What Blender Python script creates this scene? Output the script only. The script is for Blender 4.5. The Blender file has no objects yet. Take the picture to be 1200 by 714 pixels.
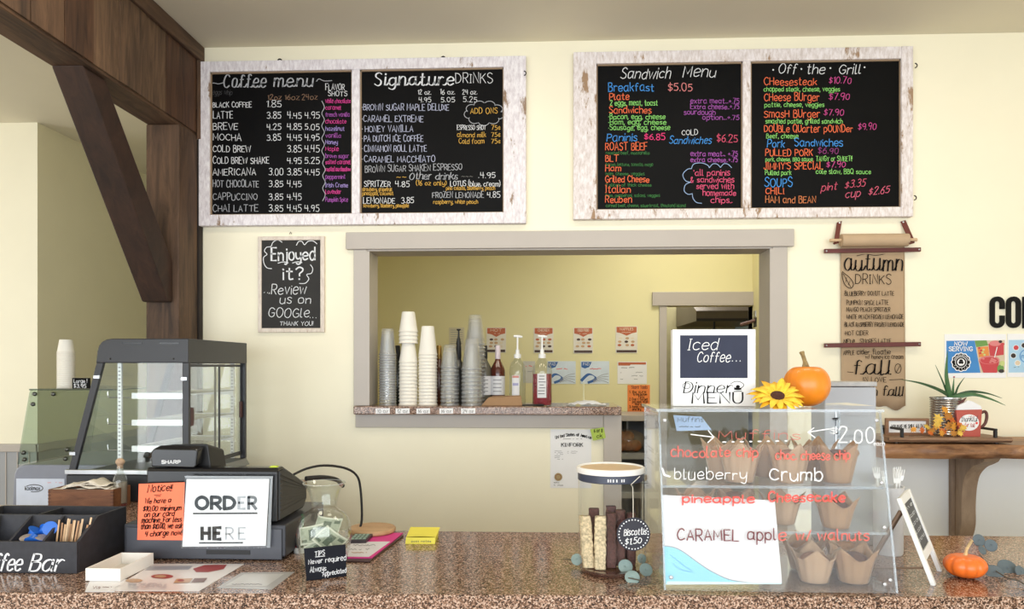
import bpy, bmesh, math, random
from mathutils import Vector, Matrix, noise
random.seed(7)
SC = bpy.context.scene
COL = SC.collection
PI = math.pi

# ------------------------------------------------------------------ camera
F, H0, ZC = 867.0, 430.0, 1.55          # focal length and horizon in pixels of the 1200x714 frame, eye height
TH = math.radians(2.45)                  # the camera looks slightly to the left of the wall's normal
cT, sT = math.cos(TH), math.sin(TH)
cam_d = bpy.data.cameras.new('camera')
cam = bpy.data.objects.new('camera', cam_d); COL.objects.link(cam)
cam.location = (0, 0, ZC); cam.rotation_euler = (PI/2, 0, TH)
cam_d.sensor_width = 36.0; cam_d.lens = 36.0*F/1200.0
cam_d.shift_y = (H0-357.0)/1200.0
cam_d.clip_start = 0.05
SC.camera = cam

# ------------------------------------------------------------------ light
SC.view_settings.view_transform = 'Standard'
SC.view_settings.look = 'None'
SC.view_settings.gamma = 1.0
SC.view_settings.use_curve_mapping = False
SC.view_settings.exposure = 0.0
SC.cycles.transparent_max_bounces = 48
SC.cycles.max_bounces = 14
SC.cycles.caustics_refractive = False
SC.cycles.caustics_reflective = False
world = bpy.data.worlds.new('daylight'); SC.world = world
world.use_nodes = True
world.node_tree.nodes['Background'].inputs[0].default_value = (0.80, 0.90, 1.0, 1)
world.node_tree.nodes['Background'].inputs[1].default_value = 1.0

def area_light(name, loc, rot, sx, sy, power, col=(1, 0.98, 0.95)):
    d = bpy.data.lights.new(name, 'AREA'); d.shape = 'RECTANGLE'; d.size = sx; d.size_y = sy
    d.energy = power; d.color = col
    o = bpy.data.objects.new(name, d); COL.objects.link(o); o.location = loc; o.rotation_euler = rot
    return o
# daylight entering by the shop front behind the camera, by the glass door and the entry; an added side fill; warm ceiling lamps; the rooms beyond
area_light('shopfront_daylight', (-0.4, -3.3, 1.72), (PI/2, 0, 0), 8.0, 2.7, 315, (0.925, 0.967, 1.0))
area_light('glass_door_daylight', (-5.0, -3.3, 1.1), (PI/2, 0, 0), 0.9, 1.9, 45, (0.95, 0.98, 1.0))
area_light('side_fill_light', (4.55, 2.0, 0.75), (PI/2, 0, PI/2), 1.3, 1.1, 8, (0.93, 0.97, 1.0))  # added low fill that brightens the wall under the shelf; the side wall is solid
area_light('entry_daylight', (-6.3, 3.6, 1.7), (PI/2, 0, -PI/2), 2.0, 1.9, 34, (0.97, 0.98, 1.0))
for _lx, _ly in ((-1.3, 2.7), (-0.2, 2.7), (0.9, 2.7), (2.0, 2.7)):
    area_light('ceiling_lamp', (_lx, _ly, 3.38), (0, 0, 0), 0.5, 0.5, 8, (1.0, 0.90, 0.74))
area_light('kitchen_lamp', (1.2, 5.9, 3.3), (0, 0, 0), 0.9, 0.8, 26, (1, 0.95, 0.86))
area_light('scullery_lamp', (1.6, 9.2, 3.1), (0, 0, 0), 0.8, 0.6, 30, (1, 0.97, 0.92))

# ------------------------------------------------------------------ pixel <-> place helpers (used to measure the photograph)
def ray(px, py):
    u = (px-600.0)/F; v = (H0-py)/F
    return Vector((u*cT - sT, u*sT + cT, v))
EYE = Vector((0, 0, ZC))
def W(px, py, Y):
    d = ray(px, py); return EYE + d*(Y/d.y)
def G(px, py, z=0.95):
    d = ray(px, py); return EYE + d*((z-ZC)/d.z)
def WX(px, Y): return W(px, 430, Y).x
def WZ(py, Y, px=640): return W(px, py, Y).z
class Plane:
    """a flat face in the place; at(px,py) is the point of it that the photograph shows there"""
    def __init__(s, p, n=(0, -1, 0)):
        s.p = Vector(p); s.n = Vector(n).normalized()
        if s.n.dot(EYE-s.p) < 0: s.n = -s.n
    def at(s, px, py, e=0.0):
        d = ray(px, py); t = (s.p-EYE).dot(s.n)/d.dot(s.n)
        return EYE + d*t + s.n*e
def wallplane(Y): return Plane((0, Y, 1))
def tri_plane(a, b, c):
    a, b, c = Vector(a), Vector(b), Vector(c); return Plane(a, (b-a).cross(c-a))

# ------------------------------------------------------------------ materials
def lin(c):
    r = []
    for v in c[:3]:
        v = v/255.0; r.append(v/12.92 if v <= 0.04045 else ((v+0.055)/1.055)**2.4)
    return (*r, 1.0)
MATS = {}
def _new(name):
    m = bpy.data.materials.new(name); m.use_nodes = True
    nt = m.node_tree; b = nt.nodes['Principled BSDF']
    return m, nt, b
def _nd(nt, t, **kw):
    n = nt.nodes.new(t)
    for k, v in kw.items():
        if k in n.inputs: n.inputs[k].default_value = v
        else: setattr(n, k, v)
    return n
def _coord(nt, scale=(1, 1, 1)):
    t = nt.nodes.new('ShaderNodeTexCoord'); mp = nt.nodes.new('ShaderNodeMapping')
    mp.inputs['Scale'].default_value = scale
    nt.links.new(t.outputs['Object'], mp.inputs['Vector']); return mp.outputs['Vector']
def _ramp(nt, fac, stops):
    r = nt.nodes.new('ShaderNodeValToRGB'); nt.links.new(fac, r.inputs[0])
    e = r.color_ramp.elements
    while len(e) < len(stops): e.new(0.5)
    for i, (p, c) in enumerate(stops): e[i].position = p; e[i].color = c if len(c) == 4 else lin(c)
    return r.outputs['Color']
def plain(name, c, rough=0.6, metal=0.0, spec=0.5, var=0.05, scale=14.0, bump=0.0, coat=0.0, sub=0.0):
    """one colour with a little procedural unevenness"""
    if name in MATS: return MATS[name]
    m, nt, b = _new(name); v = _coord(nt)
    n = _nd(nt, 'ShaderNodeTexNoise', Scale=scale, Detail=4.0); nt.links.new(v, n.inputs['Vector'])
    a = lin(c); lo = tuple(x*(1-var) for x in a[:3])+(1,); hi = tuple(min(1, x*(1+var)) for x in a[:3])+(1,)
    nt.links.new(_ramp(nt, n.outputs['Fac'], [(0.3, lo), (0.7, hi)]), b.inputs['Base Color'])
    b.inputs['Roughness'].default_value = rough; b.inputs['Metallic'].default_value = metal
    b.inputs['Specular IOR Level'].default_value = spec
    if coat: b.inputs['Coat Weight'].default_value = coat; b.inputs['Coat Roughness'].default_value = 0.08
    if sub: b.inputs['Subsurface Weight'].default_value = sub; b.inputs['Subsurface Radius'].default_value = (0.01, 0.008, 0.005)
    if bump:
        bp = _nd(nt, 'ShaderNodeBump', Strength=bump, Distance=0.002); nt.links.new(n.outputs['Fac'], bp.inputs['Height']); nt.links.new(bp.outputs[0], b.inputs['Normal'])
    MATS[name] = m; return m
def wood(name, c1, c2, scale=(2, 20, 20), rough=0.6, bump=0.4, knots=True, dist=3.0):
    """grain runs along the axis with the small scale"""
    if name in MATS: return MATS[name]
    m, nt, b = _new(name); v = _coord(nt, scale)
    n1 = _nd(nt, 'ShaderNodeTexNoise', Scale=2.2, Detail=8.0, Roughness=0.65, Distortion=dist*0.3); nt.links.new(v, n1.inputs['Vector'])
    n2 = _nd(nt, 'ShaderNodeTexNoise', Scale=0.6, Detail=3.0); nt.links.new(v, n2.inputs['Vector'])
    mx = nt.nodes.new('ShaderNodeMix'); mx.data_type = 'FLOAT'; mx.inputs[0].default_value = 0.4
    nt.links.new(n1.outputs['Fac'], mx.inputs[2]); nt.links.new(n2.outputs['Fac'], mx.inputs[3])
    nt.links.new(_ramp(nt, mx.outputs[0], [(0.34, c1), (0.66, c2)]), b.inputs['Base Color'])
    b.inputs['Roughness'].default_value = rough
    bp = _nd(nt, 'ShaderNodeBump', Strength=bump, Distance=0.004); nt.links.new(n1.outputs['Fac'], bp.inputs['Height']); nt.links.new(bp.outputs[0], b.inputs['Normal'])
    MATS[name] = m; return m
def granite(name, cols, rough=0.12, scale=150.0):
    if name in MATS: return MATS[name]
    m, nt, b = _new(name); v = _coord(nt)
    vo = _nd(nt, 'ShaderNodeTexVoronoi', Scale=scale); nt.links.new(v, vo.inputs['Vector'])
    n = _nd(nt, 'ShaderNodeTexNoise', Scale=scale*0.35, Detail=5.0, Roughness=0.7); nt.links.new(v, n.inputs['Vector'])
    sp = nt.nodes.new('ShaderNodeSeparateColor'); nt.links.new(vo.outputs['Color'], sp.inputs[0])
    mx = nt.nodes.new('ShaderNodeMix'); mx.data_type = 'FLOAT'; mx.inputs[0].default_value = 0.45
    nt.links.new(sp.outputs[0], mx.inputs[2]); nt.links.new(n.outputs['Fac'], mx.inputs[3])
    nt.links.new(_ramp(nt, mx.outputs[0], cols), b.inputs['Base Color'])
    b.inputs['Roughness'].default_value = rough
    MATS[name] = m; return m
def weathered(name, paint, worn, under, amount=0.62, scale=(9, 9, 3), rough=0.7):
    """old flaking paint: paint, grimy worn zones and bare patches"""
    if name in MATS: return MATS[name]
    m, nt, b = _new(name); v = _coord(nt, scale)
    n = _nd(nt, 'ShaderNodeTexNoise', Scale=1.6, Detail=9.0, Roughness=0.68); nt.links.new(v, n.inputs['Vector'])
    n2 = _nd(nt, 'ShaderNodeTexNoise', Scale=7.0, Detail=6.0, Roughness=0.7); nt.links.new(v, n2.inputs['Vector'])
    c1 = _ramp(nt, n2.outputs['Fac'], [(0.35, worn), (0.62, paint)])
    f = nt.nodes.new('ShaderNodeMapRange'); f.inputs[1].default_value = amount; f.inputs[2].default_value = amount+0.05
    nt.links.new(n.outputs['Fac'], f.inputs[0])
    mx = nt.nodes.new('ShaderNodeMix'); mx.data_type = 'RGBA'; mx.inputs[7].default_value = lin(under)
    nt.links.new(f.outputs[0], mx.inputs[0]); nt.links.new(c1, mx.inputs[6]); nt.links.new(mx.outputs[2], b.inputs['Base Color'])
    b.inputs['Roughness'].default_value = rough
    bp = _nd(nt, 'ShaderNodeBump', Strength=0.3, Distance=0.003); nt.links.new(n2.outputs['Fac'], bp.inputs['Height']); nt.links.new(bp.outputs[0], b.inputs['Normal'])
    MATS[name] = m; return m
def clear(name, tint=(254, 255, 255), refl=1.0, body=0.0, bodycol=(235, 240, 242), rough=0.02, ior=1.45):
    """thin glass or plastic sheet: see-through, with Fresnel reflection and an optional milky body"""
    if name in MATS: return MATS[name]
    m = bpy.data.materials.new(name); m.use_nodes = True; nt = m.node_tree; nt.nodes.clear()
    out = nt.nodes.new('ShaderNodeOutputMaterial')
    tr = nt.nodes.new('ShaderNodeBsdfTransparent'); tr.inputs[0].default_value = lin(tint)
    gl = nt.nodes.new('ShaderNodeBsdfGlossy'); gl.inputs['Roughness'].default_value = rough
    gl.inputs[0].default_value = (refl, refl, refl, 1)
    lw = nt.nodes.new('ShaderNodeLayerWeight'); lw.inputs[0].default_value = 0.5      # same reflectance on both faces of the sheet
    pw = nt.nodes.new('ShaderNodeMath'); pw.operation = 'POWER'; pw.inputs[1].default_value = 4.0; nt.links.new(lw.outputs['Facing'], pw.inputs[0])
    f0 = ((ior-1)/(ior+1))**2
    fr = nt.nodes.new('ShaderNodeMath'); fr.operation = 'MULTIPLY_ADD'; fr.inputs[1].default_value = 0.75; fr.inputs[2].default_value = f0; nt.links.new(pw.outputs[0], fr.inputs[0])
    base = tr.outputs[0]
    if body > 0:
        df = nt.nodes.new('ShaderNodeBsdfDiffuse'); df.inputs[0].default_value = lin(bodycol)
        tl = nt.nodes.new('ShaderNodeBsdfTranslucent'); tl.inputs[0].default_value = lin(bodycol)
        h = nt.nodes.new('ShaderNodeMixShader'); h.inputs[0].default_value = 0.35
        nt.links.new(df.outputs[0], h.inputs[1]); nt.links.new(tl.outputs[0], h.inputs[2])
        mb = nt.nodes.new('ShaderNodeMixShader'); mb.inputs[0].default_value = body
        nt.links.new(tr.outputs[0], mb.inputs[1]); nt.links.new(h.outputs[0], mb.inputs[2]); base = mb.outputs[0]
    mx = nt.nodes.new('ShaderNodeMixShader')
    nt.links.new(fr.outputs[0], mx.inputs[0]); nt.links.new(base, mx.inputs[1]); nt.links.new(gl.outputs[0], mx.inputs[2])
    nt.links.new(mx.outputs[0], out.inputs['Surface'])
    MATS[name] = m; return m

# ------------------------------------------------------------------ mesh building
class MB:
    def __init__(s): s.V = []; s.Fc = []; s.M = []; s.mats = []; s.fix = True
    def mi(s, m):
        if m not in s.mats: s.mats.append(m)
        return s.mats.index(m)
    def face(s, pts, m):
        i = len(s.V); s.V += [Vector(p) for p in pts]; s.Fc.append(list(range(i, i+len(pts)))); s.M.append(s.mi(m))
    def hull8(s, a, b, m):
        """two matching quads (or polygons) joined to a solid"""
        n = len(a); i = len(s.V); s.V += [Vector(p) for p in a]+[Vector(p) for p in b]; k = s.mi(m)
        s.Fc.append([i+j for j in range(n)][::-1]); s.M.append(k)
        s.Fc.append([i+n+j for j in range(n)]); s.M.append(k)
        for j in range(n):
            j2 = (j+1) % n; s.Fc.append([i+j, i+j2, i+n+j2, i+n+j]); s.M.append(k)
        return s
    def box(s, x0, x1, y0, y1, z0, z1, m):
        a = [(x0, y0, z0), (x1, y0, z0), (x1, y1, z0), (x0, y1, z0)]
        return s.hull8(a, [(p[0], p[1], z1) for p in a], m)
    def extrude(s, pts, vec, m):
        v = Vector(vec); return s.hull8([Vector(p) for p in pts], [Vector(p)+v for p in pts], m)
    def grid(s, rows, m, closed=False, cap0=False, cap1=False):
        """rows of points joined to a skin; closed joins each row's ends"""
        i = len(s.V); n = len(rows[0]); k = s.mi(m)
        for r in rows: s.V += [Vector(p) for p in r]
        for a in range(len(rows)-1):
            for b in range(n if closed else n-1):
                b2 = (b+1) % n
                s.Fc.append([i+a*n+b, i+a*n+b2, i+(a+1)*n+b2, i+(a+1)*n+b]); s.M.append(k)
        if cap0: s.Fc.append([i+b for b in range(n)][::-1]); s.M.append(k)
        if cap1: s.Fc.append([i+(len(rows)-1)*n+b for b in range(n)]); s.M.append(k)
        return s
    def lathe(s, prof, c, m, n=32, cap0=False, cap1=False, fn=None):
        c = Vector(c); rows = []
        for (r, z) in prof:
            row = []
            for k in range(n):
                a = 2*PI*k/n; rr = r if fn is None else fn(r, z, a)
                row.append((c.x+rr*math.cos(a), c.y+rr*math.sin(a), c.z+z))
            rows.append(row)
        return s.grid(rows, m, True, cap0, cap1)
    def tube(s, path, r, m, n=8, caps=True):
        P = [Vector(p) for p in path]; rows = []
        up = Vector((0, 0, 1)); prev = None
        for i, p in enumerate(P):
            t = (P[min(i+1, len(P)-1)]-P[max(i-1, 0)]).normalized()
            if prev is None:
                a = t.cross(up)
                if a.length < 1e-3: a = t.cross(Vector((1, 0, 0)))
                a.normalize()
            else:
                a = prev - t*prev.dot(t); a.normalize()
            prev = a; b = t.cross(a)
            rr = r[i] if isinstance(r, (list, tuple)) else r
            rows.append([p+(a*math.cos(2*PI*k/n)+b*math.sin(2*PI*k/n))*rr for k in range(n)])
        return s.grid(rows, m, True, caps, caps)
    def ellipsoid(s, c, rx, ry, rz, m, n=20, k=12, fn=None):
        c = Vector(c); rows = []
        for i in range(k+1):
            ph = -PI/2+PI*i/k; ph = max(-PI/2+1e-3, min(PI/2-1e-3, ph))
            row = []
            for j in range(n):
                a = 2*PI*j/n; q = 1.0 if fn is None else fn(a, ph)
                row.append((c.x+rx*q*math.cos(ph)*math.cos(a), c.y+ry*q*math.cos(ph)*math.sin(a), c.z+rz*math.sin(ph)))
            rows.append(row)
        return s.grid(rows, m, True, True, True)
    def build(s, name, parent=None, smooth=False, bevel=0.0, loc=None, ang=38):
        me = bpy.data.meshes.new(name)
        if parent is not None:
            root = parent
            while root.parent is not None: root = root.parent
            off = Vector(root.location)
        elif loc is not None: off = Vector(loc)
        else:
            xs = [v.x for v in s.V]; ys = [v.y for v in s.V]; zs = [v.z for v in s.V]
            off = Vector(((min(xs)+max(xs))/2, (min(ys)+max(ys))/2, min(zs)))
        me.from_pydata([v-off for v in s.V], [], s.Fc)
        for m in s.mats: me.materials.append(m)
        for p, k in zip(me.polygons, s.M): p.material_index = k
        if s.fix:
            bm = bmesh.new(); bm.from_mesh(me); bmesh.ops.recalc_face_normals(bm, faces=bm.faces); bm.to_mesh(me); bm.free()
        if smooth:
            me.shade_smooth(); me.set_sharp_from_angle(angle=math.radians(ang))
        o = bpy.data.objects.new(name, me); COL.objects.link(o)
        if parent is not None: o.parent = parent
        else: o.location = off
        if bevel:
            bv = o.modifiers.new('soft_edges', 'BEVEL'); bv.width = bevel; bv.segments = 2; bv.limit_method = 'ANGLE'; bv.angle_limit = math.radians(40)
        return o
def tag(o, label, cat, group=None):
    o['label'] = label; o['category'] = cat
    if group: o['group'] = group
    return o
def thing(name, label, cat, loc, group=None):
    o = bpy.data.objects.new(name, None); COL.objects.link(o); o.location = loc; o.empty_display_size = 0.05
    return tag(o, label, cat, group)
def struct(o): o['kind'] = 'structure'; return o
def dup(root, loc, label=None, group=None, rz=None):
    r = root.copy(); COL.objects.link(r); r.location = loc
    if rz is not None: r.rotation_euler = (0, 0, rz)
    if label: r['label'] = label
    if group: r['group'] = group
    for ch in list(root.children):
        c = ch.copy(); COL.objects.link(c); c.parent = r
        for g in list(ch.children):
            d = g.copy(); COL.objects.link(d); d.parent = c
    return r
ORD = ['topmost', 'second', 'third', 'fourth', 'fifth', 'sixth', 'seventh', 'eighth', 'ninth', 'tenth', 'eleventh', 'twelfth', 'thirteenth', 'fourteenth', 'fifteenth',
       'sixteenth', 'seventeenth', 'eighteenth', 'nineteenth', 'twentieth', 'twenty-first', 'twenty-second', 'twenty-third', 'twenty-fourth', 'twenty-fifth',
       'twenty-sixth', 'twenty-seventh', 'twenty-eighth', 'twenty-ninth', 'thirtieth']

# ------------------------------------------------------------------ handwriting: single-stroke letters drawn as ribbons of chalk or ink
GL = {}
def _defs(t):
    for ln in t.strip().split('\n'):
        ch, d = ln[0], ln[2:]
        st = []
        for s in d.split(';'):
            sm = s.startswith('~'); s = s.lstrip('~')
            st.append((sm, [tuple(float(q) for q in p.split(',')) for p in s.split()]))
        GL[ch] = st
_defs('''
a ~3,3.3 2,4 .6,3.5 0,2 .5,.4 1.6,0 2.6,.8 3,2;3,4 3,.6 3.4,0
b 0,6 0,0;~0,2.5 .8,3.8 2.2,3.9 3,2 2.2,.1 .8,.1 0,1.3
c ~2.8,3.4 1.6,4 .3,3.2 0,2 .4,.6 1.6,0 2.9,.6
d ~3,3 2,4 .6,3.5 0,2 .6,.3 1.8,0 3,1.3;3,6 3,0
e ~.1,2 2.9,2.3 2.5,3.7 1.4,4 .3,3.2 0,1.8 .6,.3 1.7,0 2.9,.7
f ~2.4,5.4 1.7,6 .9,5.4 .8,4 .8,0;0,3.7 2,3.7
g ~3,3.2 2,4 .6,3.5 0,2 .6,.4 1.8,.1 3,1.2;~3,4 3,-.6 2.3,-1.9 1.2,-2 .2,-1.4
h 0,6 0,0;~0,2.4 1,3.8 2.2,3.8 2.8,2.8 2.8,0
i 0,4 0,0;0,5.2 0,5.7
j ~1,4 1,-1 .5,-1.9 -.3,-1.8;1,5.2 1,5.7
k 0,6 0,0;2.5,4 0,1.6;.9,2.4 2.7,0
l ~0,6 0,.8 .4,0 1,.2
m 0,4 0,0;~0,2.6 .8,3.8 1.7,3.8 2.1,2.9 2.1,0;~2.1,2.6 2.9,3.8 3.8,3.8 4.2,2.9 4.2,0
n 0,4 0,0;~0,2.4 1,3.8 2.2,3.8 2.8,2.8 2.8,0
o ~1.5,4 .4,3.4 0,2 .4,.5 1.5,0 2.6,.5 3,2 2.6,3.5 1.5,4
p 0,4 0,-2;~0,2.8 .9,3.9 2.2,3.8 3,2 2.2,.1 .8,.1 0,1.2
q ~3,3.2 2,4 .6,3.5 0,2 .6,.3 1.8,0 3,1.3;3,4 3,-2
r 0,4 0,0;~0,2.4 .8,3.7 1.6,4 2.2,3.7
s ~2.4,3.5 1.4,4 .3,3.5 .3,2.6 1.3,2.1 2.3,1.4 2.2,.4 1.2,0 0,.5
t ~.9,5.6 .9,.8 1.4,0 2.2,.3;0,4 2,4
u ~0,4 0,1.2 .7,.1 1.8,.1 2.8,1.4;2.8,4 2.8,0
v 0,4 1.4,0 2.8,4
w 0,4 1,0 2,3.4 3,0 4,4
x 0,4 2.8,0;2.8,4 0,0
y ~0,4 .2,1.8 1,.8 2.2,1.2 2.8,2.4;~2.8,4 2.8,-.6 2.2,-1.9 1.2,-2 .3,-1.5
z 0,4 2.6,4 0,0 2.7,0
A 0,0 1.7,6 3.4,0;.7,2 2.7,2
B 0,0 0,6;~0,6 2.2,5.8 2.4,4 0,3.2;~0,3.2 2.7,3 3,1.2 2.2,.1 0,0
C ~3.3,5 2.2,6 .8,5.4 0,3 .7,.7 2,0 3.4,.9
D 0,6 0,0;~0,6 2.2,5.6 3.4,3.2 2.4,.6 0,0
E 3,6 0,6 0,0 3,0;0,3.1 2.4,3.1
F 3,6 0,6 0,0;0,3.1 2.3,3.1
G ~3.4,5 2.2,6 .8,5.4 0,3 .7,.7 2,0 3.4,1 3.5,2.6;2,2.6 3.5,2.6
H 0,6 0,0;3.2,6 3.2,0;0,3.1 3.2,3.1
I .5,6 .5,0;0,6 1,6;0,0 1,0
J ~2.2,6 2.2,1.2 1.4,0 .4,.3 0,1.2
K 0,6 0,0;3,6 0,2.6;1,3.6 3.2,0
L 0,6 0,0 2.8,0
M 0,0 .3,6 2,1.8 3.7,6 4,0
N 0,0 0,6 3.2,0 3.2,6
O ~1.9,6 .5,5 0,3 .5,1 1.9,0 3.3,1 3.8,3 3.3,5 1.9,6
P 0,0 0,6;~0,6 2.4,5.8 3,4.4 2.2,3 0,2.7
Q ~1.9,6 .5,5 0,3 .5,1 1.9,0 3.3,1 3.8,3 3.3,5 1.9,6;2.3,1.4 3.7,-.4
R 0,0 0,6;~0,6 2.4,5.8 3,4.4 2.2,3 0,2.7;1.3,2.8 3.1,0
S ~3,5.2 1.8,6 .4,5.4 .3,4 1.6,3.2 2.9,2.2 2.8,.7 1.4,0 0,.8
T 0,6 3.6,6;1.8,6 1.8,0
U ~0,6 0,1.8 .8,.1 2.2,.1 3.1,1.8 3.1,6
V 0,6 1.7,0 3.4,6
W 0,6 1.2,0 2.5,5 3.8,0 5,6
X 0,6 3.2,0;3.2,6 0,0
Y 0,6 1.7,3 3.4,6;1.7,3 1.7,0
Z 0,6 3,6 0,0 3.2,0
0 ~1.4,6 .3,5 0,3 .3,1 1.4,0 2.5,1 2.8,3 2.5,5 1.4,6
1 0,4.9 .9,6 .9,0
2 ~.1,4.8 .9,6 2.3,5.7 2.5,4.3 0,0;0,0 2.8,0
3 ~.1,5.4 1.3,6 2.5,5.2 2.1,3.7 1,3.2;~1,3.2 2.5,2.8 2.7,1.2 1.6,0 0,.5
4 .2,6 0,3 2.8,3;2.3,6 2.3,0
5 2.5,6 .3,6 .2,3.5;~.2,3.5 1.6,3.8 2.6,2.2 1.9,.3 0,.4
6 ~2.3,5.8 .7,4.2 0,1.8 .8,.1 2.2,.3 2.6,1.9 1.6,3.2 .3,2.4
7 0,6 2.7,6 .9,0
8 ~1.4,3.2 .3,4.2 .5,5.6 1.4,6 2.3,5.6 2.5,4.3 1.4,3.2 .2,2.1 .2,.7 1.4,0 2.6,.7 2.6,2.1 1.4,3.2
9 ~2.6,4.4 1.6,3 .4,3.3 .1,4.8 1,6 2.3,5.6 2.6,4.4 2.3,1.6 1.8,0
. 0,0 .1,.5
, .4,.6 0,-1
! 0,6 0,1.8;0,0 0,.5
? ~0,5 1,6 2.3,5.5 2.2,4.2 1.1,3 1.1,1.8;1.1,0 1.1,.5
$ ~2.6,4.6 1.4,5.2 .3,4.5 .6,3.4 2.3,2.5 2.4,1.2 1.2,.7 0,1.3;1.3,6.2 1.3,-.2
( ~1,6.4 .1,4.5 .1,1.5 1,-.4
) ~0,6.4 .9,4.5 .9,1.5 0,-.4
- 0,2.6 2,2.6
+ 0,2.6 2.4,2.6;1.2,3.9 1.2,1.3
& ~2.8,0 .8,3.6 .9,5.4 1.7,5.6 1.9,4.4 .3,2 .4,.4 1.6,0 2.8,2
' 0,6 0,4.8
/ 0,-.4 2,6.2
* .1,2.4 .5,2.8
: 0,.6 0,1.1;0,3 0,3.5
~ ~0,2.4 1,3.2 2,2.4 3,2.8
| ~2.4,3.6 1.2,4 .2,3 .1,1.4 1.2,.6 2.5,1;1.3,4.9 1.3,-.3
''')
def cr(P, k=5):
    """smooth curve through the points"""
    if len(P) < 3: return P
    out = []
    closed = abs(P[0][0]-P[-1][0])+abs(P[0][1]-P[-1][1]) < 1e-6
    for i in range(len(P)-1):
        p0 = P[i-1] if i > 0 else (P[-2] if closed else P[0]); p1 = P[i]; p2 = P[i+1]
        p3 = P[i+2] if i+2 < len(P) else (P[1] if closed else P[-1])
        for j in range(k):
            t = j/k; t2 = t*t; t3 = t2*t
            out.append(tuple(0.5*(2*p1[d]+(p2[d]-p0[d])*t+(2*p0[d]-5*p1[d]+4*p2[d]-p3[d])*t2+(3*p1[d]-p0[d]-3*p2[d]+p3[d])*t3) for d in range(len(p1))))
    out.append(tuple(P[-1])); return out
rt = random.Random(3)
def strokes(text, x0, x1, base, cap, slant=0.0, base1=None, jit=0.15, join=False, gap=1.15, space=2.6):
    """the pen strokes of a line of writing, in pixels (y down); fitted between x0 and x1 when x1 is given"""
    S = []; x = 0.0; prev = None
    for ch in text:
        if ch == ' ': x += space; prev = None; continue
        g = GL.get(ch)
        if g is None: continue
        w = max(p[0] for s in g for p in s[1]); dy = rt.uniform(-jit, jit)*2.2; sc = 1+rt.uniform(-jit, jit)*0.8
        if join and prev is not None:
            S.append(cr([(prev[0], prev[1]), (x-gap*0.45, 0.25), (x+0.15, 1.6)]))
        for sm, pts in g:
            q = [(x+a+rt.uniform(-jit, jit), dy+b*sc+rt.uniform(-jit, jit)) for a, b in pts]
            if sm and abs(pts[0][0]-pts[-1][0])+abs(pts[0][1]-pts[-1][1]) < 1e-6: q[-1] = q[0]
            S.append(cr(q) if sm else q)
        prev = (x+w, 0.2) if ch.islower() else None
        x += w+gap
    tot = max(0.1, x-gap); k = cap/6.0
    kx = k if x1 is None else (x1-x0)/tot
    b1 = base if base1 is None else base1
    out = []
    for s in S:
        out.append([(x0+a*kx+b*k*slant, base+(b1-base)*(a/tot)-b*k) for a, b in s])
    return out
class Ink:
    """flat lettering and printed shapes lying on a face of the place; everything of one part in one mesh"""
    def __init__(s, plane, e=0.0006): s.mb = MB(); s.mb.fix = False; s.pl = plane; s.e = e; s.k = 0
    def up(s): s.k += 1; return s.e+0.00012*s.k
    def poly(s, pts, m):
        e = s.up(); s.mb.face([s.pl.at(x, y, e) for x, y in pts], m); return s
    def disc(s, cx, cy, rx, ry, m, n=24, fn=None):
        return s.poly([(cx+rx*(1 if fn is None else fn(2*PI*i/n))*math.cos(2*PI*i/n), cy+ry*(1 if fn is None else fn(2*PI*i/n))*math.sin(2*PI*i/n)) for i in range(n)], m)
    def ring(s, cx, cy, rx, ry, w, m, n=28, a0=0, a1=2*PI):
        return s.line([(cx+rx*math.cos(a0+(a1-a0)*i/n), cy+ry*math.sin(a0+(a1-a0)*i/n)) for i in range(n+1)], w, m)
    def line(s, P, w, m, pen=None, e=None):
        """pen=(angle, thin, thick): broad-nib strokes"""
        if len(P) < 2: return s
        if e is None: e = s.up()
        L = []; R = []
        for i, p in enumerate(P):
            a = P[max(i-1, 0)]; b = P[min(i+1, len(P)-1)]
            dx, dy = b[0]-a[0], b[1]-a[1]; d = math.hypot(dx, dy) or 1e-6
            nx, ny = -dy/d, dx/d; ww = w
            if pen: ww = w*(pen[1]+(pen[2]-pen[1])*abs(math.sin(math.atan2(dy, dx)-pen[0])))
            if 0 < i < len(P)-1:
                ax, ay = p[0]-a[0], p[1]-a[1]; bx, by = b[0]-p[0], b[1]-p[1]
                ca = (ax*bx+ay*by)/((math.hypot(ax, ay)*math.hypot(bx, by)) or 1e-6)
                ww *= min(1.5, 1/max(0.55, math.sqrt(max(0, (1+ca)/2))))
            ex = ey = 0
            if i == 0: ex, ey = -dx/d*w*0.3, -dy/d*w*0.3
            if i == len(P)-1: ex, ey = dx/d*w*0.3, dy/d*w*0.3
            L.append((p[0]+nx*ww/2+ex, p[1]+ny*ww/2+ey)); R.append((p[0]-nx*ww/2+ex, p[1]-ny*ww/2+ey))
        s.mb.grid([[s.pl.at(x, y, e) for x, y in L], [s.pl.at(x, y, e) for x, y in R]], m); return s
    def text(s, t, x0, x1, base, cap, m, w=1.0, pen=None, **kw):
        e = s.up(); w = w*0.74 if w <= 1.45 else w
        for q in strokes(t, x0, x1, base, cap, **kw): s.line(q, w, m, pen, e)
        return s
    def squiggle(s, x0, x1, y, h, m, w=0.7):
        """writing too small to read: a running scrawl"""
        P = []; x = x0
        while x < x1:
            P.append((x, y+rt.uniform(-h, 0.0))); x += rt.uniform(0.7, 1.6)
            if rt.random() < 0.16:
                if len(P) > 1: s.line(P, w, m)
                P = []; x += 1.4
        if len(P) > 1: s.line(P, w, m)
        return s
    def build(s, name, parent): return s.mb.build(name, parent)
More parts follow.
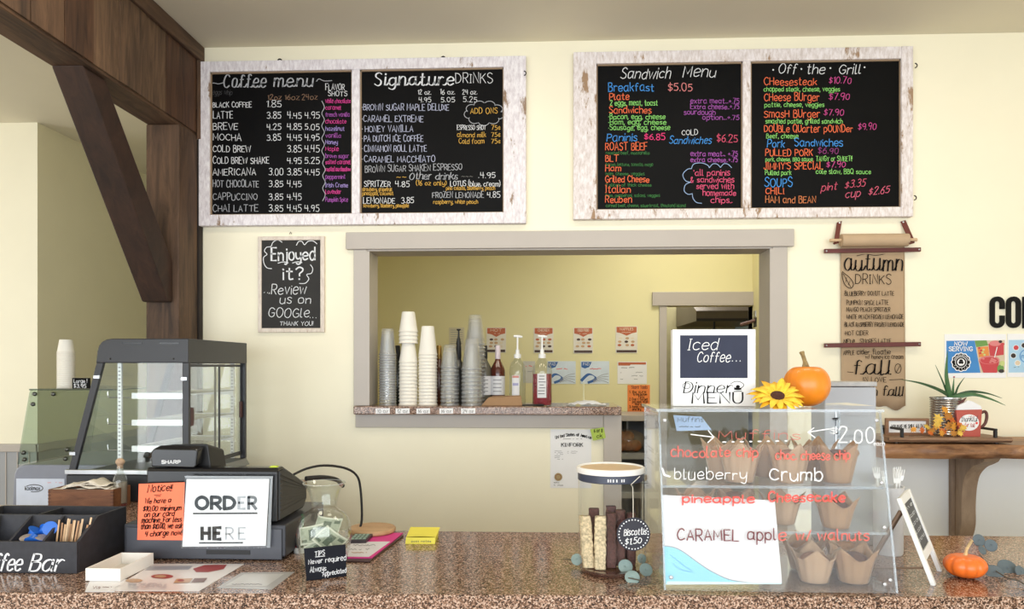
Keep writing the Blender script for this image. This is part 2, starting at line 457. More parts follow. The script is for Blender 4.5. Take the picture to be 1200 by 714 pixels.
# ------------------------------------------------------------------ palette
M_wall = plain('pale_yellow_paint', (247, 241, 217), 0.62, var=0.015, scale=3.0, bump=0.03)
M_wall2 = plain('kitchen_yellow_paint', (232, 224, 174), 0.62, var=0.015, scale=3.0)
M_white_wall = plain('cool_white_paint', (246, 248, 248), 0.55, var=0.012, scale=3.0)
M_ceil = plain('ceiling_beige_paint', (226, 219, 200), 0.75, var=0.02, scale=2.0)
M_trim = plain('warm_grey_trim_paint', (186, 178, 170), 0.45, var=0.02, scale=6.0)
M_wains = plain('grey_wainscot_paint', (160, 162, 166), 0.5, var=0.02)
M_floor = wood('floor_boards', (150, 132, 112), (196, 180, 158), (1.5, 12, 12), 0.5)
M_beam = wood('dark_stained_timber_y', (42, 28, 19), (112, 84, 62), (9, 1.2, 9), 0.7, 0.5)
M_post = wood('dark_stained_timber_z', (42, 28, 19), (112, 84, 62), (9, 9, 1.2), 0.7, 0.5)
M_brace = wood('dark_brown_brace_timber', (30, 17, 11), (64, 41, 29), (9, 4, 4), 0.7, 0.5)
M_granite = granite('speckled_brown_granite', [(0.24, (36, 26, 21)), (0.38, (88, 62, 48)), (0.5, (128, 96, 76)), (0.63, (176, 142, 122)), (0.8, (212, 188, 170))], 0.13, 300)
M_black = plain('matt_black', (26, 26, 28), 0.5)
M_gloss_black = plain('glossy_black_plastic', (16, 16, 18), 0.22)
M_slate = plain('chalkboard_slate', (9, 9, 10), 0.5, var=0.25, scale=3.0, spec=0.1)
M_slate2 = plain('grey_chalkboard', (54, 53, 52), 0.6, var=0.12, scale=6.0, spec=0.15)
M_slate3 = plain('blue_grey_chalkboard', (58, 60, 74), 0.55, var=0.08, scale=6.0)
M_paper = plain('white_paper', (240, 240, 242), 0.7, var=0.01)
M_sleeve = clear('clear_sleeve', body=0.02)
M_glass = clear('window_glass', (252, 254, 253), ior=1.36)
M_acryl = clear('clear_acrylic', (253, 254, 254), body=0.006, bodycol=(240, 242, 246), ior=1.24)
M_acryl_edge = clear('acrylic_edge', (240, 244, 248), body=0.22, bodycol=(232, 236, 242))
M_steel = plain('brushed_steel', (190, 192, 196), 0.28, metal=1.0)
M_white = plain('white_plastic', (238, 238, 236), 0.4, var=0.01)
def ink(r, g, b): return plain('ink_%02x%02x%02x' % (r, g, b), (r, g, b), 0.8, var=0.06, scale=300.0, spec=0.1)
CH_W = ink(226, 228, 232); CH_G = ink(176, 178, 184); CH_DIM = ink(120, 118, 116); CH_BR = ink(140, 112, 92)
CH_PK = ink(214, 74, 150); CH_PU = ink(168, 92, 176); CH_OR = ink(236, 116, 78); CH_RD = ink(222, 92, 92); CH_BL = ink(76, 150, 226)
CH_GN = ink(146, 220, 120); CH_DG = ink(70, 128, 74); CH_YE = ink(222, 176, 84); CH_LV = ink(170, 150, 214)
INK_K = ink(28, 26, 26); INK_RED = ink(232, 84, 76); INK_BRN = ink(120, 70, 66); INK_PALE = ink(150, 150, 154); INK_GREY = ink(96, 96, 100)

# ------------------------------------------------------------------ the room
YW, YB, ZT = 4.2, 4.38, 1.55+381/867*4.2         # wall face, its back, ceiling height
XL, XR = WX(430, YW), WX(905, YW)                 # the pass-through's sides
ZO = WZ(289.5, YW)                                # its head
ZS, ZSB = WZ(476.8, 4.12), WZ(486.5, 4.12)        # granite ledge top and underside
XD = WX(707, YW); XE = WX(728, YW)                # end of the half wall
def room():
    b = MB(); b.box(-6.6, 4.7, -3.4, 10.2, -0.1, 0, M_floor); struct(b.build('floor'))
    b = MB(); b.box(-6.6, 4.7, -3.4, 10.2, ZT, ZT+0.12, M_ceil); struct(b.build('ceiling'))
    b = MB()
    b.box(-2.16, XL, YW, YB, 0, ZT, M_wall); b.box(XR, 4.6, YW, YB, 0, ZT, M_wall)
    b.box(XL, XR, YW, YB, ZO, ZT, M_wall); b.box(XL, XD, YW, YB, 0, ZSB-0.001, M_wall)
    struct(b.build('wall_back'))
    b = MB(); b.box(4.6, 4.7, -3.4, 10.2, 0, ZT, M_wall); struct(b.build('wall_right'))
    b = MB(); b.box(-6.6, -6.5, -3.4, 10.2, 0, ZT, M_wall); struct(b.build('wall_left'))
    # the nook beyond the timber post
    b = MB(); b.box(-6.5, -3.82, 5.43, 8.6, 0, ZT, M_wall); struct(b.build('wall_nook_corner'))
    b = MB(); b.box(-3.82, -2.16, 8.5, 8.6, 0, ZT, M_wall); struct(b.build('wall_nook_end'))
    zr = WZ(523, 5.43)
    b = MB(); b.box(-6.5, -3.80, 5.405, 5.43, zr-0.06, zr, M_trim); b.box(-3.82, -3.795, 5.405, 8.5, zr-0.06, zr, M_trim); struct(b.build('trim_1', bevel=0.004))
    b = MB()
    b.box(-6.5, -3.81, 5.42, 5.43, 0, zr-0.06, M_wains); b.box(-3.82, -3.81, 5.42, 8.5, 0, zr-0.06, M_wains)
    x = -6.4
    while x < -3.85: b.box(x, x+0.008, 5.414, 5.42, 0, zr-0.06, M_trim); x += 0.09
    struct(b.build('trim_2'))
    # kitchen behind the pass-through
    YF = 7.0
    xl, xr = WX(781, YF), WX(882, YF); zh = WZ(358.5, YF, 830)
    xkr = WX(890, 6.6)+0.05
    b = MB()
    b.box(-2.16, xl, YF, YF+0.14, 0, ZT, M_wall2); b.box(xr, 4.6, YF, YF+0.14, 0, ZT, M_wall2); b.box(xl, xr, YF, YF+0.14, zh, ZT, M_wall2)
    struct(b.build('wall_kitchen'))
    b = MB(); b.box(-2.16, -2.02, YB, 8.5, 0, ZT, M_wall2); struct(b.build('wall_kitchen_left'))
    b = MB(); b.box(xkr, xkr+0.1, YB, YF, 0, ZT, M_wall2); struct(b.build('wall_kitchen_right'))
    b = MB(); b.box(-0.5, 3.6, 9.9, 10.0, 0, ZT, plain('scullery_olive_paint', (176, 168, 128), 0.7)); struct(b.build('wall_scullery'))
    b = MB(); b.box(0.4, 0.5, YF+0.14, 9.9, 0, ZT, MATS['scullery_olive_paint']); b.box(3.3, 3.4, YF+0.14, 9.9, 0, ZT, MATS['scullery_olive_paint']); struct(b.build('wall_scullery_side'))
    # grey casings of the pass-through
    t = 0.022
    b = MB(); z0 = WZ(291.5, YW, 668); z1 = WZ(271.5, YW, 668)
    b.box(WX(407, YW), WX(928.5, YW), YW-0.034, YW, z0, z1, M_trim)
    b.box(XL-0.002, XR+0.002, YW-0.012, YB+0.01, ZO-0.02, ZO, M_trim)
    struct(b.build('trim_3', bevel=0.003))
    b = MB(); b.box(WX(415.5, YW), XL+0.004, YW-t, YW, ZS, z0, M_trim); b.box(XL, XL+0.02, YW-t, YB+0.01, ZS, ZO-0.02, M_trim); struct(b.build('trim_4', bevel=0.003))
    b = MB(); b.box(XR-0.004, WX(921.5, YW), YW-t, YW, 0, z0, M_trim); b.box(XR-0.02, XR, YW-t, YB+0.01, 0, ZO-0.02, M_trim); struct(b.build('trim_5', bevel=0.003))
    b = MB(); b.box(XD, XE, YW-t, YB+0.02, 0, ZSB-0.001, M_trim); struct(b.build('trim_6', bevel=0.003))
    b = MB(); b.box(WX(417.5, YW), XD-0.002, YW-t, YW, WZ(501.5, YW), ZSB-0.001, M_trim); struct(b.build('trim_7', bevel=0.003))
    # lower wall under the live-edge shelf is painted white
    b = MB(); b.box(WX(922, YW)+0.003, 4.6, YW-0.008, YW, 0, 1.085, M_white_wall); struct(b.build('trim_8'))
    # kitchen doorway: casing, header, ajar door
    b = MB(); b.box(WX(772.5, YF), xl, YF-0.02, YF, 0, zh, M_trim); b.box(xl-0.01, xl, YF, YF+0.15, 0, zh, M_trim); struct(b.build('trim_9', bevel=0.003))
    b = MB(); b.box(xr, WX(889, YF), YF-0.02, YF, 0, zh, M_trim); b.box(xr, xr+0.01, YF, YF+0.15, 0, zh, M_trim); struct(b.build('trim_10', bevel=0.003))
    b = MB(); b.box(WX(764, YF), WX(890, YF), YF-0.035, YF, zh, WZ(342.5, YF, 830), M_trim); struct(b.build('trim_11', bevel=0.003))
    return YF, xkr
YF, XKR = room()

# ------------------------------------------------------------------ timber post, brace and beam
XPL, XPR, YP = -2.165, -1.98, 3.94
ZBM = WZ(145, YP, 185)
def timbers():
    t = thing('timber_beam', 'dark stained timber beam clad in upright boards under the ceiling', 'beam', (XPR-0.09, 2.7, ZBM))
    b = MB(); b.box(XPL, XPR-0.012, 0.6, YW-0.001, ZBM, ZBM+0.16, M_beam); b.build('beam_timber', t, bevel=0.006)
    b = MB(); y = 0.6; rr = random.Random(5)
    bd = [M_post, wood('grey_brown_board', (52, 38, 28), (128, 100, 76), (9, 9, 1.2), 0.75, 0.5), wood('deep_brown_board', (44, 27, 17), (104, 72, 50), (9, 9, 1.2), 0.7, 0.5)]
    while y < YW-0.05:
        w = rr.choice([0.17, 0.2, 0.23, 0.19]); y1 = min(y+w, YW-0.035)
        b.box(XPR-0.012, XPR-rr.uniform(0, 0.005), y+0.002, y1-0.002, ZBM+0.015, ZT-0.002, rr.choice(bd)); y = y1
    b.box(XPL, XPR-0.013, 0.6, YW-0.001, ZBM+0.161, ZT-0.002, plain('pale_board_edge', (150, 124, 96), 0.8))
    b.build('board_cladding', t)
    b = MB(); b.box(XPR, XPR+0.022, 0.6, YW-0.001, ZT-0.09, ZT-0.002, M_beam); b.build('ceiling_trim_board', t, bevel=0.004)
    b = MB(); b.box(XPR, XPR+0.02, YW-0.055, YW-0.001, ZBM-0.02, ZT-0.09, M_post); b.build('corner_trim_board', t, bevel=0.003)
    t = thing('timber_post', 'dark stained square timber post carrying the beam beside the coffee menu', 'post', (-2.07, YP+0.1, 0))
    b = MB(); b.box(XPL, XPR, YP, YW-0.045, 0, ZBM-0.001, M_post); b.build('post_timber', t, bevel=0.008)
    b = MB(); b.box(XPL, XPR+0.012, YW-0.045, YW-0.001, 0, ZBM-0.021, plain('near_black_trim_board', (34, 24, 18), 0.7)); b.build('wall_trim_board', t, bevel=0.003)
    t = thing('timber_brace', 'slanting dark brown timber brace between the post and the beam', 'brace', (-2.09, 3.6, 1.9))
    b = MB(); x0, x1 = -2.16, -2.015
    pts = [(3.155, ZBM-0.001), (YP-0.002, 1.93), (YP-0.002, 1.885), (YP-0.0, 1.885), (YP-0.0, 2.13), (3.325, ZBM-0.001)]
    pts = [(3.155, ZBM-0.001), (YP-0.05, 1.90), (YP-0.002, 1.90), (YP-0.002, 2.125), (3.325, ZBM-0.001)]
    b.extrude([(x0, y, z) for y, z in pts], (x1-x0, 0, 0), M_brace); b.build('brace_timber', t, bevel=0.008)
    b = MB(); n = Vector((0, -(ZBM-1.93), -(YP-3.155))).normalized()
    c = Vector((-2.085, 3.155, ZBM))+Vector((0, YP-3.155, 1.93-ZBM)).normalized()*0.16
    b.tube([c, c+n*0.006], 0.011, plain('rusty_bolt', (150, 84, 70), 0.5, metal=0.6), 6); b.build('bolt_head', t)
timbers()

# ------------------------------------------------------------------ counter
def counter():
    fl, fr = G(0, 695.3), G(1200, 700.6)
    dx = (fr-fl); k = dx.y/dx.x
    def fy(x): return fl.y+(x-fl.x)*k
    b = MB()
    bl = [(-2.75, fy(-2.75)), (3.0, fy(3.0)), (3.0, 2.70), (-1.26, 2.685), (-1.26, 3.9), (-2.1, 3.9), (-2.1, 3.12), (-2.75, 3.12)]
    b.extrude([(x, y, 0.90) for x, y in bl], (0, 0, 0.05), M_granite)
    o = b.build('countertop', bevel=0.006); tag(o, 'long speckled brown granite countertop carrying the register and the muffin case', 'countertop')
    b = MB(); m = plain('counter_base_paint', (120, 112, 104), 0.6)
    bl = [(-2.7, fy(-2.7)+0.12), (2.95, fy(2.95)+0.12), (2.95, 2.66), (-1.30, 2.645), (-1.30, 3.86), (-2.06, 3.86), (-2.06, 3.08), (-2.7, 3.08)]
    b.extrude([(x, y, 0.0) for x, y in bl], (0, 0, 0.899), m)
    o = b.build('counter_base'); tag(o, 'grey painted counter base beneath the speckled granite countertop', 'counter')
    t = thing('granite_ledge', 'speckled granite ledge of the pass-through under the cup stacks', 'ledge', ((XL+XE)/2, 4.3, ZSB))
    b = MB(); b.box(WX(414, 4.12), WX(728.5, 4.12), 4.12, YW-0.0235, ZSB, ZS, M_granite); b.box(XL+0.021, WX(728.5, 4.12), YW-0.0235, 4.56, ZSB, ZS, M_granite); b.build('ledge_slab', t, bevel=0.005)
    names = ['10 oz', '12 oz', '16 oz', '16 oz', '24 oz']
    pl = wallplane(4.12)
    for (a, c), n in zip([(440.2, 456.8), (463.6, 480), (488, 504), (515, 531), (540.3, 557)], names):
        b = Ink(pl, 0.0009); b.poly([(a, 479), (c, 478.6), (c, 484.9), (a, 485.2)], M_paper)
        b.text(n, a+2.2, c-2.2, 484, 4, INK_K, 0.55); s = b.build('size_sticker', t); s['label'] = 'white size sticker'
counter()
# ------------------------------------------------------------------ framed chalk menus
M_flake = weathered('flaking_white_frame_paint', (246, 242, 246), (212, 204, 210), (150, 124, 102), 0.61)
M_flake2 = weathered('dirty_white_frame_paint', (242, 236, 238), (206, 194, 190), (160, 130, 102), 0.585)
M_bevel = plain('bare_wood_stop', (150, 128, 104), 0.7)
M_hook = plain('dark_iron', (50, 46, 44), 0.45, metal=0.8)
def menu_frame(name, label, ox, oy, panels, mat, hooks):
    """ox: outer left and right px; oy: outer top and bottom px at the middle; panels: [(l, r, t, b)] at the middle"""
    Y0, Y1 = YW-0.048, YW-0.002
    xc = (ox[0]+ox[1])/2
    X0, X1 = WX(ox[0], Y0), WX(ox[1], Y0); Z1, Z0 = WZ(oy[0], Y0, xc), WZ(oy[1], Y0, xc)
    t = thing(name, label, 'menu board', ((X0+X1)/2, Y1, Z0))
    b = MB(); ps = [(WX(p[0], Y0), WX(p[1], Y0), WZ(p[2], Y0, xc), WZ(p[3], Y0, xc)) for p in panels]
    b.box(X0, ps[0][0], Y0, Y1, Z0, Z1, mat); b.box(ps[-1][1], X1, Y0, Y1, Z0, Z1, mat)
    for q in range(len(ps)-1): b.box(ps[q][1], ps[q+1][0], Y0, Y1, ps[q][3], ps[q][2], mat)
    b.box(ps[0][0], ps[-1][1], Y0+0.0005, Y1, ps[0][2], Z1-0.0005, mat); b.box(ps[0][0], ps[-1][1], Y0+0.0005, Y1, Z0+0.0005, ps[0][3], mat)
    b.build('window_frame', t, bevel=0.004)
    out = []
    for p in ps:
        b = MB(); b.box(p[0]-0.004, p[1]+0.004, Y1-0.024, Y1-0.014, p[3]-0.004, p[2]+0.004, M_slate)
        o = b.build('chalkboard_pane', t)
        s = MB()
        for (x0, x1, z0, z1) in ((p[0], p[1], p[2]-0.008, p[2]), (p[0], p[1], p[3], p[3]+0.004), (p[0], p[0]+0.007, p[3], p[2]), (p[1]-0.005, p[1], p[3], p[2])):
            s.box(x0, x1, Y1-0.034, Y1-0.0245, z0, z1, M_bevel)
        s.build('glazing_stop', o); out.append(o)
    for (hx, hy, kind) in hooks:
        c = W(hx, hy, Y0); b = MB()
        if kind == 'top': b.tube([c+Vector((0.012*math.cos(a), 0.012, 0.012*math.sin(a)-0.006)) for a in [PI*i/8 for i in range(9)]], 0.004, M_hook, 6)
        else: b.tube([c+Vector((0.012*math.sin(a), -0.002, 0.012*math.cos(a))) for a in [PI*i/8 for i in range(9)]], 0.003, M_hook, 6)
        b.build('iron_hook', t)
    return t, out, wallplane(Y1-0.024)

def coffee_menu():
    t, (pa, pb), pl = menu_frame('menu_board', 'old white window frame with the coffee and signature drinks menus', (232.5, 616.5), (68.4, 263.2),
                                 [(245.5, 412, 81, 250), (421.5, 590, 81, 250)], M_flake, [(327, 69.5, 'top'), (519, 66.5, 'top'), (614, 86, 'side')])
    b = Ink(pl, 0.0009)
    b.text('Coffee', 262, 311, 102.5, 15.5, CH_G, 1.46, (0.3, 0.45, 1.15), slant=0.1, join=True, jit=0.1, gap=1.9)
    b.text('menu', 321, 366, 101.5, 14.5, CH_G, 1.46, (0.3, 0.7, 1.15), slant=0.1, join=True, jit=0.06, gap=1.9)
    b.line(cr([(246, 100), (250, 97.4), (256, 98.4), (262, 97)]), 0.8, CH_G); b.line(cr([(371, 95.4), (374, 92.6), (380, 95), (389, 94.6)]), 0.8, CH_G)
    b.text('eggs whip', 249, 272, 111, 6, ink(74, 74, 76), 0.7, slant=0.2)
    for s, a, c in (('12oz', 314, 330), ('16oz', 334, 351), ('24oz', 354, 372)): b.text(s, a, c, 117, 6, CH_BR, 0.8)
    rows = [('BLACK COFFEE', 295, 125.8, (1.85, None, None)), ('LATTE', 273, 139, (3.85, 4.45, 4.95)), ('BREVE', 279, 152.4, (4.25, 4.85, 5.05)), ('MOCHA', 283, 165, (3.85, 4.45, 4.95)),
            ('COLD BREW', 294, 178.5, (None, 3.85, 4.45)), ('COLD BREW SHAKE', 315.5, 192, (None, 4.95, 5.25)), ('AMERICANA', 300, 205.6, (3.00, 3.85, 4.45)),
            ('HOT CHOCOLATE', 303.5, 219.5, (3.85, 4.45, None)), ('CAPPUCCINO', 302, 234.5, (3.85, 4.45, None)), ('CHAI LATTE', 303, 248, (3.85, 4.45, 4.95))]
    for i, (n, x1, y, pr) in enumerate(rows):
        b.text(n, 250 if i else 249.5, x1, y, 7.6 if i else 6, CH_W if i < 7 else CH_G, 0.95)
        sh = 0 if i < 6 else 2.5
        for p, (a, c) in zip(pr, ((313+sh, 329.5+sh), (337, 353.5), (357.5, 374.5))):
            if p is not None: b.text('%.2f' % p, a, c, y, 7.4, CH_W, 0.9)
    b.text('FLAVOR', 382, 404, 106, 7, CH_W, 0.85); b.text('SHOTS', 385, 407, 113, 5.6, CH_W, 0.85)
    fl = [('white chocolate', 411, 121.2), ('caramel', 400, 129), ('french vanilla', 410, 137), ('chocolate', 406, 145), ('hazelnut', 404, 153.6), ('vanilla', 400, 161.6), ('Honey', 396, 169.4), ('Maple', 397, 177.2),
          ('brown sugar', 409, 185.4), ('salted caramel', 411, 192.6), ('roasted marshmallow', 411, 201), ('peppermint', 405, 209.8), ('Irish Creme', 408, 219.8), ('Lavender', 400, 227.4), ('Pumpkin Spice', 408, 236.6)]
    for i, (n, x1, y) in enumerate(fl): b.text(n, 382, x1, y, 5, [CH_PK, CH_PK, CH_PU][i % 3] if i not in (4, 6, 12) else CH_LV, 0.75)
    b.line(cr([(379+(1.6 if i % 2 else -1.4)+(1.0 if i > 9 else 0), 119+i*7.3) for i in range(17)]), 0.75, CH_G)
    b.build('lettering', pa)
    b = Ink(pl, 0.0009)
    b.text('Signature', 439, 531, 100, 15, CH_W, 1.5, (0.3, 0.5, 1.3), slant=0.08, join=True, jit=0.1, gap=1.8)
    b.text('DRINKS', 534, 577, 97.5, 11, CH_W, 1.0)
    for s, q, a, c in (('12 oz.', '4.95', 490, 505), ('16 oz.', '5.05', 516, 533), ('24 oz.', '5.25', 542, 559)):
        b.text(s, a, c, 110.6, 5.6, CH_W, 0.8); b.text(q, a+1, c, 119.8, 5.8, CH_W, 0.8)
    for n, a, c, y in (('BROWN SUGAR MAPLE DELUXE', 426, 526, 129.4), ('CARAMEL EXTREME', 426, 496, 143), ('HONEY VANILLA', 428, 484, 154.8), ('PA DUTCH ICE COFFEE', 427, 496, 166), ('CINNAMON ROLL LATTE', 427, 500, 177.8),
                       ('CARAMEL MACCHIATO', 427, 510, 190.2)):
        b.text(n, a, c, y, 7.2, ink(186, 190, 214), 0.9); b.disc(424.6, y-3.4, 0.6, 0.6, CH_G)
    b.text('BROWN SUGAR SHAKEN ESPRESSO', 428, 541.5, 202.4, 7.4, CH_G, 0.9, base1=199.2)
    b.text('~~', 465, 476, 210, 5, CH_YE, 0.7); b.text('Other drinks', 480, 536, 210.4, 8, CH_G, 1.0, (0.3, 0.6, 1.3), slant=0.15, join=True); b.text('~~~', 541, 554, 209.5, 5, CH_DIM, 0.7)
    b.text('.4.95', 561, 580.5, 208.6, 6.5, CH_W, 0.85)
    b.text('SPRITZER', 427, 457.5, 219, 6.6, CH_W, 0.9); b.text('4.85', 463.5, 480, 219, 6.6, CH_W, 0.9); b.text('(16 oz only)', 488, 523, 217.4, 5.4, CH_YE, 0.8)
    b.text('LOTUS (blue, cream)', 528, 586, 218.4, 6.2, CH_W, 0.85)
    b.text('strawberry, grapefruit', 424.8, 459.5, 224.2, 4.2, CH_YE, 0.7); b.text('pineapple, coconut', 424.8, 461, 229, 4.2, CH_YE, 0.7); b.text('pina colada, blueberry, peach', 523, 580, 222.6, 4.4, CH_YE, 0.7)
    b.text('LEMONADE', 426, 463, 238.8, 6.6, CH_W, 0.9); b.text('3.85', 470.5, 485, 238.4, 6.4, CH_W, 0.9); b.text('strawberry, blueberry, pineapple', 426, 479, 243.2, 4.2, CH_YE, 0.7)
    b.text('FROZEN LEMONADE', 507, 567, 232, 6.6, CH_G, 0.9); b.text('4.85', 571, 586, 232, 6.4, CH_W, 0.85); b.text('raspberry, white peach', 508, 560, 239, 4.6, CH_YE, 0.75)
    n = 9
    for i in range(n):
        a = 2*PI*i/n+0.2; cx, cy = 567.5+17*math.cos(a), 133+9.6*math.sin(a)
        b.line([(cx+6.6*math.cos(a+q), cy+5*math.sin(a+q)) for q in [(-1.25+2.5*j/10) for j in range(11)]], 0.7, CH_G)
    b.text('ADD ONS', 551.5, 583, 133.6, 6.6, CH_YE, 0.85)
    for s, x1, y in (('ESPRESSO SHOT', 569.5, 152.6), ('almond milk', 569.5, 161), ('Cold foam', 567.5, 168.6)):
        b.text(s, 536 if y < 165 else 538, x1, y, 5.4, CH_YE if y > 155 else CH_W, 0.75); b.text('75|', 576, 586.5, y, 5.2, CH_YE, 0.75)
    b.build('lettering', pb)
coffee_menu()

def sandwich_menu():
    t, (pa, pb), pl = menu_frame('menu_board', 'old flaking window frame with the sandwich and grill menus', (672, 1070.5), (57.2, 255.4),
                                 [(699, 870.5, 71.5, 244), (880, 1056.5, 71.5, 244)], M_flake2, [(1072, 77, 'side'), (1071, 232, 'side')])
    b = Ink(pl, 0.0009)
    b.text('Sandwich', 727, 785, 92, 12.5, CH_W, 1.15, slant=0.22); b.text('Menu', 800, 838, 90, 12.5, CH_W, 1.15, slant=0.2)
    b.text('Breakfast', 713, 766, 107, 9.5, CH_BL, 1.25); b.text('$5.05', 783, 811, 106.6, 9, ink(226, 140, 140), 1.1)
    b.text('Plate', 714.5, 737, 117, 7.6, CH_OR, 1.2); b.text('2 eggs, meat, toast', 715, 770.5, 123.6, 5.8, CH_GN, 0.95)
    b.text('Sandwiches', 714, 763, 132.8, 7.6, CH_OR, 1.15)
    for s, x1, y in (('*Bacon, egg, cheese', 779.5, 139.6), ('*Ham, egg, cheese', 780.5, 146), ('*Sausage, egg, cheese', 785, 152.4)): b.text(s, 713, x1, y, 5.8, CH_GN, 0.9)
    for s, a, y in (('extra meat...+.75', 809, 121.2), ('Extra cheese..+.75', 809, 128), ('option...+.75', 823, 140.4)): b.text(s, a, 866, y, 5.6, CH_PU, 0.9)
    b.text('sourdough', 801.5, 838, 134.4, 5.6, CH_PU, 0.9)
    b.text('COLD', 799, 817.5, 158.4, 6, CH_W, 0.85)
    b.text('Paninis', 711, 746, 165.6, 9, CH_BL, 1.15, slant=0.1); b.text('$6.85', 755, 779, 164, 7, ink(232, 70, 130), 1.15)
    b.text('Sandwiches', 784, 833, 168.6, 8.4, CH_BL, 1.1, slant=0.2); b.text('$6.25', 840, 864, 166.6, 8.6, ink(216, 90, 120), 1.0)
    for s, x1, y, cap, sub, xs in (('ROAST BEEF', 758.5, 176.2, 8.4, 'roasted beef, mozzarella', 761), ('BLT', 724.6, 189.6, 7.6, 'bacon, lettuce, tomato, mayo', 765), ('Ham', 727.4, 200.6, 7.2, 'ham, cheese, veggies', 755),
                                   ('Grilled Cheese', 760.4, 213.8, 7.2, '2 slices of thick cheese', 763), ('Italian', 738.5, 226, 8, 'ham, pepperoni, salami, veggies', 773), ('Reuben', 740, 237.8, 7.6, 'corned beef, cheese, sauerkraut, thousand island', 803)):
        b.text(s, 709.5, x1, y, cap, CH_OR, 1.15); b.text(sub, 710, xs, y+5.0, 3.6, CH_DG, 0.62)
    for s, y in (('extra meat... +.75', 183.2), ('extra cheese..+.75', 190.2)): b.text(s, 809, 864, y, 5.8, CH_PU, 0.95)
    for s, a, c, y in (("'all paninis", 813, 855, 206), ('& sandwiches', 809, 860, 214), ('served with', 816, 859.5, 221.8), ('homemade', 823.5, 862, 229.4), ('chips..', 833, 857.5, 237.8)): b.text(s, a, c, y, 6.6, ink(220, 92, 128), 1.1)
    for P in ([(809, 214), (803, 212), (800, 205), (805, 199), (810, 198)], [(810, 198), (813, 192.5), (822, 191.4), (829, 194), (831, 197)], [(831, 197), (835, 192.6), (840, 192.8), (844, 196.6)], [(844, 196.6), (848, 192.4), (853, 193), (857, 197)],
              [(809, 214), (803, 217), (801.6, 224), (806, 228), (811, 227.4)], [(811, 227.4), (812, 233), (816, 237.6), (822, 238.6)]): b.line(cr(P), 0.8, ink(150, 176, 214))
    b.build('lettering', pa)
    b = Ink(pl, 0.0009)
    for s, a, c in (('Off', 912, 933), ('the', 945, 966), ('Grill', 983, 1008)): b.text(s, a, c, 86.4, 11.4, CH_W, 1.15, slant=0.18)
    for x, y in ((906, 82), (939, 81), (973, 80), (1013, 79)): b.disc(x, y, 1.0, 1.0, CH_W)
    PK = ink(206, 84, 150)
    for s, x1, y, cap, p, pa_, pc, py, sub, sa, sb in (
        ('CHeesesteak', 957, 100, 8.4, '$10.70', 971, 997, 98, 'chopped steak, cheese, veggies', 895, 984), ('CHeese BUrger', 960, 118.2, 9, '$7.90', 971, 995, 117, 'pattie, cheese, veggies', 896, 965.5),
        ('SmasH BUrger', 960.5, 137.6, 8.4, '$7.90', 965, 988, 135.4, 'smashed pattie, grilled sandwich', 897, 987), ('DOUBLe QUarter pOUNDer', 999, 155, 8.4, '$9.90', 1005, 1026, 152.4, 'Beef, cheese', 898, 935)):
        b.text(s, 895.5, x1, y, cap, CH_OR, 1.15); b.text(p, pa_, pc, py, 7.4, PK, 0.95, slant=0.12); b.text(sub, sa, sb, y+7.2, 5.4, CH_GN, 0.85)
    b.text('Pork', 899, 919, 173, 9, CH_BL, 1.2, slant=0.1); b.text('Sandwiches', 931, 987, 171.6, 8.6, CH_BL, 1.2)
    b.text('PULLED PORK', 897, 952, 182.8, 7.6, CH_OR, 1.15); b.text('$6.90', 958, 982, 180.4, 7, ink(150, 70, 130), 0.9, slant=0.1)
    b.text('pork, cheese, BBQ sauce', 897, 952, 189.2, 4.6, CH_GN, 0.75); b.text('TANGY or SWEET!!', 956, 998, 189, 5.4, CH_GN, 0.85)
    b.text("JIMMY'S SPECIAL", 895, 964, 198.6, 8, CH_OR, 1.15); b.text('$7.90', 968, 990, 196.4, 6.6, PK, 0.95, slant=0.1)
    b.text('Pulled pork', 896.5, 927, 205.2, 5.4, CH_GN, 0.9); b.text('cole slaw, BBQ sauce', 956, 1020, 204, 5.6, CH_GN, 0.85)
    b.text('SOUPS', 896, 928, 219.4, 10.4, CH_BL, 1.3); b.text('CHILI', 897, 918.6, 227.6, 7, CH_OR, 1.15); b.text('HAM and BEAN', 897, 955.5, 237.8, 7.4, ink(206, 128, 84), 1.1)
    b.text('pint  $3.35', 962, 1013, 224, 8.6, ink(210, 96, 120), 1.0, slant=0.25, base1=218.6); b.text('cup  $2.65', 990, 1041, 232, 8.6, ink(216, 104, 130), 1.0, slant=0.25, base1=226.4)
    b.build('lettering', pb)
sandwich_menu()

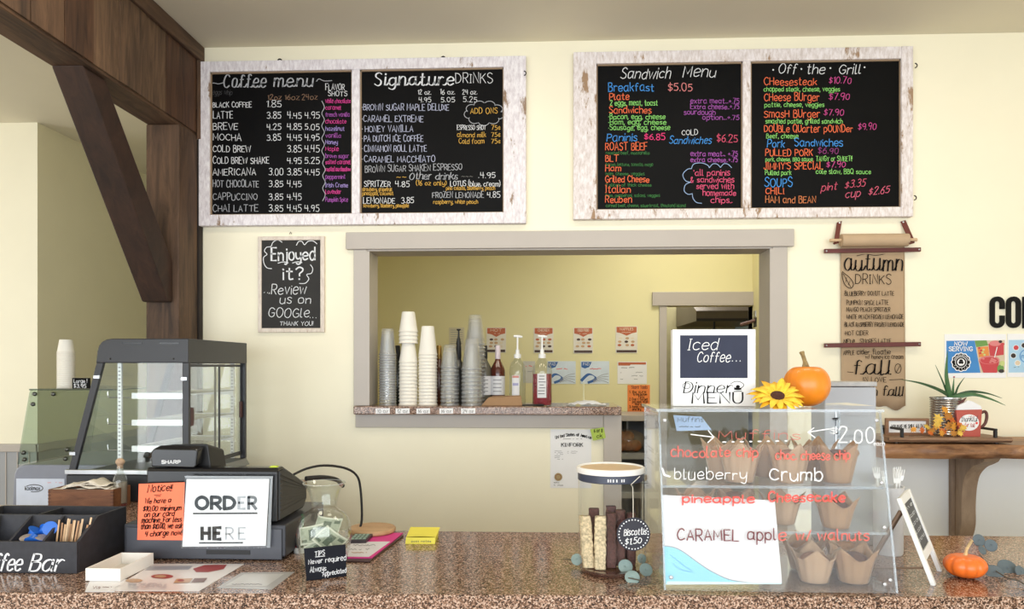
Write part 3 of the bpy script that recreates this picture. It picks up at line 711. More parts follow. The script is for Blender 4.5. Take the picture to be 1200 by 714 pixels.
# ------------------------------------------------------------------ small chalk sign, paper scroll, wall letters, posters
def review_sign():
    Y0 = YW-0.02; x0, x1 = WX(302, Y0), WX(380, Y0); z1, z0 = WZ(274.5, Y0), WZ(389, Y0)
    a0, a1 = WX(306.2, Y0), WX(375.2, Y0); c1, c0 = WZ(279.3, Y0), WZ(384, Y0)
    t = thing('wall_sign', 'small white framed chalk sign hung below the coffee menu asking for reviews', 'sign', ((x0+x1)/2, YW, z0))
    m = weathered('pale_frame_wash', (232, 222, 210), (212, 198, 186), (190, 160, 140), 0.66)
    b = MB()
    b.box(x0, a0, Y0, YW-0.001, z0, z1, m); b.box(a1, x1, Y0, YW-0.001, z0, z1, m); b.box(a0, a1, Y0, YW-0.001, c1, z1, m); b.box(a0, a1, Y0, YW-0.001, z0, c0, m)
    b.build('frame', t, bevel=0.003)
    b = MB(); b.box(a0, a1, Y0+0.008, Y0+0.014, c0, c1, M_slate2); p = b.build('chalkboard', t)
    b = Ink(wallplane(Y0+0.008), 0.0008)
    b.text('Enjoyed', 318, 369, 305, 14, CH_W, 1.7, jit=0.1); b.text('it?', 332, 355, 327.6, 13.4, CH_W, 1.7, jit=0.1)
    b.text('..', 309.5, 314, 343.4, 6, CH_W, 0.9); b.text('.Review', 315.5, 358.5, 344.8, 12, CH_W, 1.15, slant=0.1); b.text('us on', 328, 364, 356, 9.6, CH_W, 1.1, slant=0.1)
    b.text('GOOGle', 314.5, 362, 372, 10.6, CH_W, 1.1, slant=0.1); b.text('...', 363, 370.5, 372.6, 6, CH_W, 1.0); b.text('THANK YOU!', 328, 366.5, 381.6, 4.4, CH_W, 0.8, slant=0.1)
    for P in ([(330.6, 284), (325.5, 281.4), (320, 284.2), (317.6, 289), (312.6, 290), (310, 294.4), (313, 298.2), (309, 302), (309.6, 309), (313, 314), (318.4, 315)],
              [(347.5, 287.6), (350, 283.4), (354, 283.2), (357, 287), (361, 283.2), (367, 282.6), (371.6, 286)], [(364, 310.5), (366.6, 315), (365, 320.4), (359.6, 322), (362, 327), (358, 332), (351, 332.4)]):
        b.line(cr(P), 0.9, CH_W)
    b.line(cr([(326, 308.6), (332, 307.2), (338, 308.2)]), 1.0, CH_W); b.line(cr([(343, 308.4), (349, 307), (354, 308)]), 1.0, CH_W)
    b.build('lettering', p)
    b = MB(); c = W(340.5, 273.5, Y0+0.01); b.tube([c+Vector((-0.006, 0, -0.004)), c+Vector((0, 0, 0.008)), c+Vector((0.006, 0, -0.004))], 0.0018, M_hook, 6); b.build('hanging_wire', t)
review_sign()

def scroll():
    Yp = YW-0.012
    t = thing('paper_scroll', 'brown kraft paper scroll of autumn drinks hanging from a wall roller', 'scroll', (WX(1022, YW), YW-0.02, WZ(480, YW)))
    kraft = plain('kraft_paper', (178, 152, 122), 0.8, var=0.05, scale=9.0)
    kraft2 = plain('kraft_roll', (190, 164, 134), 0.8, var=0.05, scale=9.0)
    b = MB(); c = W(1024.5, 281.5, YW-0.06); r = 0.035
    xa, xb = WX(985.5, YW-0.06), WX(1063.5, YW-0.06); n = 20
    rows = [[(x, c.y+r*math.cos(2*PI*k/n), c.z+r*math.sin(2*PI*k/n)) for k in range(n)] for x in (xa, xb)]
    b.grid(rows, kraft2, True, True, True); b.build('paper_roll', t, smooth=True)
    b = MB(); b.tube([(WX(972.5, c.y), c.y, c.z), (WX(1074.5, c.y), c.y, c.z)], 0.009, plain('pale_dowel', (206, 176, 140), 0.6), 10); b.build('dowel', t, smooth=True)
    # hanging sheet with a torn foot
    b = MB(); b.fix = False; rows = []; rr = random.Random(11)
    for i in range(13):
        f = i/12; row = []
        for j in range(25):
            g = j/24; px = 984.8+(1060.0-984.8)*g+f*1.2; yb = 478.6+1.8*math.sin(g*9)+1.6*math.sin(g*23+1)-3.5*(1-g)
            if g > 0.9: yb -= 4*(g-0.9)*10*0.6
            py = 286+(yb-286)*f
            p = W(px, py, Yp-0.004*math.sin(g*5+f*3)*f-(0.03*max(0.0, 1-f/0.05))); row.append(p)
        rows.append(row)
    b.grid(rows, kraft); sh = b.build('paper_sheet', t, smooth=True)
    so = sh.modifiers.new('thickness', 'SOLIDIFY'); so.thickness = 0.0006; so.offset = 0
    leather = plain('red_brown_leather', (104, 48, 40), 0.5, var=0.12)
    for (xa, ya, xb, yb) in ((983.5, 260, 979.8, 283), (1058, 259, 1068.5, 283)):
        b = MB(); P = [W(xa, ya, YW-0.006), W((xa+xb)/2, (ya+yb)/2, YW-0.03), W(xb, yb, YW-0.055), W(xb, yb+3, YW-0.075), W(xb-1, yb+1, YW-0.09)]
        w = Vector((0.013, 0, 0.004)); b.grid([[p-w for p in P], [p+w for p in P], [p+w+Vector((0, -0.004, 0)) for p in P], [p-w+Vector((0, -0.004, 0)) for p in P]], leather); 
        s = b.build('leather_strap', t)
        b = MB(); q = P[0]+Vector((0, -0.008, -0.008)); b.ellipsoid(q, 0.006, 0.004, 0.006, M_steel, 10, 6); b.build('screw', s)
    bar = plain('dark_red_wooden_bar', (96, 40, 38), 0.5, var=0.12)
    for (ya, yb, e) in ((294.2, 292.4, 4.8), (405, 403.4, 5)):
        b = MB(); y0, y1 = YW-0.042, YW-0.026
        a, c2 = W(966.5, ya, y0), W(1079.5, yb, y0); h = e/867*y0/2
        b.extrude([a+Vector((0, 0, -h)), c2+Vector((0, 0, -h)), c2+Vector((0, 0, h)), a+Vector((0, 0, h))], (0, y1-y0, 0), bar); s = b.build('holding_bar', t, bevel=0.002)
        for q in (a+Vector((0.01, 0, 0)), c2+Vector((-0.01, 0, 0))):
            b = MB(); b.ellipsoid(q, 0.005, 0.003, 0.005, M_steel, 10, 6); b.build('screw', s)
    b = Ink(wallplane(YW-0.018), 0.0015)
    b.text('autumn', 989.5, 1057, 317, 20, INK_K, 1.5, (0.3, 0.3, 1.3), slant=0.05, join=True, jit=0.12, gap=1.7)
    b.line(cr([(1004, 300), (1014, 298), (1026, 299.4), (1038, 297.6)]), 0.7, INK_K)
    b.text('DRINKS', 1002.5, 1044, 332.8, 11, INK_K, 1.1)
    b.line(cr([(987, 319), (990, 321), (996, 326), (1000, 333), (997, 338), (991, 335), (987.4, 327), (987, 319)]), 0.8, INK_K); b.line([(988, 321), (997, 337)], 0.6, INK_K); b.line([(991, 331), (992, 325)], 0.5, INK_K); b.line([(994, 334), (996, 329)], 0.5, INK_K)
    for s, a, c3, y in (('*BLUEBERRY DONUT LATTE', 989, 1047.5, 346.6), ('PUMPKIN SPICE LATTE', 992, 1041, 357.4), ('MANGO PEACH SPRITZER', 992, 1043, 365.4), ('WHITE PEACH FROZEN LEMONADE', 992, 1058.4, 374), ('*BLACK RASPBERRY FROZEN LEMONADE', 989, 1059.4, 383), ('*HOT CIDER', 989.5, 1017, 393), ("S'MORES LATTE", 1007.5, 1044, 402.4)):
        b.text(s, a, c3, y, 5.0, INK_K, 0.75)
    b.text('NEW!', 988.5, 1001, 402.6, 5, INK_K, 1.1); b.text('APPLE', 988, 1001, 416, 4.6, INK_K, 0.7); b.text('cider floatie', 1004, 1043, 415.4, 6, INK_K, 0.8); b.text('w/ honey ice cream', 1014, 1058, 420.6, 5, INK_K, 0.75)
    b.text('fall', 1000, 1044, 439, 17, INK_K, 1.5, (0.3, 0.3, 1.3), slant=0.1, join=True, jit=0.1, gap=1.8); b.line([(992.6, 436), (999.5, 436.6)], 0.6, INK_K)
    b.ring(1052, 432, 3.6, 5.4, 0.7, INK_K); b.line([(1049.6, 437), (1055, 427.6)], 0.6, INK_K)
    b.text('IN LOVE', 1011, 1038, 447.8, 5.4, INK_K, 0.85); b.line([(1042, 445.4), (1058, 444.6)], 0.6, INK_K)
    b.text('with fall!', 1004, 1057, 464, 11, INK_K, 1.2, (0.3, 0.5, 1.5), slant=0.12, join=True, jit=0.08)
    b.build('lettering', sh)
scroll()

def wall_letters():
    m = plain('black_wall_letter', (15, 14, 14), 0.6, spec=0.2)
    Y = YW-0.002; pl = wallplane(Y); w = 5.3
    def letter(paths, name, label):
        b = MB(); d = Vector((0, -0.012, 0))
        for P in paths:
            L = []; R = []
            for i, p in enumerate(P):
                a = P[max(i-1, 0)]; c = P[min(i+1, len(P)-1)]
                if P[0] == P[-1] and i in (0, len(P)-1): a, c = P[-2], P[1]
                dx, dy = c[0]-a[0], c[1]-a[1]; q = math.hypot(dx, dy); nx, ny = -dy/q*w/2, dx/q*w/2
                L.append(pl.at(p[0]+nx, p[1]+ny)); R.append(pl.at(p[0]-nx, p[1]-ny))
            cl = P[0] == P[-1]
            rows = [[l, r, r+d, l+d] for l, r in zip(L, R)]
            b.grid(rows, m, True, not cl, not cl)
        o = b.build(name); tag(o, label, 'letter', 'black raised letters on the wall')
    def arc(cx, cy, rx, ry, a0, a1, n=10): return [(cx+rx*math.cos(a0+(a1-a0)*i/n), cy-ry*math.sin(a0+(a1-a0)*i/n)) for i in range(n+1)]
    def oval(x): return arc(x, 356, 5.8, 5.6, 0, PI)+arc(x, 376.4, 5.8, 5.6, PI, 2*PI)
    c = [(1173.6, 362.5)]+arc(1167.8, 356, 5.8, 5.6, 0, PI)+arc(1167.8, 376.4, 5.8, 5.6, PI, 2*PI)+[(1173.6, 370)]
    letter([c], 'letter_c', 'tall black raised letter C on the yellow wall above the posters')
    o = oval(1186.8); o.append(o[0]); letter([o], 'letter_o', 'tall black raised letter O beside the C on the yellow wall')
    letter([[(1200.4, 348), (1200.4, 385)], [(1200.4, 350.4), (1211, 350.4)], [(1200.4, 365), (1209, 365)]], 'letter_f', 'black raised letter F standing after the O on the yellow wall')
wall_letters()

def posters():
    Y = YW-0.004; pl = wallplane(Y)
    blue, red, orange = plain('print_blue', (58, 134, 202), 0.4), plain('print_red', (196, 62, 70), 0.4), plain('print_orange', (224, 140, 66), 0.4)
    green, pinkp, dark = plain('print_green', (104, 150, 74), 0.4), plain('print_pink', (216, 128, 128), 0.4), plain('print_dark', (40, 30, 32), 0.4)
    skyb, tan = plain('print_pale_blue', (168, 206, 232), 0.4), plain('print_tan', (214, 196, 170), 0.4)
    lem = plain('print_lime', (196, 206, 130), 0.4)
    def sheet(name, label, x0, x1, y0, y1):
        b = MB(); a, c = W(x0, y1, Y), W(x1, y0, Y); b.box(a.x, c.x, Y, YW-0.0005, a.z, c.z, M_paper)
        t = b.build(name); tag(t, label, 'poster'); return t
    t = sheet('poster', 'now serving poster with a black round emblem and fruit drinks', 1107, 1178.8, 391.6, 443)
    b = Ink(pl, 0.0006)
    b.poly([(1109, 399.6), (1142, 399.3), (1149, 437), (1109, 437.6)], blue); b.poly([(1142, 399.3), (1177.4, 398.6), (1177.4, 436.6), (1149, 437)], tan)
    b.poly([(1142, 399.3), (1156, 399), (1158, 405), (1144, 407)], green); b.poly([(1145, 407), (1158, 406), (1159, 417), (1147, 419)], orange)
    for i in range(9): b.disc(1147.5+(i*37 % 11), 408+(i*23 % 9), 1.5, 1.3, [red, lem, orange][i % 3], 8)
    b.poly([(1158, 403), (1176, 402), (1176, 416), (1160, 418)], red); b.disc(1166, 402.6, 7, 3.2, pinkp); b.disc(1172, 400.6, 2.2, 1.6, dark); b.disc(1175, 403.4, 1.8, 1.6, red)
    b.poly([(1147, 423), (1171, 421), (1168, 437), (1152, 437)], red); b.disc(1159, 422, 12, 5, pinkp); b.disc(1159, 422.6, 10.4, 4, red)
    for i in range(8): b.disc(1152+(i*29 % 15), 420.6+(i*17 % 5), 1.6, 1.0, pinkp, 8)
    b.line([(1165, 419), (1168, 407)], 1.0, M_paper); b.disc(1172, 432, 4, 4.4, green); b.disc(1174, 426, 3, 3, lem); b.disc(1173, 435, 3.2, 2.2, dark)
    for s, a, c, y, h in (('NOW', 1118, 1133, 405.2, 4.4), ('SERVING', 1111.6, 1139, 411.4, 4.8)): b.text(s, a, c, y, h, M_paper, 1.35, jit=0.0)
    cx, cy = 1125.6, 424.6
    b.disc(cx, cy, 11.4, 11.0, M_paper, 60, lambda a: 1+0.045*math.cos(12*a)); b.disc(cx, cy, 10.2, 9.8, INK_K, 60, lambda a: 1+0.05*math.cos(12*a))
    b.ring(cx, cy, 6.6, 6.4, 0.7, M_paper); b.disc(cx, cy, 4.6, 4.4, M_paper); b.disc(cx-1.3, cy+0.3, 1.6, 1.8, INK_K, 12); b.disc(cx+1.3, cy+0.3, 1.6, 1.8, INK_K, 12); b.disc(cx, cy-2.2, 2.2, 1.2, INK_K, 12)
    for i in range(14):
        a = PI*(0.1+0.8*i/13); b.disc(cx-8.4*math.cos(a), cy-8.1*math.sin(a), 0.55, 0.7, M_paper, 6)
        b.disc(cx-8.4*math.cos(a), cy+8.1*math.sin(a), 0.5, 0.5, M_paper, 6) if i % 2 else None
    b.build('print', t)
    t = sheet('poster', 'pale blue poster with a ring of fruit circles beside the serving poster', 1180.6, 1252, 391.2, 442)
    b = Ink(pl, 0.0006)
    b.poly([(1182, 398.6), (1251, 398), (1251, 436), (1182, 436.8)], skyb)
    for (x, y, m) in ((1190.6, 407.6, red), (1187.4, 417, dark), (1192.4, 425.6, tan), (1199.8, 405, dark), (1209, 404, orange), (1216, 409, green), (1218, 418, red), (1214, 427, lem), (1203, 430, orange)):
        b.disc(x, y, 3.6, 3.4, M_paper, 16); b.disc(x, y, 3.0, 2.8, m, 16)
    b.ring(1203, 417.4, 8, 7.6, 0.8, blue); b.text('mix', 1197, 1208, 420, 5, blue, 0.8); b.squiggle(1188, 1194, 431, 1.2, INK_GREY, 0.5); b.squiggle(1221, 1246, 425, 5, blue, 0.8)
    b.build('print', t)
    # certificate on the half wall, with a green note over its corner
    b = MB(); Yc = YW-0.002; a, c = W(645, 572, Yc), W(693, 503.6, Yc); b.box(a.x, c.x, Yc, YW-0.0003, a.z, c.z, M_paper)
    t = b.build('certificate'); tag(t, 'white paper certificate with a gold seal taped to the half wall', 'certificate')
    b = Ink(wallplane(Yc), 0.0005)
    e = [(651+i*2.35, 513.6-3.0*math.sin(PI*i/17)) for i in range(18)]
    for i, ch in enumerate('United States of America'[:24]):
        f = i/23; x = 651+41*f*0.98; y = 514.4-3.4*math.sin(PI*f); b.text(ch, x, x+1.5, y, 3.4, INK_K, 0.75, (0.6, 0.5, 1.6), jit=0.0) if ch != ' ' else None
    b.squiggle(660, 682, 514.8, 0.6, INK_GREY, 0.4)
    b.text('KINFORK', 658, 683, 523.4, 4, INK_K, 0.8, (0.2, 0.5, 1.4), jit=0.0)
    for i, (x0, x1) in enumerate(((650, 659), (650, 662), (650, 660), (650, 657), (650, 658), (650, 660))): b.squiggle(x0, x1, 529+i*1.9, 0.6, INK_PALE, 0.4)
    for i in range(2): b.squiggle(665, 677, 529.4+i*1.9, 0.6, INK_PALE, 0.4)
    gold = plain('gold_seal', (176, 150, 104), 0.4, metal=0.4)
    b.disc(654.2, 559, 4.6, 4.6, gold, 40, lambda a: 1+0.05*math.cos(18*a)); b.ring(654.2, 559, 3.0, 3.0, 0.5, INK_BRN); b.squiggle(649, 659, 566, 0.6, INK_K, 0.5); b.squiggle(649, 660, 569, 0.6, INK_K, 0.5)
    b.build('print', t)
    b = MB(); Yn = YW-0.0235; q = [W(691.6, 503.6, Yn), W(707.5, 500.8, Yn), W(710, 513.5, Yn), W(695, 516.6, Yn)]
    b.extrude(q, (0, 0.0006, 0), plain('lime_sticky_note', (172, 196, 86), 0.7)); t = b.build('sticky_note'); tag(t, 'lime green note stuck over the corner of the white certificate', 'note')
    b = Ink(wallplane(Yn), 0.0006); b.text('6 of 8', 696, 706, 507, 4, INK_K, 0.8); b.text('ck', 699, 706, 513, 4.4, INK_K, 0.8); b.build('writing', t)
posters()
# ------------------------------------------------------------------ kitchen wall papers
def kitchen_papers():
    Y = YF-0.004; pl = wallplane(Y)
    rust, cream, dk = plain('print_rust', (186, 96, 52), 0.5), plain('print_cream', (226, 214, 190), 0.5), plain('print_umber', (70, 46, 34), 0.5)
    tan2, blue, lb = plain('print_sand', (196, 160, 118), 0.5), plain('print_deep_blue', (38, 92, 160), 0.5), plain('print_ice', (214, 226, 236), 0.5)
    def sheet(label, x0, x1, y0, y1, m=M_paper, group=None):
        b = MB(); a, c = W(x0, y1, Y), W(x1, y0, Y); b.box(a.x, c.x, Y, YF-0.0005, a.z, c.z, m); t = b.build('wall_paper'); tag(t, label, 'paper', group); return t
    L = ['brown headed food notice on the kitchen wall, behind the amber syrup bottle', 'brown headed food notice on the kitchen wall, above the red pump bottle',
         'brown headed food notice on the kitchen wall, above the two blue cornered sheets', 'brown headed food notice on the kitchen wall, nearest the grey doorway']
    for i, (x0, x1, y0, y1) in enumerate(((570, 593, 384, 413.5), (625.5, 648.5, 384, 414), (672, 695, 384, 414.4), (721.5, 747, 382.6, 414))):
        t = sheet(L[i], x0, x1, y0, y1, plain('print_off_white', (228, 222, 208), 0.5), 'brown headed food notices'); b = Ink(pl, 0.0006)
        b.poly([(x0+1, y0+0.6), (x1-1, y0+0.6), (x1-1, y0+7), (x1-6, y0+8), (x0+(x1-x0)/2, y0+11), (x0+6, y0+8), (x0+1, y0+7)], rust)
        b.text(('HOT', 'CHICKEN', 'COLD FOOD', 'WAFFLES')[i], x0+5, x1-5, y0+4.6, 3, cream, 0.6, jit=0.0); b.squiggle(x0+7, x1-7, y0+7.4, 0.8, cream, 0.4)
        rr = random.Random(20+i)
        for r in range(3):
            for c in range(3): b.disc(x0+5+c*(x1-x0-10)/2+rr.uniform(-1, 1), y0+14+r*4, 2.2, 1.4, [tan2, dk, cream, rust, tan2][rr.randrange(5)], 10)
        b.poly([(x0+1, y1-3.6), (x1-1, y1-3.6), (x1-1, y1-0.8), (x0+1, y1-0.8)], dk); b.build('print', t)
    for i, (x0, x1, y0, y1) in enumerate(((641, 674.6, 423.4, 450), (680.4, 714, 423.4, 450))):
        t = sheet(('blue cornered white sheet with a swoosh, directly behind the red pump bottle', 'blue cornered white sheet with a swoosh, second of the lower row from the red bottle')[i], x0, x1, y0, y1, lb, 'blue cornered sheets'); b = Ink(pl, 0.0006)
        b.poly([(x0+1, y0+1), (x0+13, y0+1), (x0+10, y0+7), (x0+5, y0+8.6), (x0+1, y0+7)], blue); b.text('PAD', x0+3, x0+10, y0+5, 3, M_paper, 0.5, jit=0.0)
        b.squiggle(x0+11, x1-9, y0+9.6, 1.2, INK_RED, 0.7)
        b.line(cr([(x0+1, y1-4), (x0+9, y1-11), (x0+16, y1-9), (x0+17, y1-5), (x0+9, y1-1.5)]), 2.4, blue, (0.6, 0.3, 1.4))
        for k in range(4): b.line(cr([(x0+15, y1-4+k*0.8), (x0+24, y1-10+k*2), (x1-1, y1-12+k*3.6)]), 0.5, INK_PALE)
        b.build('print', t)
    t = sheet('white sheet with an orange top stripe beside the kitchen doorway', 723.6, 758, 424, 450); b = Ink(pl, 0.0006)
    b.poly([(724.5, 424.8), (757, 424.8), (757, 427.4), (739, 427.4), (738, 428.6), (724.5, 428.6)], rust); b.squiggle(728, 744, 431.4, 0.8, INK_GREY, 0.5)
    for (x0, x1, y) in ((727, 731, 437), (742, 753, 437), (740, 754, 441), (743, 753, 445), (727, 730, 445)): b.squiggle(x0, x1, y, 0.8, INK_PALE, 0.5)
    b.build('print', t)
    t = sheet('plain white lined sheet behind the clear cup stacks', 526, 544, 384, 411, plain('print_lined', (214, 206, 176), 0.5)); b = Ink(pl, 0.0006)
    for k in range(7): b.line([(528, 387+k*2.6), (542, 387+k*2.6)], 0.5, INK_PALE)
    b.build('print', t)
    t = sheet('small white label sheet behind the clear pump bottle', 613, 627, 423.4, 449, plain('print_dull_white', (206, 204, 196), 0.5)); b = Ink(pl, 0.0006)
    b.squiggle(616, 624, 430, 1.4, INK_RED, 0.7); b.squiggle(615, 625, 436, 1, INK_PALE, 0.6); b.build('print', t)
    t = sheet('bright orange handwritten note at the end of the granite ledge', 735.4, 761.6, 451.4, 485.4, plain('orange_paper', (244, 138, 62), 0.6)); b = Ink(pl, 0.0006)
    b.text('Store Tools', 740, 758.6, 455.6, 3.6, INK_BRN, 0.7)
    for i, (s, x0, x1) in enumerate((('1. Be sure', 737.5, 757), ('to the bottom', 742, 758), ('fills', 748, 755), ('2. Don t forget', 737.5, 759), ('put back to lid', 741, 759), ('find each', 744, 757), ('3. keep clean', 737.5, 758), ('and dry', 741, 751))):
        b.text(s, x0, x1, 460.6+i*2.9, 2.6, INK_K, 0.6)
    b.build('writing', t)
kitchen_papers()

def kitchen_back():
    # low open cabinet with a bag of rolls, seen past the end of the half wall
    Y0, Y1 = 6.45, 6.98; x0, x1 = WX(724.4, Y0), WX(774, Y0); g = plain('cabinet_grey', (150, 152, 152), 0.5)
    zt = WZ(486.5, Y0); zs = WZ(531, Y0)
    t = thing('open_cabinet', 'low grey open cabinet against the kitchen wall holding a bag of rolls', 'cabinet', ((x0+x1)/2, 6.7, 0))
    b = MB(); b.box(x0-0.6, x1, Y0-0.02, Y1, zt-0.05, zt, M_trim); b.build('cabinet_top', t, bevel=0.004)
    b = MB(); b.box(x0-0.6, x1, Y1-0.02, Y1, 0, zt-0.051, plain('cabinet_back_grey', (112, 114, 116), 0.6)); b.box(x1-0.02, x1, Y0, Y1-0.02, 0, zt-0.051, g); b.box(x0-0.6, x0-0.58, Y0, Y1-0.02, 0, zt-0.051, g); b.box(x0+0.10, x0+0.115, Y0+0.25, Y1-0.02, zs, zt-0.051, g); b.build('carcass', t)
    for z in (zs, zs-0.34): 
        b = MB(); b.box(x0-0.58, x1-0.02, Y0, Y1-0.02, z-0.05, z, g); b.build('shelf_board', t)
    t = thing('bag_of_rolls', 'clear bag of brown bread rolls on the grey cabinet shelf', 'bread bag', (x0+0.1, 6.6, zs))
    bread = plain('brown_crust', (150, 92, 52), 0.7, var=0.3, scale=18); c0 = Vector((x0+0.10, 6.58, zs))
    for i in range(5):
        b = MB(); b.ellipsoid(c0+Vector((-0.06+0.06*(i % 3), -0.02+0.05*(i//3), 0.055+0.075*(i//3))), 0.06, 0.06, 0.052, bread, 16, 8); b.build('bread_roll', t, smooth=True)
    b = MB(); rr = random.Random(4)
    b.ellipsoid(c0+Vector((0, 0, 0.10)), 0.155, 0.11, 0.10, clear('crinkled_bag', body=0.22, bodycol=(226, 206, 180)), 22, 12, lambda a, p: 1+0.06*math.sin(a*7+p*5)+rr.uniform(-0.03, 0.03)); b.build('plastic_bag', t, smooth=True)
    # things glimpsed through the far doorway
    t = thing('range_hood', 'brown grey range hood seen through the far doorway', 'hood', (WX(850, 8.6), 8.9, WZ(377, 8.6)))
    b = MB(); m = plain('hood_steel_brown', (118, 108, 96), 0.4, metal=0.3); xa, xb = WX(816, 8.6), WX(905, 8.6); za, zb = WZ(377, 8.6), WZ(350, 8.6)
    b.extrude([(xa, 8.6, za), (xa, 9.89, za), (xa, 9.89, zb), (xa, 9.0, zb), (xa, 8.6, za+0.12)], (xb-xa, 0, 0), m); b.build('hood_body', t, bevel=0.004)
    b = MB(); b.box(xa, xb, 8.585, 8.6, za, za+0.03, plain('hood_dark_lip', (50, 46, 42), 0.5)); b.build('hood_lip', t)
    t = thing('hanging_ladle', 'black ladle hanging below the range hood in the far room', 'ladle', (WX(837, 8.7), 8.7, WZ(392, 8.7)))
    b = MB(); z = WZ(377.5, 8.7); x = WX(837, 8.7); b.tube([(x, 8.7, z), (x, 8.7, z-0.09)], 0.012, M_black, 8); b.build('handle', t)
    b = MB(); b.ellipsoid((x, 8.7, z-0.12), 0.045, 0.045, 0.04, M_black, 14, 8); b.build('bowl', t, smooth=True)
    struct_w = MB(); xa, xb = WX(862, 9.88), WX(884, 9.88); struct_w.box(xa, xb, 9.87, 9.9, WZ(412, 9.88), WZ(378, 9.88), plain('painted_daylight_blue', (190, 214, 232), 0.6)); struct(struct_w.build('window_1'))  # flat pale blue colour stands in for the daylight in this window
    t = thing('closer_arm', 'black door closer box on the casing beside the kitchen doorway', 'door closer', (WX(889, 6.95), 6.9, WZ(384, 6.95)))
    b = MB(); b.box(WX(884.8, 6.9), WX(893.5, 6.9), 6.86, 6.96, WZ(384, 6.9), WZ(373, 6.9), M_black); b.build('closer_box', t, bevel=0.006)
    b = MB(); b.box(WX(884.8, 6.9), WX(892.5, 6.9), 6.88, 6.965, WZ(372.8, 6.9), WZ(365, 6.9), M_steel); b.build('bracket', t, bevel=0.004)
    b = MB(); b.tube([(WX(870, 6.92), 6.98, WZ(381, 6.92)), (WX(886, 6.9), 6.91, WZ(376, 6.9))], 0.016, plain('dusty_rose_arm', (120, 92, 84), 0.4, metal=0.5), 8); b.build('arm', t)
    t = thing('wall_rail', 'thin dark utensil rail on the wall inside the far doorway', 'rail', (WX(788, 7.6), 7.6, WZ(406, 7.6)))
    for yy in (405.5, 412):
        b = MB(); b.tube([(0.51, 8.6, WZ(yy, 8.6)), (0.51+0.7, 8.6, WZ(yy, 8.6))], 0.012, M_hook, 8); b.build('bar', t)
    b = MB(); b.tube([(0.5, 8.0, WZ(362, 8.0)), (0.62, 8.0, WZ(362.4, 8.0)), (0.9, 8.0, WZ(358, 8.0))], 0.012, M_hook, 8); b.build('hook_arm', t)
kitchen_back()

# ------------------------------------------------------------------ cups
def cup_proto(name, label, cat, r_rim, r_top, h, mat, rimmat=None):
    """an upturned cup standing on its rim"""
    t = thing(name, label, cat, (0, 0, 0)); b = MB()
    prof = [(r_rim+0.0025, 0.0), (r_rim+0.003, 0.004), (r_rim+0.0005, 0.007), (r_rim, 0.009)]+[(r_rim+(r_top-r_rim)*q, 0.009+(h-0.012)*q) for q in (0.25, 0.5, 0.75, 1.0)]+[(r_top-0.003, h-0.0005), (r_top-0.006, h-0.004)]
    b.lathe(prof, (0, 0, 0), mat, 28, cap1=True); b.build('cup_body', t, smooth=True)
    b = MB(); b.lathe([(r_rim-0.001, 0.0), (r_rim+0.0035, 0.0), (r_rim+0.0042, 0.003), (r_rim+0.003, 0.006), (r_rim-0.001, 0.006)], (0, 0, 0), rimmat or mat, 28); b.build('rolled_rim', t, smooth=True)
    return t
M_cup = plain('white_paper_cup', (240, 236, 226), 0.55, var=0.01)
M_cuprim = plain('white_paper_cup_rim', (232, 226, 214), 0.5, var=0.01)
M_pet = clear('clear_cup_plastic', (250, 251, 252), body=0.16, bodycol=(238, 238, 236), rough=0.10, ior=1.9)
M_petrim = clear('clear_cup_rim', (240, 242, 244), body=0.42, bodycol=(214, 216, 216), rough=0.1, ior=1.9)
def stack(proto, first, x, y, zs, noun, where, group):
    for i, z in enumerate(zs):
        lab = '%s %s of %s' % (ORD[i], noun, where)
        if first and i == 0:
            proto.location = (x, y, z); proto['label'] = lab; proto['group'] = group
        else: dup(proto, (x, y, z), lab, group)
def levels(ztop, zbase, h, pitch, upper=None):
    """heights of the rims from the top cup down"""
    zs = [ztop-h]
    while zs[-1]-pitch > zbase-1e-4: zs.append(zs[-1]-pitch)
    d = zs[-1]-zbase
    return [z-d*i/max(1, len(zs)-1) for i, z in enumerate(zs)]
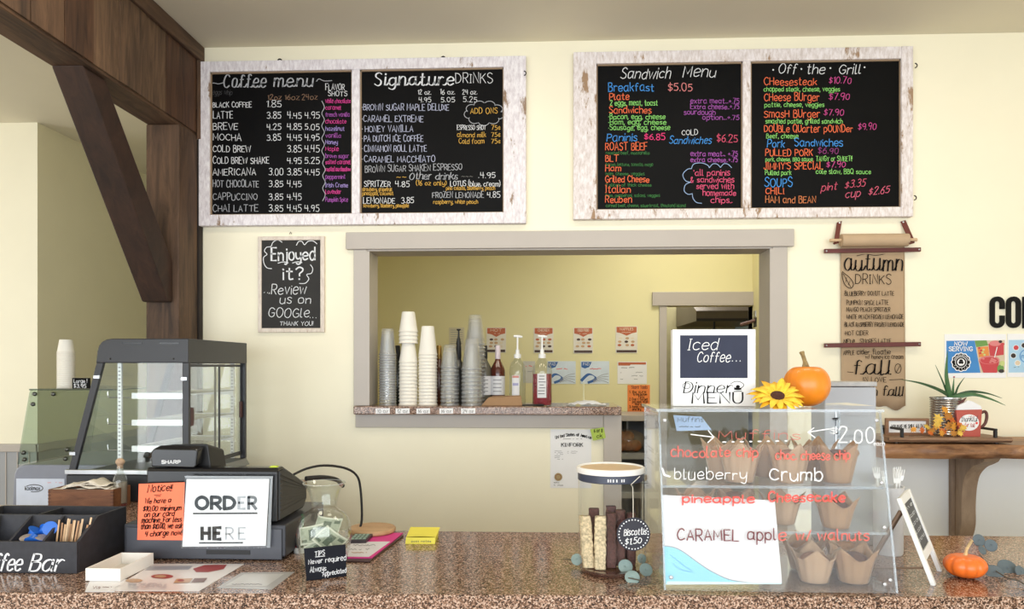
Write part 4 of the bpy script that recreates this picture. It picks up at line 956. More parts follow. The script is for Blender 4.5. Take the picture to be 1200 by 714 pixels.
def cups():
    y = 4.27; s = 867/y
    zt = lambda py: WZ(py, y)
    zb = ZS+0.0005
    R = lambda px: px/2/s
    k = cup_proto('paper_cup', 'white paper cup', 'cup', R(21.4), R(15), 24/s, M_cup, M_cuprim); k2 = cup_proto('paper_cup', 'white paper cup', 'cup', R(21.4), R(14.4), 34/s, M_cup, M_cuprim)
    x = WX(478.6, y)
    low = levels(zt(400), zb, 25/s, 4.0/s); up = levels(zt(364), low[0]+22.5/s, 25/s, 4.2/s)
    stack(k, True, x, y, up+low, 'white paper cup', 'the taller white stack on the granite ledge', 'small white cups in the taller stack')
    stack(k2, True, WX(501.4, y), y, levels(zt(382), zb, 34/s, 3.9/s), 'white paper cup', 'the shorter white stack on the granite ledge', 'larger white cups in the shorter stack')
    c = cup_proto('plastic_cup', 'clear plastic cup', 'cup', R(19.5), R(14), 31/s, M_pet, M_petrim)
    stack(c, True, WX(454.4, y), y, levels(zt(385), zb, 31/s, 3.0/s), 'clear cup', 'the clear stack nearest the end casing', 'clear cups nearest the end casing')
    c2 = cup_proto('plastic_cup', 'clear plastic cup', 'cup', R(21), R(14), 27/s, M_pet, M_petrim)
    lo = levels(zt(431), zb, 43/s, 5.0/s)
    stack(c2, True, WX(527, y), y, levels(zt(404), zb, 27/s, 4.0/s), 'clear cup', 'the short clear stack after the white ones', 'clear cups in the short stack')
    c3 = cup_proto('plastic_cup', 'clear plastic cup', 'cup', R(24), R(15), 36/s, M_pet, M_petrim)
    stack(c3, True, WX(553, y), y-0.01, levels(zt(397), zb, 36/s, 4.4/s), 'clear cup', 'the wide clear stack before the brown wedge', 'clear cups in the wide stack')
    y2 = y+0.125
    stack(c3, False, WX(557, y2), y2, levels(WZ(369, y2), zb, 36/s, 4.4/s), 'clear cup', 'the tallest clear stack behind the wide one', 'clear cups in the tallest stack')
cups()

# ------------------------------------------------------------------ bottles and odds on the granite ledge
M_bottle = clear('bottle_glass', (240, 242, 238), body=0.06, ior=1.5)
M_label = plain('bottle_label', (222, 222, 224), 0.6, var=0.03)
def label_wrap(b, c, r, z0, z1, a0, a1, m, n=14):
    b.grid([[(c.x+r*math.cos(a0+(a1-a0)*i/n), c.y+r*math.sin(a0+(a1-a0)*i/n), c.z+z) for i in range(n+1)] for z in (z0, z1)], m)
def pump(t, c, z0, ztop, m, right=1):
    b = MB(); b.lathe([(0.0, z0), (0.021, z0), (0.021, z0+0.022), (0.012, z0+0.026), (0.011, z0+0.05), (0.0, z0+0.05)], c, m, 18); b.build('pump_collar', t, smooth=True)
    b = MB(); b.tube([c+Vector((0, 0, z0+0.03)), c+Vector((0, 0, ztop))], 0.0055, m, 10); b.tube([c+Vector((0.028, -0.004, ztop-0.004)), c+Vector((0.01, 0, ztop)), c+Vector((-0.022, 0.004, ztop+0.002))], [0.006, 0.009, 0.007], m, 10); b.build('pump_stem', t, smooth=True)
def bottles():
    y = 4.33; s = 867/y; z = lambda py: WZ(py, y)-ZS
    # clear pump bottle
    c = Vector((WX(606.5, y), y, ZS+0.0005)); r = 9.6/s
    t = thing('pump_bottle', 'nearly empty clear pump bottle with a white pump on the ledge', 'bottle', c)
    b = MB(); b.lathe([(r*0.9, 0), (r, 0.008), (r, z(436)), (r*0.9, z(428)), (r*0.5, z(422)), (0.02, z(420))], c, M_bottle, 28, cap0=True); b.build('bottle_body', t, smooth=True)
    b = MB(); label_wrap(b, c, r+0.0008, z(465), z(440), -PI*0.72, -PI*0.42, M_label); b.build('label', t, smooth=True)
    b = MB(); label_wrap(b, c, r+0.0012, z(443), z(440.5), -PI*0.70, -PI*0.44, plain('label_rose', (206, 140, 130), 0.6)); label_wrap(b, c, r+0.0012, z(452), z(449), -PI*0.68, -PI*0.46, plain('label_lilac', (160, 160, 196), 0.6)); b.build('label_print', t)
    pump(t, c, z(420), z(394.5), M_white)
    # red pump bottle
    y2 = 4.22; s2 = 867/y2; z = lambda py: WZ(py, y2)-ZS
    c = Vector((WX(635.3, y2), y2, ZS+0.0005)); r = 11.4/s2
    t = thing('pump_bottle', 'pump bottle filled with dark red syrup on the ledge', 'bottle', c)
    b = MB(); b.lathe([(r*0.93, 0), (r, 0.008), (r, z(436)), (r*0.93, z(430)), (r*0.5, z(423)), (0.02, z(420))], c, M_bottle, 28, cap0=True); b.build('bottle_body', t, smooth=True)
    red = plain('red_syrup', (150, 12, 40), 0.15, var=0.25, scale=40, coat=0.3)
    b = MB(); b.lathe([(r*0.9, 0.004), (r*0.965, 0.012), (r*0.965, z(438.4)), (0.001, z(438.4))], c, red, 28, cap0=True); b.build('syrup', t, smooth=True)
    b = MB(); label_wrap(b, c, r+0.0008, z(466), z(438), -PI*0.66, -PI*0.36, M_label); b.build('label', t, smooth=True)
    b = MB(); rr = random.Random(3)
    for i in range(7): label_wrap(b, c, r+0.0013, z(440.5+i*3.4)-0.004, z(440.5+i*3.4), -PI*rr.uniform(0.58, 0.64), -PI*rr.uniform(0.38, 0.46), INK_GREY if i else INK_K)
    b.build('label_print', t)
    pump(t, c, z(420), z(394.5), M_white)
    # amber syrup bottle
    y = 4.42; s = 867/y; z = lambda py: WZ(py, y)-ZS
    def syrup(px, name, label, body, capm, lab=True, k=1.0):
        c = Vector((WX(px, y), y, ZS+0.0005)); r = 8.4/s*k
        t = thing(name, label, 'bottle', c)
        b = MB(); b.lathe([(r*0.92, 0), (r, 0.006), (r, z(434)), (r*0.86, z(430)), (r*0.42, z(423)), (r*0.30, z(419)), (r*0.28, z(409))], c, body, 26, cap0=True, cap1=True); b.build('bottle_body', t, smooth=True)
        b = MB(); b.lathe([(r*0.36, z(421)), (r*0.4, z(419.5)), (r*0.36, z(406)), (r*0.3, z(405))], c, capm, 20, cap0=True, cap1=True); b.build('cap', t, smooth=True)
        if lab:
            b = MB(); label_wrap(b, c, r+0.0008, z(463), z(441), -PI*0.95, -PI*0.05, M_label); b.build('label', t, smooth=True)
            b = MB()
            for i in range(4): label_wrap(b, c, r+0.0013, z(446+i*4.4), z(445+i*4.4), -PI*0.7, -PI*0.32, INK_PALE)
            b.build('label_print', t)
        return t, c
    amber = plain('amber_syrup_glass', (84, 34, 22), 0.12, var=0.2, coat=0.4)
    syrup(583.4, 'syrup_bottle', 'amber syrup bottle with white cap and label on the ledge', amber, plain('pinkish_cap', (214, 200, 204), 0.4))
    t, c = syrup(568, 'syrup_bottle', 'dark labelled bottle half hidden behind the wide clear cup stack', plain('grey_green_glass', (96, 92, 80), 0.15), M_black)
    t, c = syrup(514.5, 'syrup_bottle', 'brown bottle with a gold cap between the white and clear cups', plain('brown_syrup_glass', (86, 42, 24), 0.15), plain('gold_cap', (150, 120, 62), 0.3, metal=0.7), False)
    t, c = syrup(537.5, 'syrup_bottle', 'dark bottle with a black pourer behind the clear cup stacks', plain('smoky_bottle_glass', (52, 50, 46), 0.15), M_black, False)
    b = MB(); b.lathe([(0.010, z(408)), (0.016, z(403)), (0.010, z(397)), (0.006, z(395)), (0.005, z(388)), (0.013, z(387)), (0.012, z(385.5))], c, M_black, 16, cap0=True, cap1=True); b.build('pourer', t, smooth=True)
    t, c = syrup(466, 'syrup_bottle', 'green black bottle behind the first white cup stack', plain('bottle_green_black', (36, 42, 34), 0.15), M_black, False)
    # brown cardboard wedge and the black scoop and paper beside it
    y = 4.19; z = lambda py: WZ(py, y)
    b = MB(); x0, x1 = WX(563.5, y), WX(612, y); y1 = 4.27
    b.hull8([(x0, y, ZS+0.0005), (x1, y, ZS+0.0005), (x1, y1, ZS+0.0005), (x0+0.03, y1, ZS+0.0005)], [(x0+0.04, y+0.01, z(466.5)), (x1-0.006, y+0.01, z(464.5)), (x1-0.012, y1, z(464)), (x0+0.06, y1, z(465))], plain('brown_card', (160, 126, 92), 0.8))
    t = b.build('cardboard_wedge', bevel=0.003); tag(t, 'brown cardboard wedge lying on the ledge before the amber bottle', 'box')
    y = 4.145
    t = thing('black_scoop', 'flat black scoop lying on the ledge in front of the red bottle', 'scoop', (WX(624, y), y, ZS))
    b = MB(); c = Vector((WX(633, y), y, ZS+0.008)); b.ellipsoid(c, 0.026, 0.014, 0.007, M_black, 16, 8); b.build('scoop_bowl', t, smooth=True)
    b = MB(); b.tube([c+Vector((-0.02, 0, 0)), c+Vector((-0.1, 0.004, -0.002))], 0.0045, M_black, 8); b.build('handle', t, smooth=True)
    t = thing('straw_bundle', 'crumpled white paper wrapper with a thin straw near the ledge end', 'straw', (WX(687, 4.25), 4.25, ZS))
    b = MB(); rows = []; rr = random.Random(8)
    for i in range(5):
        rows.append([(WX(664.5+45*j/11, 4.25), 4.2+i*0.028, ZS+0.003+(0.022*math.sin(PI*j/11)*math.sin(PI*(i+0.4)/4.8)+rr.uniform(0, 0.010))) for j in range(12)])
    b.fix = False; b.grid(rows, plain('wrapper_white', (222, 224, 228), 0.5)); o = b.build('wrapper', t, smooth=True); so = o.modifiers.new('thickness', 'SOLIDIFY'); so.thickness = 0.001
    b = MB(); x = WX(684.2, 4.26); b.tube([(x, 4.26, ZS+0.01), (x-0.001, 4.26, WZ(448, 4.26))], 0.0028, plain('pale_straw', (214, 212, 176), 0.5), 8); b.build('straw', t)
bottles()
# ------------------------------------------------------------------ black heated display case
def heated_case():
    Y0, Y1 = 3.2, 3.84; X = lambda px: WX(px, Y0); Z = lambda py: WZ(py, Y0, 150)
    zb = 0.9505
    frame = plain('charcoal_case_metal', (46, 47, 52), 0.42, var=0.05)
    t = thing('heated_display_case', 'black slant front glass display case in front of the timber post', 'display case', ((X(77)+X(221))/2, (Y0+Y1)/2, zb))
    b = MB(); b.box(X(77), X(221), Y0, Y1, zb, Z(557), frame); b.build('base', t, bevel=0.006)
    b = MB(); b.box(X(77)-0.003, X(216), Y0-0.004, Y0+0.02, Z(556.5), Z(551), M_steel); b.build('steel_sill', t, bevel=0.002)
    prof = [(113, 425.5), (114.5, 412), (116.5, 405), (120, 400.6), (125, 398), (131, 397), (221, 397), (221, 425.5)]
    b = MB(); b.extrude([(X(a), Y0-0.004, Z(c)) for a, c in prof], (0, Y1-Y0+0.008, 0), frame); roof = b.build('roof_hood', t, bevel=0.004)
    for a, c in ((144, 167), (187.5, 210.5)):
        b = MB(); b.box(X(a), X(c), Y0-0.006, Y0-0.0035, Z(403.6), Z(401.6), M_gloss_black); b.build('vent_slot', roof)
    b = MB(); 
    for q in (130, 204): b.ellipsoid((X(q), Y0-0.005, Z(420.6)), 0.004, 0.003, 0.004, M_gloss_black, 10, 6)
    b.build('screw_heads', roof)
    for yy in (Y0, Y1-0.02):
        b = MB(); b.extrude([(X(79), yy, Z(556)), (X(87), yy, Z(556)), (X(121), yy, Z(425)), (X(113), yy, Z(425))], (0, 0.02, 0), frame); b.build('slanting_post', t, bevel=0.003)
        b = MB(); b.box(X(213.5), X(221), yy, yy+0.02, Z(557), Z(425), frame); b.build('corner_post', t, bevel=0.003)
    b = MB(); b.extrude([(X(86), Y0+0.008, Z(552)), (X(214), Y0+0.008, Z(552)), (X(214), Y0+0.008, Z(425)), (X(119), Y0+0.008, Z(425))], (0, 0.004, 0), M_glass); b.build('side_glass', t)
    b = MB(); b.extrude([(X(86), Y1-0.012, Z(552)), (X(214), Y1-0.012, Z(552)), (X(214), Y1-0.012, Z(425)), (X(119), Y1-0.012, Z(425))], (0, 0.004, 0), M_glass); b.build('side_glass', t)
    b = MB(); b.hull8([(X(82), Y0+0.02, Z(556)), (X(82), Y1-0.02, Z(556)), (X(116), Y1-0.02, Z(425)), (X(116), Y0+0.02, Z(425))], [(X(83), Y0+0.02, Z(556)), (X(83), Y1-0.02, Z(556)), (X(117), Y1-0.02, Z(425)), (X(117), Y0+0.02, Z(425))], M_glass); b.build('front_glass', t)
    for c, d in ((113.5, 442), (216, 444), (85.5, 532)):
        b = MB(); b.box(X(c-3.4), X(c+3.4), Y0-0.006, Y0+0.004, Z(d+2), Z(d-2), M_steel); b.build('glass_clip', t, bevel=0.001)
    # sliding doors on the server's side
    xr = X(221)
    ym = (Y0+Y1)/2
    for i, (ya, yb, xo) in enumerate(((Y0+0.02, ym+0.015, 0.002), (ym-0.015, Y1-0.02, -0.010))):
        b = MB(); x0 = xr-0.008+xo; f = 0.012; z0, z1 = Z(552), Z(427)
        b.box(x0-0.006, x0, ya, ya+f, z0, z1, frame); b.box(x0-0.006, x0, yb-f, yb, z0, z1, frame); b.box(x0-0.006, x0, ya+f, yb-f, z0, z0+0.02, frame); b.box(x0-0.006, x0, ya+f, yb-f, z1-0.012, z1, frame)
        d = b.build('sliding_door', t)
        b = MB(); b.box(x0-0.0045, x0-0.0015, ya+f, yb-f, z0+0.02, z1-0.012, M_glass); b.build('door_glass', d)
        b = MB(); hy = ya+0.002 if i == 0 else yb-0.034; b.box(x0-0.001, x0+0.006, hy, hy+0.032, Z(500), Z(478), plain('dark_red_handle', (70, 26, 30), 0.4)); b.build('handle', d, bevel=0.002)
    b = MB(); b.extrude([(xr, Y0+0.005, Z(557)), (xr, Y1-0.005, Z(557)), (xr+0.018, Y1-0.005, Z(566)), (xr+0.018, Y0+0.005, Z(566))], (-0.01, 0, 0), plain('grey_door_track', (120, 122, 122), 0.35, metal=0.5)); b.build('door_track', t, bevel=0.002)
    b = MB(); b.box(xr-0.001, xr+0.002, Y0+0.20, Y1-0.06, Z(586), Z(571), plain('blue_rating_label', (66, 128, 196), 0.5)); b.build('blue_label', t)
    # shelves on slotted uprights
    lamp = plain('white_shelf_rail', (240, 242, 244), 0.35); wire = plain('shelf_wire', (200, 202, 204), 0.25, metal=0.9)
    for py, pl_ in ((464.6, 147), (496.6, 147), (527.6, 147)):
        z = Z(py); b = MB(); b.box(X(pl_), X(210), Y0+0.05, Y0+0.062, z-0.013, z+0.013, lamp); b.box(X(pl_), X(210), Y1-0.072, Y1-0.06, z-0.013, z+0.013, lamp)
        b.box(X(pl_), X(pl_)+0.008, Y0+0.062, Y1-0.072, z-0.012, z+0.008, lamp); sh = b.build('shelf', t)
        b = MB()
        for k in range(13): b.tube([(X(pl_)-0.0+(X(210)-X(pl_))*k/12, Y0+0.06, z+0.009), (X(pl_)+(X(210)-X(pl_))*k/12, Y1-0.07, z+0.009)], 0.0018, wire, 6)
        b.build('wire_rack', sh)
        b = MB(); yq = Y0+0.06; b.tube([(X(148), yq, z-0.008), (X(118), yq, z-0.008), (X(117), yq, z+0.004), (X(117), yq, z+0.018)], 0.0022, wire, 6); b.build('shelf_bracket', sh)
    slot = plain('slot_dark', (150, 152, 156), 0.5)
    for (px, yy) in ((140, Y0+0.03), (140, Y1-0.04), (206, Y1-0.05)):
        b = MB(); x = WX(px, yy) if px == 140 else X(px); b.box(x-0.009, x+0.009, yy, yy+0.012, Z(556), Z(425), lamp)
        for k in range(28): 
            zz = Z(553)+k*(Z(427)-Z(553))/28; b.box(x-0.005, x+0.005, yy-0.0008, yy+0.001, zz, zz+0.005, slot)
        b.build('slotted_upright', t)
heated_case()

# ------------------------------------------------------------------ refrigerated case standing on the floor behind the counter's leg
def floor_case():
    Y0, Y1 = 3.96, 4.62; X = lambda px: WX(px, Y0); Z = lambda py: WZ(py, Y0, 60)
    body = plain('grey_blue_case_panel', (138, 142, 156), 0.4, var=0.04)
    t = thing('refrigerated_case', 'grey glass topped refrigerated case standing beyond the wooden napkin box', 'display case', (X(70), Y0, 0))
    b = MB(); prof = [(13, 700), (14, 590), (16, 556), (19, 549), (26, 545.5), (34, 545), (136, 545), (136, 700)]
    b.extrude([(X(a), Y0, max(0.0, Z(c)) if c < 650 else 0.0) for a, c in prof], (0, Y1-Y0, 0), body); b.build('body', t, bevel=0.01)
    for yy in (Y0+0.01, Y1-0.014):
        b = MB(); b.extrude([(X(20), yy, Z(545)), (X(136), yy, Z(545)), (X(136), yy, Z(457.6)), (X(35), yy, Z(457.6))], (0, 0.005, 0), clear('green_tinted_glass', (246, 250, 246), ior=1.4)); b.build('end_glass', t)
    b = MB(); b.hull8([(X(19), Y0+0.006, Z(545)), (X(19), Y1, Z(545)), (X(34), Y1, Z(457.6)), (X(34), Y0+0.006, Z(457.6))], [(X(20), Y0+0.006, Z(545)), (X(20), Y1, Z(545)), (X(35), Y1, Z(457.6)), (X(35), Y0+0.006, Z(457.6))], clear('dark_edged_glass', (226, 234, 230), ior=1.4)); b.build('front_glass', t)
    b = MB(); b.box(X(34), X(136), Y0, Y1, Z(457.6), Z(456.0), clear('glass_top_edge', (200, 214, 210), body=0.3, bodycol=(70, 86, 84))); b.build('top_glass', t)
    b = MB()
    for a, c in ((40, 462), (62, 462), (38, 474), (27, 531), (28, 539), (78, 527), (76, 538), (83, 531)): 
        b.ellipsoid((X(a), Y0+0.004, Z(c)), 0.014, 0.010, 0.012, plain('glass_clamp', (96, 98, 94), 0.3, metal=0.9), 10, 6)
    b.build('glass_clamps', t, smooth=True)
    b = MB(); a, c = W(19, 606, Y0-0.004), W(75.5, 561.5, Y0-0.004); b.box(a.x, c.x, Y0-0.004, Y0-0.001, a.z, c.z, plain('pale_notice_sheet', (214, 222, 240), 0.5)); p = b.build('notice_sheet', t)
    b = Ink(wallplane(Y0-0.004), 0.001); b.ring(40, 572.4, 10.4, 4.2, 0.9, INK_GREY, a0=-2.6, a1=1.9); b.text('koolmax', 29.5, 47, 574.6, 4.6, INK_K, 0.8, jit=0.02)
    for i in range(3): b.squiggle(56, 74, 566+i*0.0, 0.5, INK_RED, 0.4) if i == 0 else None
    b.build('print', p)
    y = Y0+0.16; s = 867/y; c = cup_proto('paper_cup', 'white paper cup', 'cup', 9.3/s, 7.2/s, 16/s, M_cup, M_cuprim); zt = WZ(400, y, 77); zb = Z(456.0)+0.0006
    stack(c, True, WX(77.5, y), y, levels(zt, zb, 14/s, 2.35/s), 'white paper cup', 'the stack on the glass topped case', 'white cups stacked on the glass topped case')
    t = thing('price_sign', 'tiny black chalk price sign beside the cup stack on the glass case', 'sign', (WX(95, Y0+0.05), Y0+0.05, zb))
    y = Y0+0.05; b = MB(); a, d = W(84.6, 456, y), W(104.6, 443.2, y); b.box(a.x, d.x, y, y+0.012, zb, d.z, M_slate); o = b.build('chalkboard', t, bevel=0.001)
    b = Ink(wallplane(y), 0.0008); b.text('Large !', 86.6, 102, 448.6, 4, CH_W, 0.75); b.text('$3.95', 86.6, 101, 454.8, 4.6, CH_W, 0.9); b.build('lettering', o)
floor_case()

# ------------------------------------------------------------------ condiment organiser on the counter's end
def organiser():
    Y0, Y1 = 2.085, 2.34; zb = 0.9505; X = lambda px: WX(px, Y0); x1 = X(90); w = 0.10; n = 4; x0 = x1-n*w-0.012
    blk = plain('black_painted_wood', (46, 46, 52), 0.6, var=0.2, scale=40)
    t = thing('condiment_organizer', 'black wooden coffee bar organizer box with slanted compartments on the counter', 'organizer', ((x0+x1)/2, Y0, zb))
    zf = 1.042; zk = 1.098; ym = Y0+0.105
    b = MB(); b.box(x0, x1, Y0, Y0+0.010, zb, zf, blk); fp = b.build('front_panel', t, bevel=0.0015)
    side = [(Y0+0.010, zb), (Y0+0.010, zf), (ym, zk), (Y1, zk), (Y1, zb)]
    for xx in (x0, x1-0.009):
        b = MB(); b.extrude([(xx, y, z) for y, z in side], (0.009, 0, 0), blk); b.build('side_panel', t, bevel=0.0012)
    b = MB(); b.box(x0+0.009, x1-0.009, Y1-0.009, Y1, zb, zk, blk); b.build('back_panel', t)
    b = MB(); b.box(x0+0.009, x1-0.009, Y0+0.010, Y1-0.009, zb, zb+0.008, blk); b.build('bottom', t)
    b = MB(); b.hull8([(x0+0.009, ym-0.012, zb+0.008), (x1-0.009, ym-0.012, zb+0.008), (x1-0.009, ym+0.004, zk), (x0+0.009, ym+0.004, zk)], [(x0+0.009, ym-0.004, zb+0.008), (x1-0.009, ym-0.004, zb+0.008), (x1-0.009, ym+0.012, zk), (x0+0.009, ym+0.012, zk)], blk); b.build('middle_panel', t)
    for k in range(1, n):
        xx = x1-0.009-k*w; dv = [(Y0+0.010, zb+0.008), (Y0+0.010, zf-0.002), (ym-0.002, zk-0.002), (ym-0.012, zb+0.008)]
        b = MB(); b.extrude([(xx-0.0035, y, z) for y, z in dv], (0.007, 0, 0), blk); b.build('divider', t)
        if k == 2:
            b = MB(); b.box(xx-0.0035, xx+0.0035, ym+0.0125, Y1-0.009, zb+0.008, zk-0.004, blk); b.build('divider', t)
    b = MB(); xa = x1-0.009-2*w+0.0045; b.hull8([(xa, Y0+0.0105, zb+0.04), (xa+w-0.009, Y0+0.0105, zb+0.04), (xa+w-0.009, ym-0.013, zb+0.058), (xa, ym-0.013, zb+0.058)], [(xa, Y0+0.0105, zb+0.046), (xa+w-0.009, Y0+0.0105, zb+0.046), (xa+w-0.009, ym-0.013, zb+0.064), (xa, ym-0.013, zb+0.064)], blk); b.build('raised_floor', t)
    b = Ink(wallplane(Y0), 0.0007)
    b.text('Coffee', -28, 23.5, 669, 20, M_paper, 1.9, (0.35, 0.5, 1.2), slant=0.3, jit=0.0, gap=1.0); b.text('Bar', 34.5, 72, 669.4, 20, M_paper, 2.0, (0.35, 0.5, 1.25), slant=0.3, jit=0.0, gap=1.0)
    b.build('lettering', fp)
    # stirrers, each one a thing, fanned in the compartment nearest the box's end
    wd = [plain('stirrer_wood_%d' % i, c, 0.7, var=0.1) for i, c in enumerate(((206, 168, 128), (186, 144, 108), (222, 190, 154)))]
    rr = random.Random(12); xa = x1-0.009-w+0.008; hts = []
    for i in range(15):
        f = i/14; bx = xa+0.008+f*0.07; by = Y0+0.035+0.028*((i*7) % 5)/4
        lean = 0.006+0.03*f+rr.uniform(-0.006, 0.01)
        z0 = zb+0.010; top = Vector((bx+lean*0.55, by+0.012+rr.uniform(0, 0.012), zk-0.006+rr.uniform(-0.016, 0.012))); base = Vector((bx, by, z0))
        d = (top-base).normalized(); u = Vector((1, 0.35*rr.uniform(-1, 1), 0)); u = (u-d*u.dot(d)).normalized()*0.0026; v = d.cross(u).normalized()*0.0008
        b = MB(); b.hull8([base-u-v, base+u-v, base+u+v, base-u+v], [top-u-v, top+u-v, top+u+v, top-u+v], wd[i % 3]); o = b.build('stir_stick')
        tag(o, 'pale wooden stir stick, %s from the blue creamers in the coffee bar box' % (['nearest']+ORD[1:])[i], 'stir stick', 'wooden stir sticks in the organizer')
    # creamer pots in the next compartment
    bluep = plain('blue_creamer_pot', (36, 106, 206), 0.3, var=0.08); foil = plain('silver_foil_lid', (196, 184, 176), 0.3, metal=0.5, var=0.2, scale=60)
    xa = x1-0.009-2*w+0.004
    spots = [((0.026, 0.036, 0.012), (0.35, 0.0, 0.3)), ((0.068, 0.034, 0.012), (0.30, 0.1, 0.9)), ((0.020, 0.060, 0.030), (0.55, 0.2, 1.4)), ((0.050, 0.062, 0.036), (-1.0, 0.5, 0.2)), ((0.080, 0.064, 0.050), (1.25, 0.0, 0.3)), ((0.048, 0.034, 0.034), (2.3, 0.4, 0.4))]
    labs = ['blue creamer pot with silver foil lid at the front of the pile', 'blue creamer pot with silver foil lid beside the stir sticks', 'blue creamer pot half hidden at the divider end of the pile', 'blue creamer pot tipped on its side in the pile', 'blue creamer pot standing on edge highest by the stir sticks', 'blue creamer pot upside down on top of the pile']
    for ci, ((p, r), lab) in enumerate(zip(spots, labs)):
        t2 = thing('creamer_pot', lab, 'creamer', (xa+p[0], Y0+p[1]+0.012, zb+p[2]), 'blue creamer pots in the organizer'); t2.rotation_euler = (r[0], r[1], r[2]); t2.location.z += 0.062; L = Vector(t2.location)
        b = MB(); b.lathe([(0.012, 0), (0.0165, 0.019), (0.021, 0.0195), (0.021, 0.021)], L, bluep, 20, cap0=True); b.build('pot', t2, smooth=True)
        b = MB(); b.lathe([(0.0208, 0.0212), (0.0001, 0.0214)], L, foil if ci < 2 else bluep, 20); b.build('foil_lid', t2)
organiser()

def napkins():
    y = 3.02; y1 = 3.15; zb = 0.9505; x0, x1 = WX(56.5, y), WX(132.5, y); zt = WZ(574, y, 90)
    wd = wood('walnut_box_wood', (88, 52, 32), (146, 96, 62), (3, 14, 14), 0.5, 0.2)
    dk = plain('box_joint_dark', (96, 58, 38), 0.5, var=0.2)
    t = thing('napkin_box', 'brown wooden box with finger joints holding napkins behind the coffee bar box', 'box', ((x0+x1)/2, y, zb))
    b = MB(); b.box(x0, x1, y, y+0.008, zb, zt, wd)
    for k in range(6): b.box(x1-0.011, x1+0.0006, y-0.0006, y+0.0088, zb+(2*k)*(zt-zb)/12, zb+(2*k+1)*(zt-zb)/12, dk); b.box(x0-0.0006, x0+0.011, y-0.0006, y+0.0088, zb+(2*k)*(zt-zb)/12, zb+(2*k+1)*(zt-zb)/12, dk)
    b.build('front_board', t)
    b = MB(); b.box(x0, x1, y1-0.008, y1, zb, zt, wd); b.build('back_board', t)
    for xx in (x0, x1-0.008):
        b = MB(); b.box(xx, xx+0.008, y+0.009, y1-0.009, zb, zt, wd); b.build('end_board', t)
    b = MB(); b.box(x0+0.008, x1-0.008, y+0.009, y1-0.009, zb, zb+0.006, wd); b.build('bottom', t)
    nap = plain('napkin_cream', (236, 228, 214), 0.8, var=0.03); rr = random.Random(6)
    labs = ['lowest folded napkin lying across the wooden napkin box', 'second folded napkin from the bottom in the wooden box', 'third folded napkin from the bottom in the wooden box', 'fourth folded napkin in the wooden box, just under the top one', 'topmost crumpled napkin sticking up from the wooden box']
    for i in range(5):
        a0, a1 = x0+0.012+0.014*i*(i > 2), x1-0.012-0.006*i; b = MB(); rows = []
        for p in range(5):
            rows.append([(a0+(a1-a0)*q/14, y+0.012+(y1-y-0.026)*p/4, zt-0.012+0.0065*i+0.004*math.sin(q*0.9+i*2)+0.003*math.sin(p*2+q+i)+(0.016*math.exp(-((q-5-i*0.7)/3)**2) if i > 1 else 0)) for q in range(15)])
        b.fix = False; b.grid(rows, nap); o = b.build('napkin', smooth=True); so = o.modifiers.new('thickness', 'SOLIDIFY'); so.thickness = 0.0025
        tag(o, labs[i], 'napkin', 'napkins in the wooden box')
napkins()

def stopper_bottle():
    y = 3.10; c = Vector((WX(140.8, y), y, 0.9505)); s = 867/y; z = lambda py: WZ(py, y, 141)-0.9505
    t = thing('corked_bottle', 'small clear bottle with a round cork before the black display case', 'bottle', c)
    b = MB(); b.lathe([(0.026, 0), (0.0285, 0.004), (0.0285, z(563)), (0.024, z(558.5)), (0.013, z(554)), (0.0125, z(546))], c, M_bottle, 26, cap0=True); b.build('bottle_glass', t, smooth=True)
    b = MB(); b.lathe([(0.0262, 0.003), (0.0272, 0.006), (0.0272, z(590)), (0.0005, z(590))], c, plain('ruby_dregs', (124, 36, 34), 0.3), 24, cap0=True); b.build('red_liquid', t, smooth=True)
    b = MB(); b.lathe([(0.0262, z(589)), (0.0268, z(565)), (0.0005, z(565))], c, clear('milky_salt', body=0.55, bodycol=(214, 202, 190)), 24, cap0=True); b.build('bottle_contents', t, smooth=True)
    b = MB(); b.ellipsoid(c+Vector((0, 0, z(541.5))), 0.0185, 0.0185, 0.0165, plain('cork_ball', (190, 162, 136), 0.8, var=0.2, scale=80), 18, 10); b.lathe([(0.0115, z(549)), (0.0115, z(543))], c, MATS['cork_ball'], 14, cap0=True); b.build('cork_stopper', t, smooth=True)
stopper_bottle()

